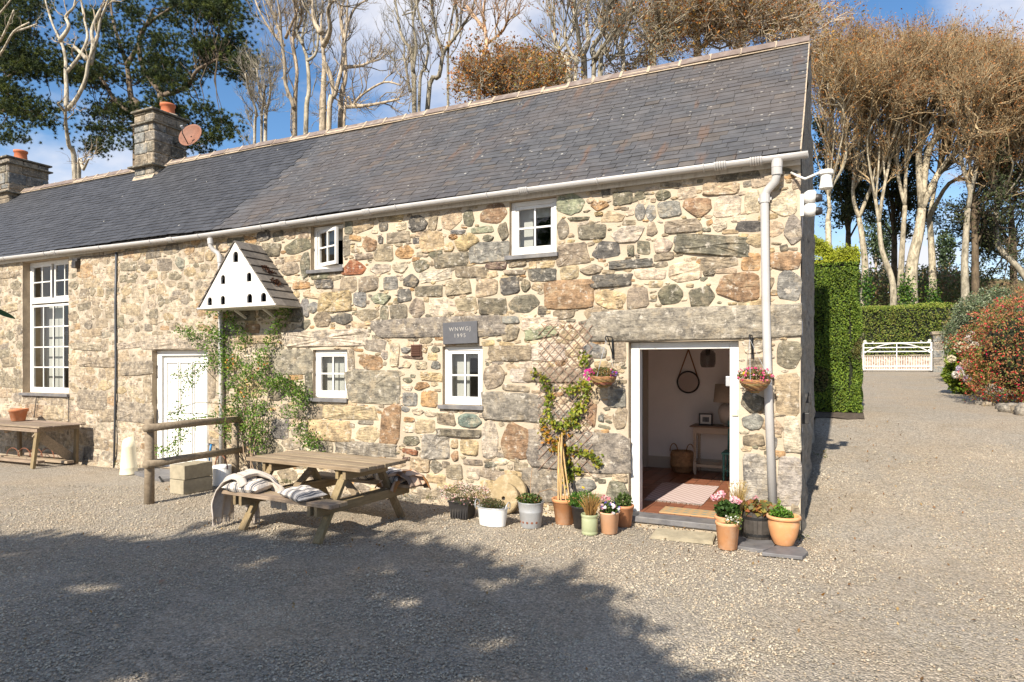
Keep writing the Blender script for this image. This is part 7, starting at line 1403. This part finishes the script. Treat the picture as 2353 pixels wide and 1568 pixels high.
# ivy at the foot of the clump
Ls = []
for x, z, sx, sz_, y, n in ((540, 600, 22, 70, 33.5, 420), (800, 620, 30, 60, 33.0, 520), (975, 650, 24, 55, 35.5, 380)):
    p = wp(*Z5(x, z), y); P = np.array(p) + r2.normal(size=(n, 3)) * np.array([sx / 2.84 / 42, .2, sz_ / 2.84 / 42]); Ls.append(leaf_arr(P, .13, pick([(.06, .13, .015), (.12, .2, .02), (.03, .08, .015)], n), (0, -.7, .3), .8))
for v, n_, lab in zip(Ls, range(3), ('dark ivy climbing the foot of the left grove beech', 'bright ivy covering the foot of the big beech clump', 'ivy on the trunk foot right of the big clump')): tag(obj('ivy', v, M['leaf'], None), lab, 'ivy', 'ivy on the grove trunks')
# dark evergreens in the wood behind
def dark_tree(lab, y, trunkpx, rects, n, seed, size=.16):
    b = wp(*Z4(*trunkpx[0]), y); b.z = 1.6; T = Tree('holm_oak', lab, 'tree', b, seed, DARKB, (.06, .05, .035), 'dark evergreens in the wood'); pts = [wp(*Z4(x, z), y) for x, z in trunkpx]; tr_ = T.limb([b] + pts, .22, .1, False)
    A = np.array([(q[1] - q[0]) * (q[3] - q[2]) for q in rects], float); A /= A.sum(); tg = []
    for _ in range(22): q = rects[T.r.choice(len(rects), p=A)]; tg.append(wp(*Z4(T.r.uniform(q[0], q[1]), T.r.uniform(q[2], q[3])), y + T.r.uniform(-2, 2)))
    for q in tg: s0 = tr_[T.r.integers(len(tr_) // 2, len(tr_))]; T.fan(s0, .07, [q], .2, .015)
    T.grow([(9, .2, 1.3, .6, .1, .025, 4, 3), (5, .1, .7, .7, .05, .012, 3, 3)]); T.finish((n, size, [(.03, .045, .016), (.05, .065, .022), (.075, .085, .03)], .55, 'needle'))
dark_tree('dark evergreen in the wood seen left of the clump', 38, [(420,1700),(420,1500),(430,1200)], [(180,620,980,1450),(300,760,850,1300),(180,420,780,1100)], 15000, 71)
dark_tree('dark evergreen in the wood seen behind the big clump', 40, [(720,1700),(720,1500),(700,1250)], [(560,1000,950,1500),(600,900,800,1100)], 12000, 72)
dark_tree('dark evergreen in the wood towards the right edge', 36, [(1500,1850),(1500,1600),(1480,1350)], [(1150,1650,1280,1650),(1250,1650,1500,1900),(1000,1400,1330,1600)], 8500, 73, .13)
dark_tree('dark evergreen arching over the right-hand shrubs', 33, [(1250,1800),(1245,1500),(1235,1330)], [(1300,1650,950,1300),(1100,1500,1350,1550)], 5500, 74, .13)
# distant pale conifers on the slope
for k, (x, z0, z1, w, lab) in enumerate(((600, 620, 230, 70, 'distant pine on the slope left of the curving beech'), (650, 640, 300, 55, 'smaller distant pine beside the curving beech trunk'), (1055, 640, 330, 40, 'thin distant pine standing on the brown slope'))):
    y = 60.0; a = wp(*Z5(x, z0), y); b = wp(*Z5(x, z1), y); T = Tree('pine_tree', lab, 'tree', a, 80 + k, TAN, TAN, 'distant pines on the slope'); T.limb([a - Vector((0, 0, 1)), a.lerp(b, .5), b], .16, .05, True); P = blob(1100, b, (w / 2.84 / 24 * 1.3, 1.2, (z0 - z1) / 2.84 / 24 * .42), r2); T.grow([(10, .5, 1.2, 1.0, .1, .03, 3, 3)]); T.finish(); obj('crown', leaf_arr(P, .3, pick([(.05, .08, .035), (.08, .11, .05)], 1100)), M['needle'], T.t)
# bracken and scrub on the slope
P = []
for _ in range(5200):
    p = wp(*Z5(r2.uniform(450, 1250), r2.uniform(560, 720)), r2.uniform(36, 75)); P.append((p.x, p.y, gz(p.x, p.y) + (p.y - 27) * .012 + r2.uniform(0, .8)))
o = obj('bracken', leaf_arr(np.array(P), .38, pick([(.20, .10, .04), (.12, .12, .03), (.07, .09, .02), (.16, .07, .035)], len(P)), asp=.4), M['leaf'], None, kind='stuff'); o['label'] = 'brown bracken and scrub on the woodland floor beyond the hedge'; o['category'] = 'bracken'
P = []
for _ in range(900):
    q = wp(*Z5(r2.uniform(420, 1300), r2.uniform(480, 700)), r2.uniform(40, 62)); lim = wp(*Z5(0, 470 + 90 * mnoise.noise((q.x * .25, q.y * .1, 2))), q.y).z
    if q.z > lim: continue
    P.append(np.array(q) + r2.normal(size=(16, 3)) * np.array([.55, .5, .35]))
P = np.concatenate(P); o = obj('undergrowth', leaf_arr(P, .26, pick([(.13, .16, .05), (.20, .14, .07), (.09, .12, .04), (.26, .16, .08), (.17, .19, .07)], len(P)), asp=.5), M['leaf'], None, kind='stuff'); o['label'] = 'soft green and brown undergrowth in the wood beyond the lane hedge'; o['category'] = 'undergrowth'
# ================================================================== the tree that shades the yard (outside the frame, behind and left of the camera)
poly = [gp(-250, 1245), gp(0, 1246), gp(240, 1250), gp(500, 1242), gp(700, 1242), gp(880, 1246), gp(985, 1264), gp(1080, 1305), gp(1225, 1322), gp(1270, 1362), gp(1330, 1375), gp(1335, 1430), gp(1370, 1500), gp(1440, 1560), gp(1470, 1640), gp(1430, 1750), gp(1300, 2400), gp(-2600, 2400)]
py_ = [(p.x, p.y) for p in poly]
def inside(x, y):
    c = False; j = len(py_) - 1
    for i in range(len(py_)):
        if (py_[i][1] > y) != (py_[j][1] > y) and x < (py_[j][0] - py_[i][0]) * (y - py_[i][1]) / (py_[j][1] - py_[i][1]) + py_[i][0]: c = not c
        j = i
    return c
T = Tree('sycamore_tree', 'leafy tree beside the yard whose crown shades the gravel', 'tree', (-4.2, -14.5, 0), 91, GREYB, (.2, .16, .1)); tk = T.limb([(-4.2, -14.5, -.2), (-4.3, -14.3, 2.5), (-4.0, -14.0, 5)], .42, .26, False, 10); cl = []; tl = 1 / math.tan(SUN_EL)
while len(cl) < 560:
    x = T.r.uniform(-13, 1.2); y = T.r.uniform(-9, -2.2)
    if not inside(x + .28, y + .27): continue
    h = T.r.uniform(5.2, 9.0); cl.append((x - math.sin(SUN_AZ) * h * tl, y - math.cos(SUN_AZ) * h * tl, h))
cl = np.array(cl); cl = cl[cl[:, 1] < -8.8]
for q in cl[:26]: T.fan(tk[-1], .1, [q], .15)
Ps_ = []
def shadow_pt(x, y, h): return np.array((x - math.sin(SUN_AZ) * h * tl, y - math.cos(SUN_AZ) * h * tl, h))
for q in cl:
    m = T.r.integers(5, 9); w_ = T.r.uniform(.7, 1.3)
    for _ in range(m): s0 = q + T.r.normal(size=3) * np.array([.30, .22, .22]) * w_; Ps_.append(s0 + T.r.normal(size=(9, 3)) * np.array([.10, .08, .08]))
k = 0
while k < 330:      # outer sprays, thinning out beyond the main mass
    x = T.r.uniform(-12, 1.6); y = T.r.uniform(-7, -2.12)
    if inside(x + .28, y + .27) or not inside(x + .2 - T.r.uniform(0, .6), y + .2 - T.r.uniform(.0, .34)): continue
    if mnoise.noise((x * 1.1, y * 1.5, 9)) < -.02: k += .2; continue
    s0 = shadow_pt(x, y, T.r.uniform(5.0, 7.0)); Ps_.append(s0 + T.r.normal(size=(int(T.r.integers(8, 22)), 3)) * np.array([.13, .09, .09])); k += 1
P = np.concatenate(Ps_); P = P[P[:, 1] < -8.2]; g_ = P + np.array([LDIR.x, LDIR.y, LDIR.z]) * (P[:, 2:3] / math.sin(SUN_EL))
gap = np.array([mnoise.noise((a * 1.7 + 4, b * 3.2, 7)) + .5 * mnoise.noise((a * 4, b * 8, 5)) for a, b in g_[:, :2]]); P = P[gap < .53]
T.mb and T.finish(); obj('crown', leaf_arr(P, .15, pick(GREEN, len(P)), (0, .2, .6), .75), M['leaf'], T.t)
# shrub at the left edge, one leaf tip in view
b = dp(-330, 720, 2.1); t = thing('laurel_shrub', 'glossy green leaf tip of a shrub poking in at the left edge', 'shrub', (b.x, b.y, 0)); mb = MB(); tip = dp(-6, 712, 2.0); mb.tube([(b.x, b.y, 0), (b.x + .03, b.y, .9), b, b.lerp(tip, .5) + Vector((0, 0, .03)), tip], [.02, .017, .012, .006, .003], 6, col=(.12, .13, .04)); obj('stem', mb, M['twig'], t)
def bigleaf(mb, a, b, w, nrm):
    a, b = Vector(a), Vector(b); d = b - a; s_ = d.cross(Vector(nrm)).normalized(); n = Vector(nrm).normalized(); Vv = []; k = 9
    for i in range(k): f = i / (k - 1); ww = w * math.sin(math.pi * min(1, f * .96 + .02)) ** .8; c_ = a + d * f - n * .006 * math.sin(math.pi * f); Vv += [c_ - s_ * ww + n * ww * .3, c_, c_ + s_ * ww + n * ww * .3]
    F = [];
    for i in range(k - 1):
        for j in range(2): F.append((i*3+j, i*3+j+1, (i+1)*3+j+1, (i+1)*3+j))
    mb.add(Vv, F, (.045, .085, .015))
lf = MB(); bigleaf(lf, dp(-20, 705, 2.0), dp(35, 734, 1.98), .012, (.1, -.3, 1)); obj('leaf', lf, M['leaf'], t, smooth=True)
for q in range(14): lf = MB(); a = b.lerp(Vector((b.x, b.y, .3)), r2.random()) if q > 4 else b.lerp(tip, .15 * q); d = Vector(r2.normal(size=3)); d.x = -abs(d.x) * .6; d.normalize(); bigleaf(lf, a, a + d * .1, .02, (0, 0, 1)); obj('leaf', lf, M['leaf'], t, smooth=True)
# fallen leaves
for px_, py_2, s_, c_, lab in ((372, 1341, .05, (.40, .26, .18), 'pale pinkish fallen leaf lying in the shaded gravel at lower left'), (703, 1320, .03, (.55, .20, .03), 'bright orange fallen leaf in the shade below the picnic table'), (600, 1205, .05, (.45, .30, .08), 'yellowish fallen leaf on sunlit gravel by the picnic bench leg'), (1892, 1372, .035, (.55, .24, .03), 'single orange leaf on the sunlit gravel right of the pots'), (340, 1262, .03, (.45, .2, .06), 'small brown leaf at the shadow edge near the log fence')):
    p = gp(px_, py_2); v, f_, c2 = leaf_arr(np.array([p + Vector((0, 0, .018))]), s_ * 1.6, [c_], (0, 0, 3), .6); tag(obj('fallen_leaf', (v, f_, c2), M['leaf'], None), lab, 'leaf', 'fallen leaves on the gravel')
# dry leaves blown against the wall, the table and the hedge
P = []
for x0, x1, y0, y1, n in ((-12, 0.0, -.35, -.08, 330), (-6.2, -3.4, -2.4, -.3, 190), (-8.6, -6, -1.2, -.2, 140), (0.1, 1.6, -.5, 6.0, 150), (-3, 1.5, -2.2, -.3, 110), (1.0, 3.4, 3, 18, 140), (-9, 3, -5, -2, 120)):
    for _ in range(n): x = r2.uniform(x0, x1); y = r2.uniform(y0, y1); P.append((x, y, gz(x, y) + .012 + r2.random() * .01))
o = obj('leaf_litter', leaf_arr(np.array(P), .028 * (.6 + .8 * r2.random(len(P))), pick([(.22, .11, .04), (.30, .17, .06), (.14, .08, .035), (.36, .24, .10)], len(P), .3), (0, 0, 2.5), .6), M['leaf'], None, kind='stuff'); o['label'] = 'dry brown leaf litter scattered over the gravel and along the wall foot'; o['category'] = 'leaf litter'
P = []
for k in range(60):
    x = r2.uniform(-12.5, .4); y = -.1 if x < 0 else r2.uniform(0, 4)
    if any(w.x0 < x < w.x1 for w in (d_left, d_main)): continue
    q = np.array((x, y - .02, gz(x, y) + .03)); P.append(q + r2.normal(size=(16, 3)) * np.array([.035, .02, .02]))
P = np.concatenate(P); o = obj('weeds', leaf_arr(P, .035, pick([(.09, .12, .03), (.14, .15, .04), (.18, .15, .06)], len(P)), (0, 0, 0), .3), M['leaf'], None, kind='stuff'); o['label'] = 'small green weeds sprouting along the foot of the wall'; o['category'] = 'weeds'
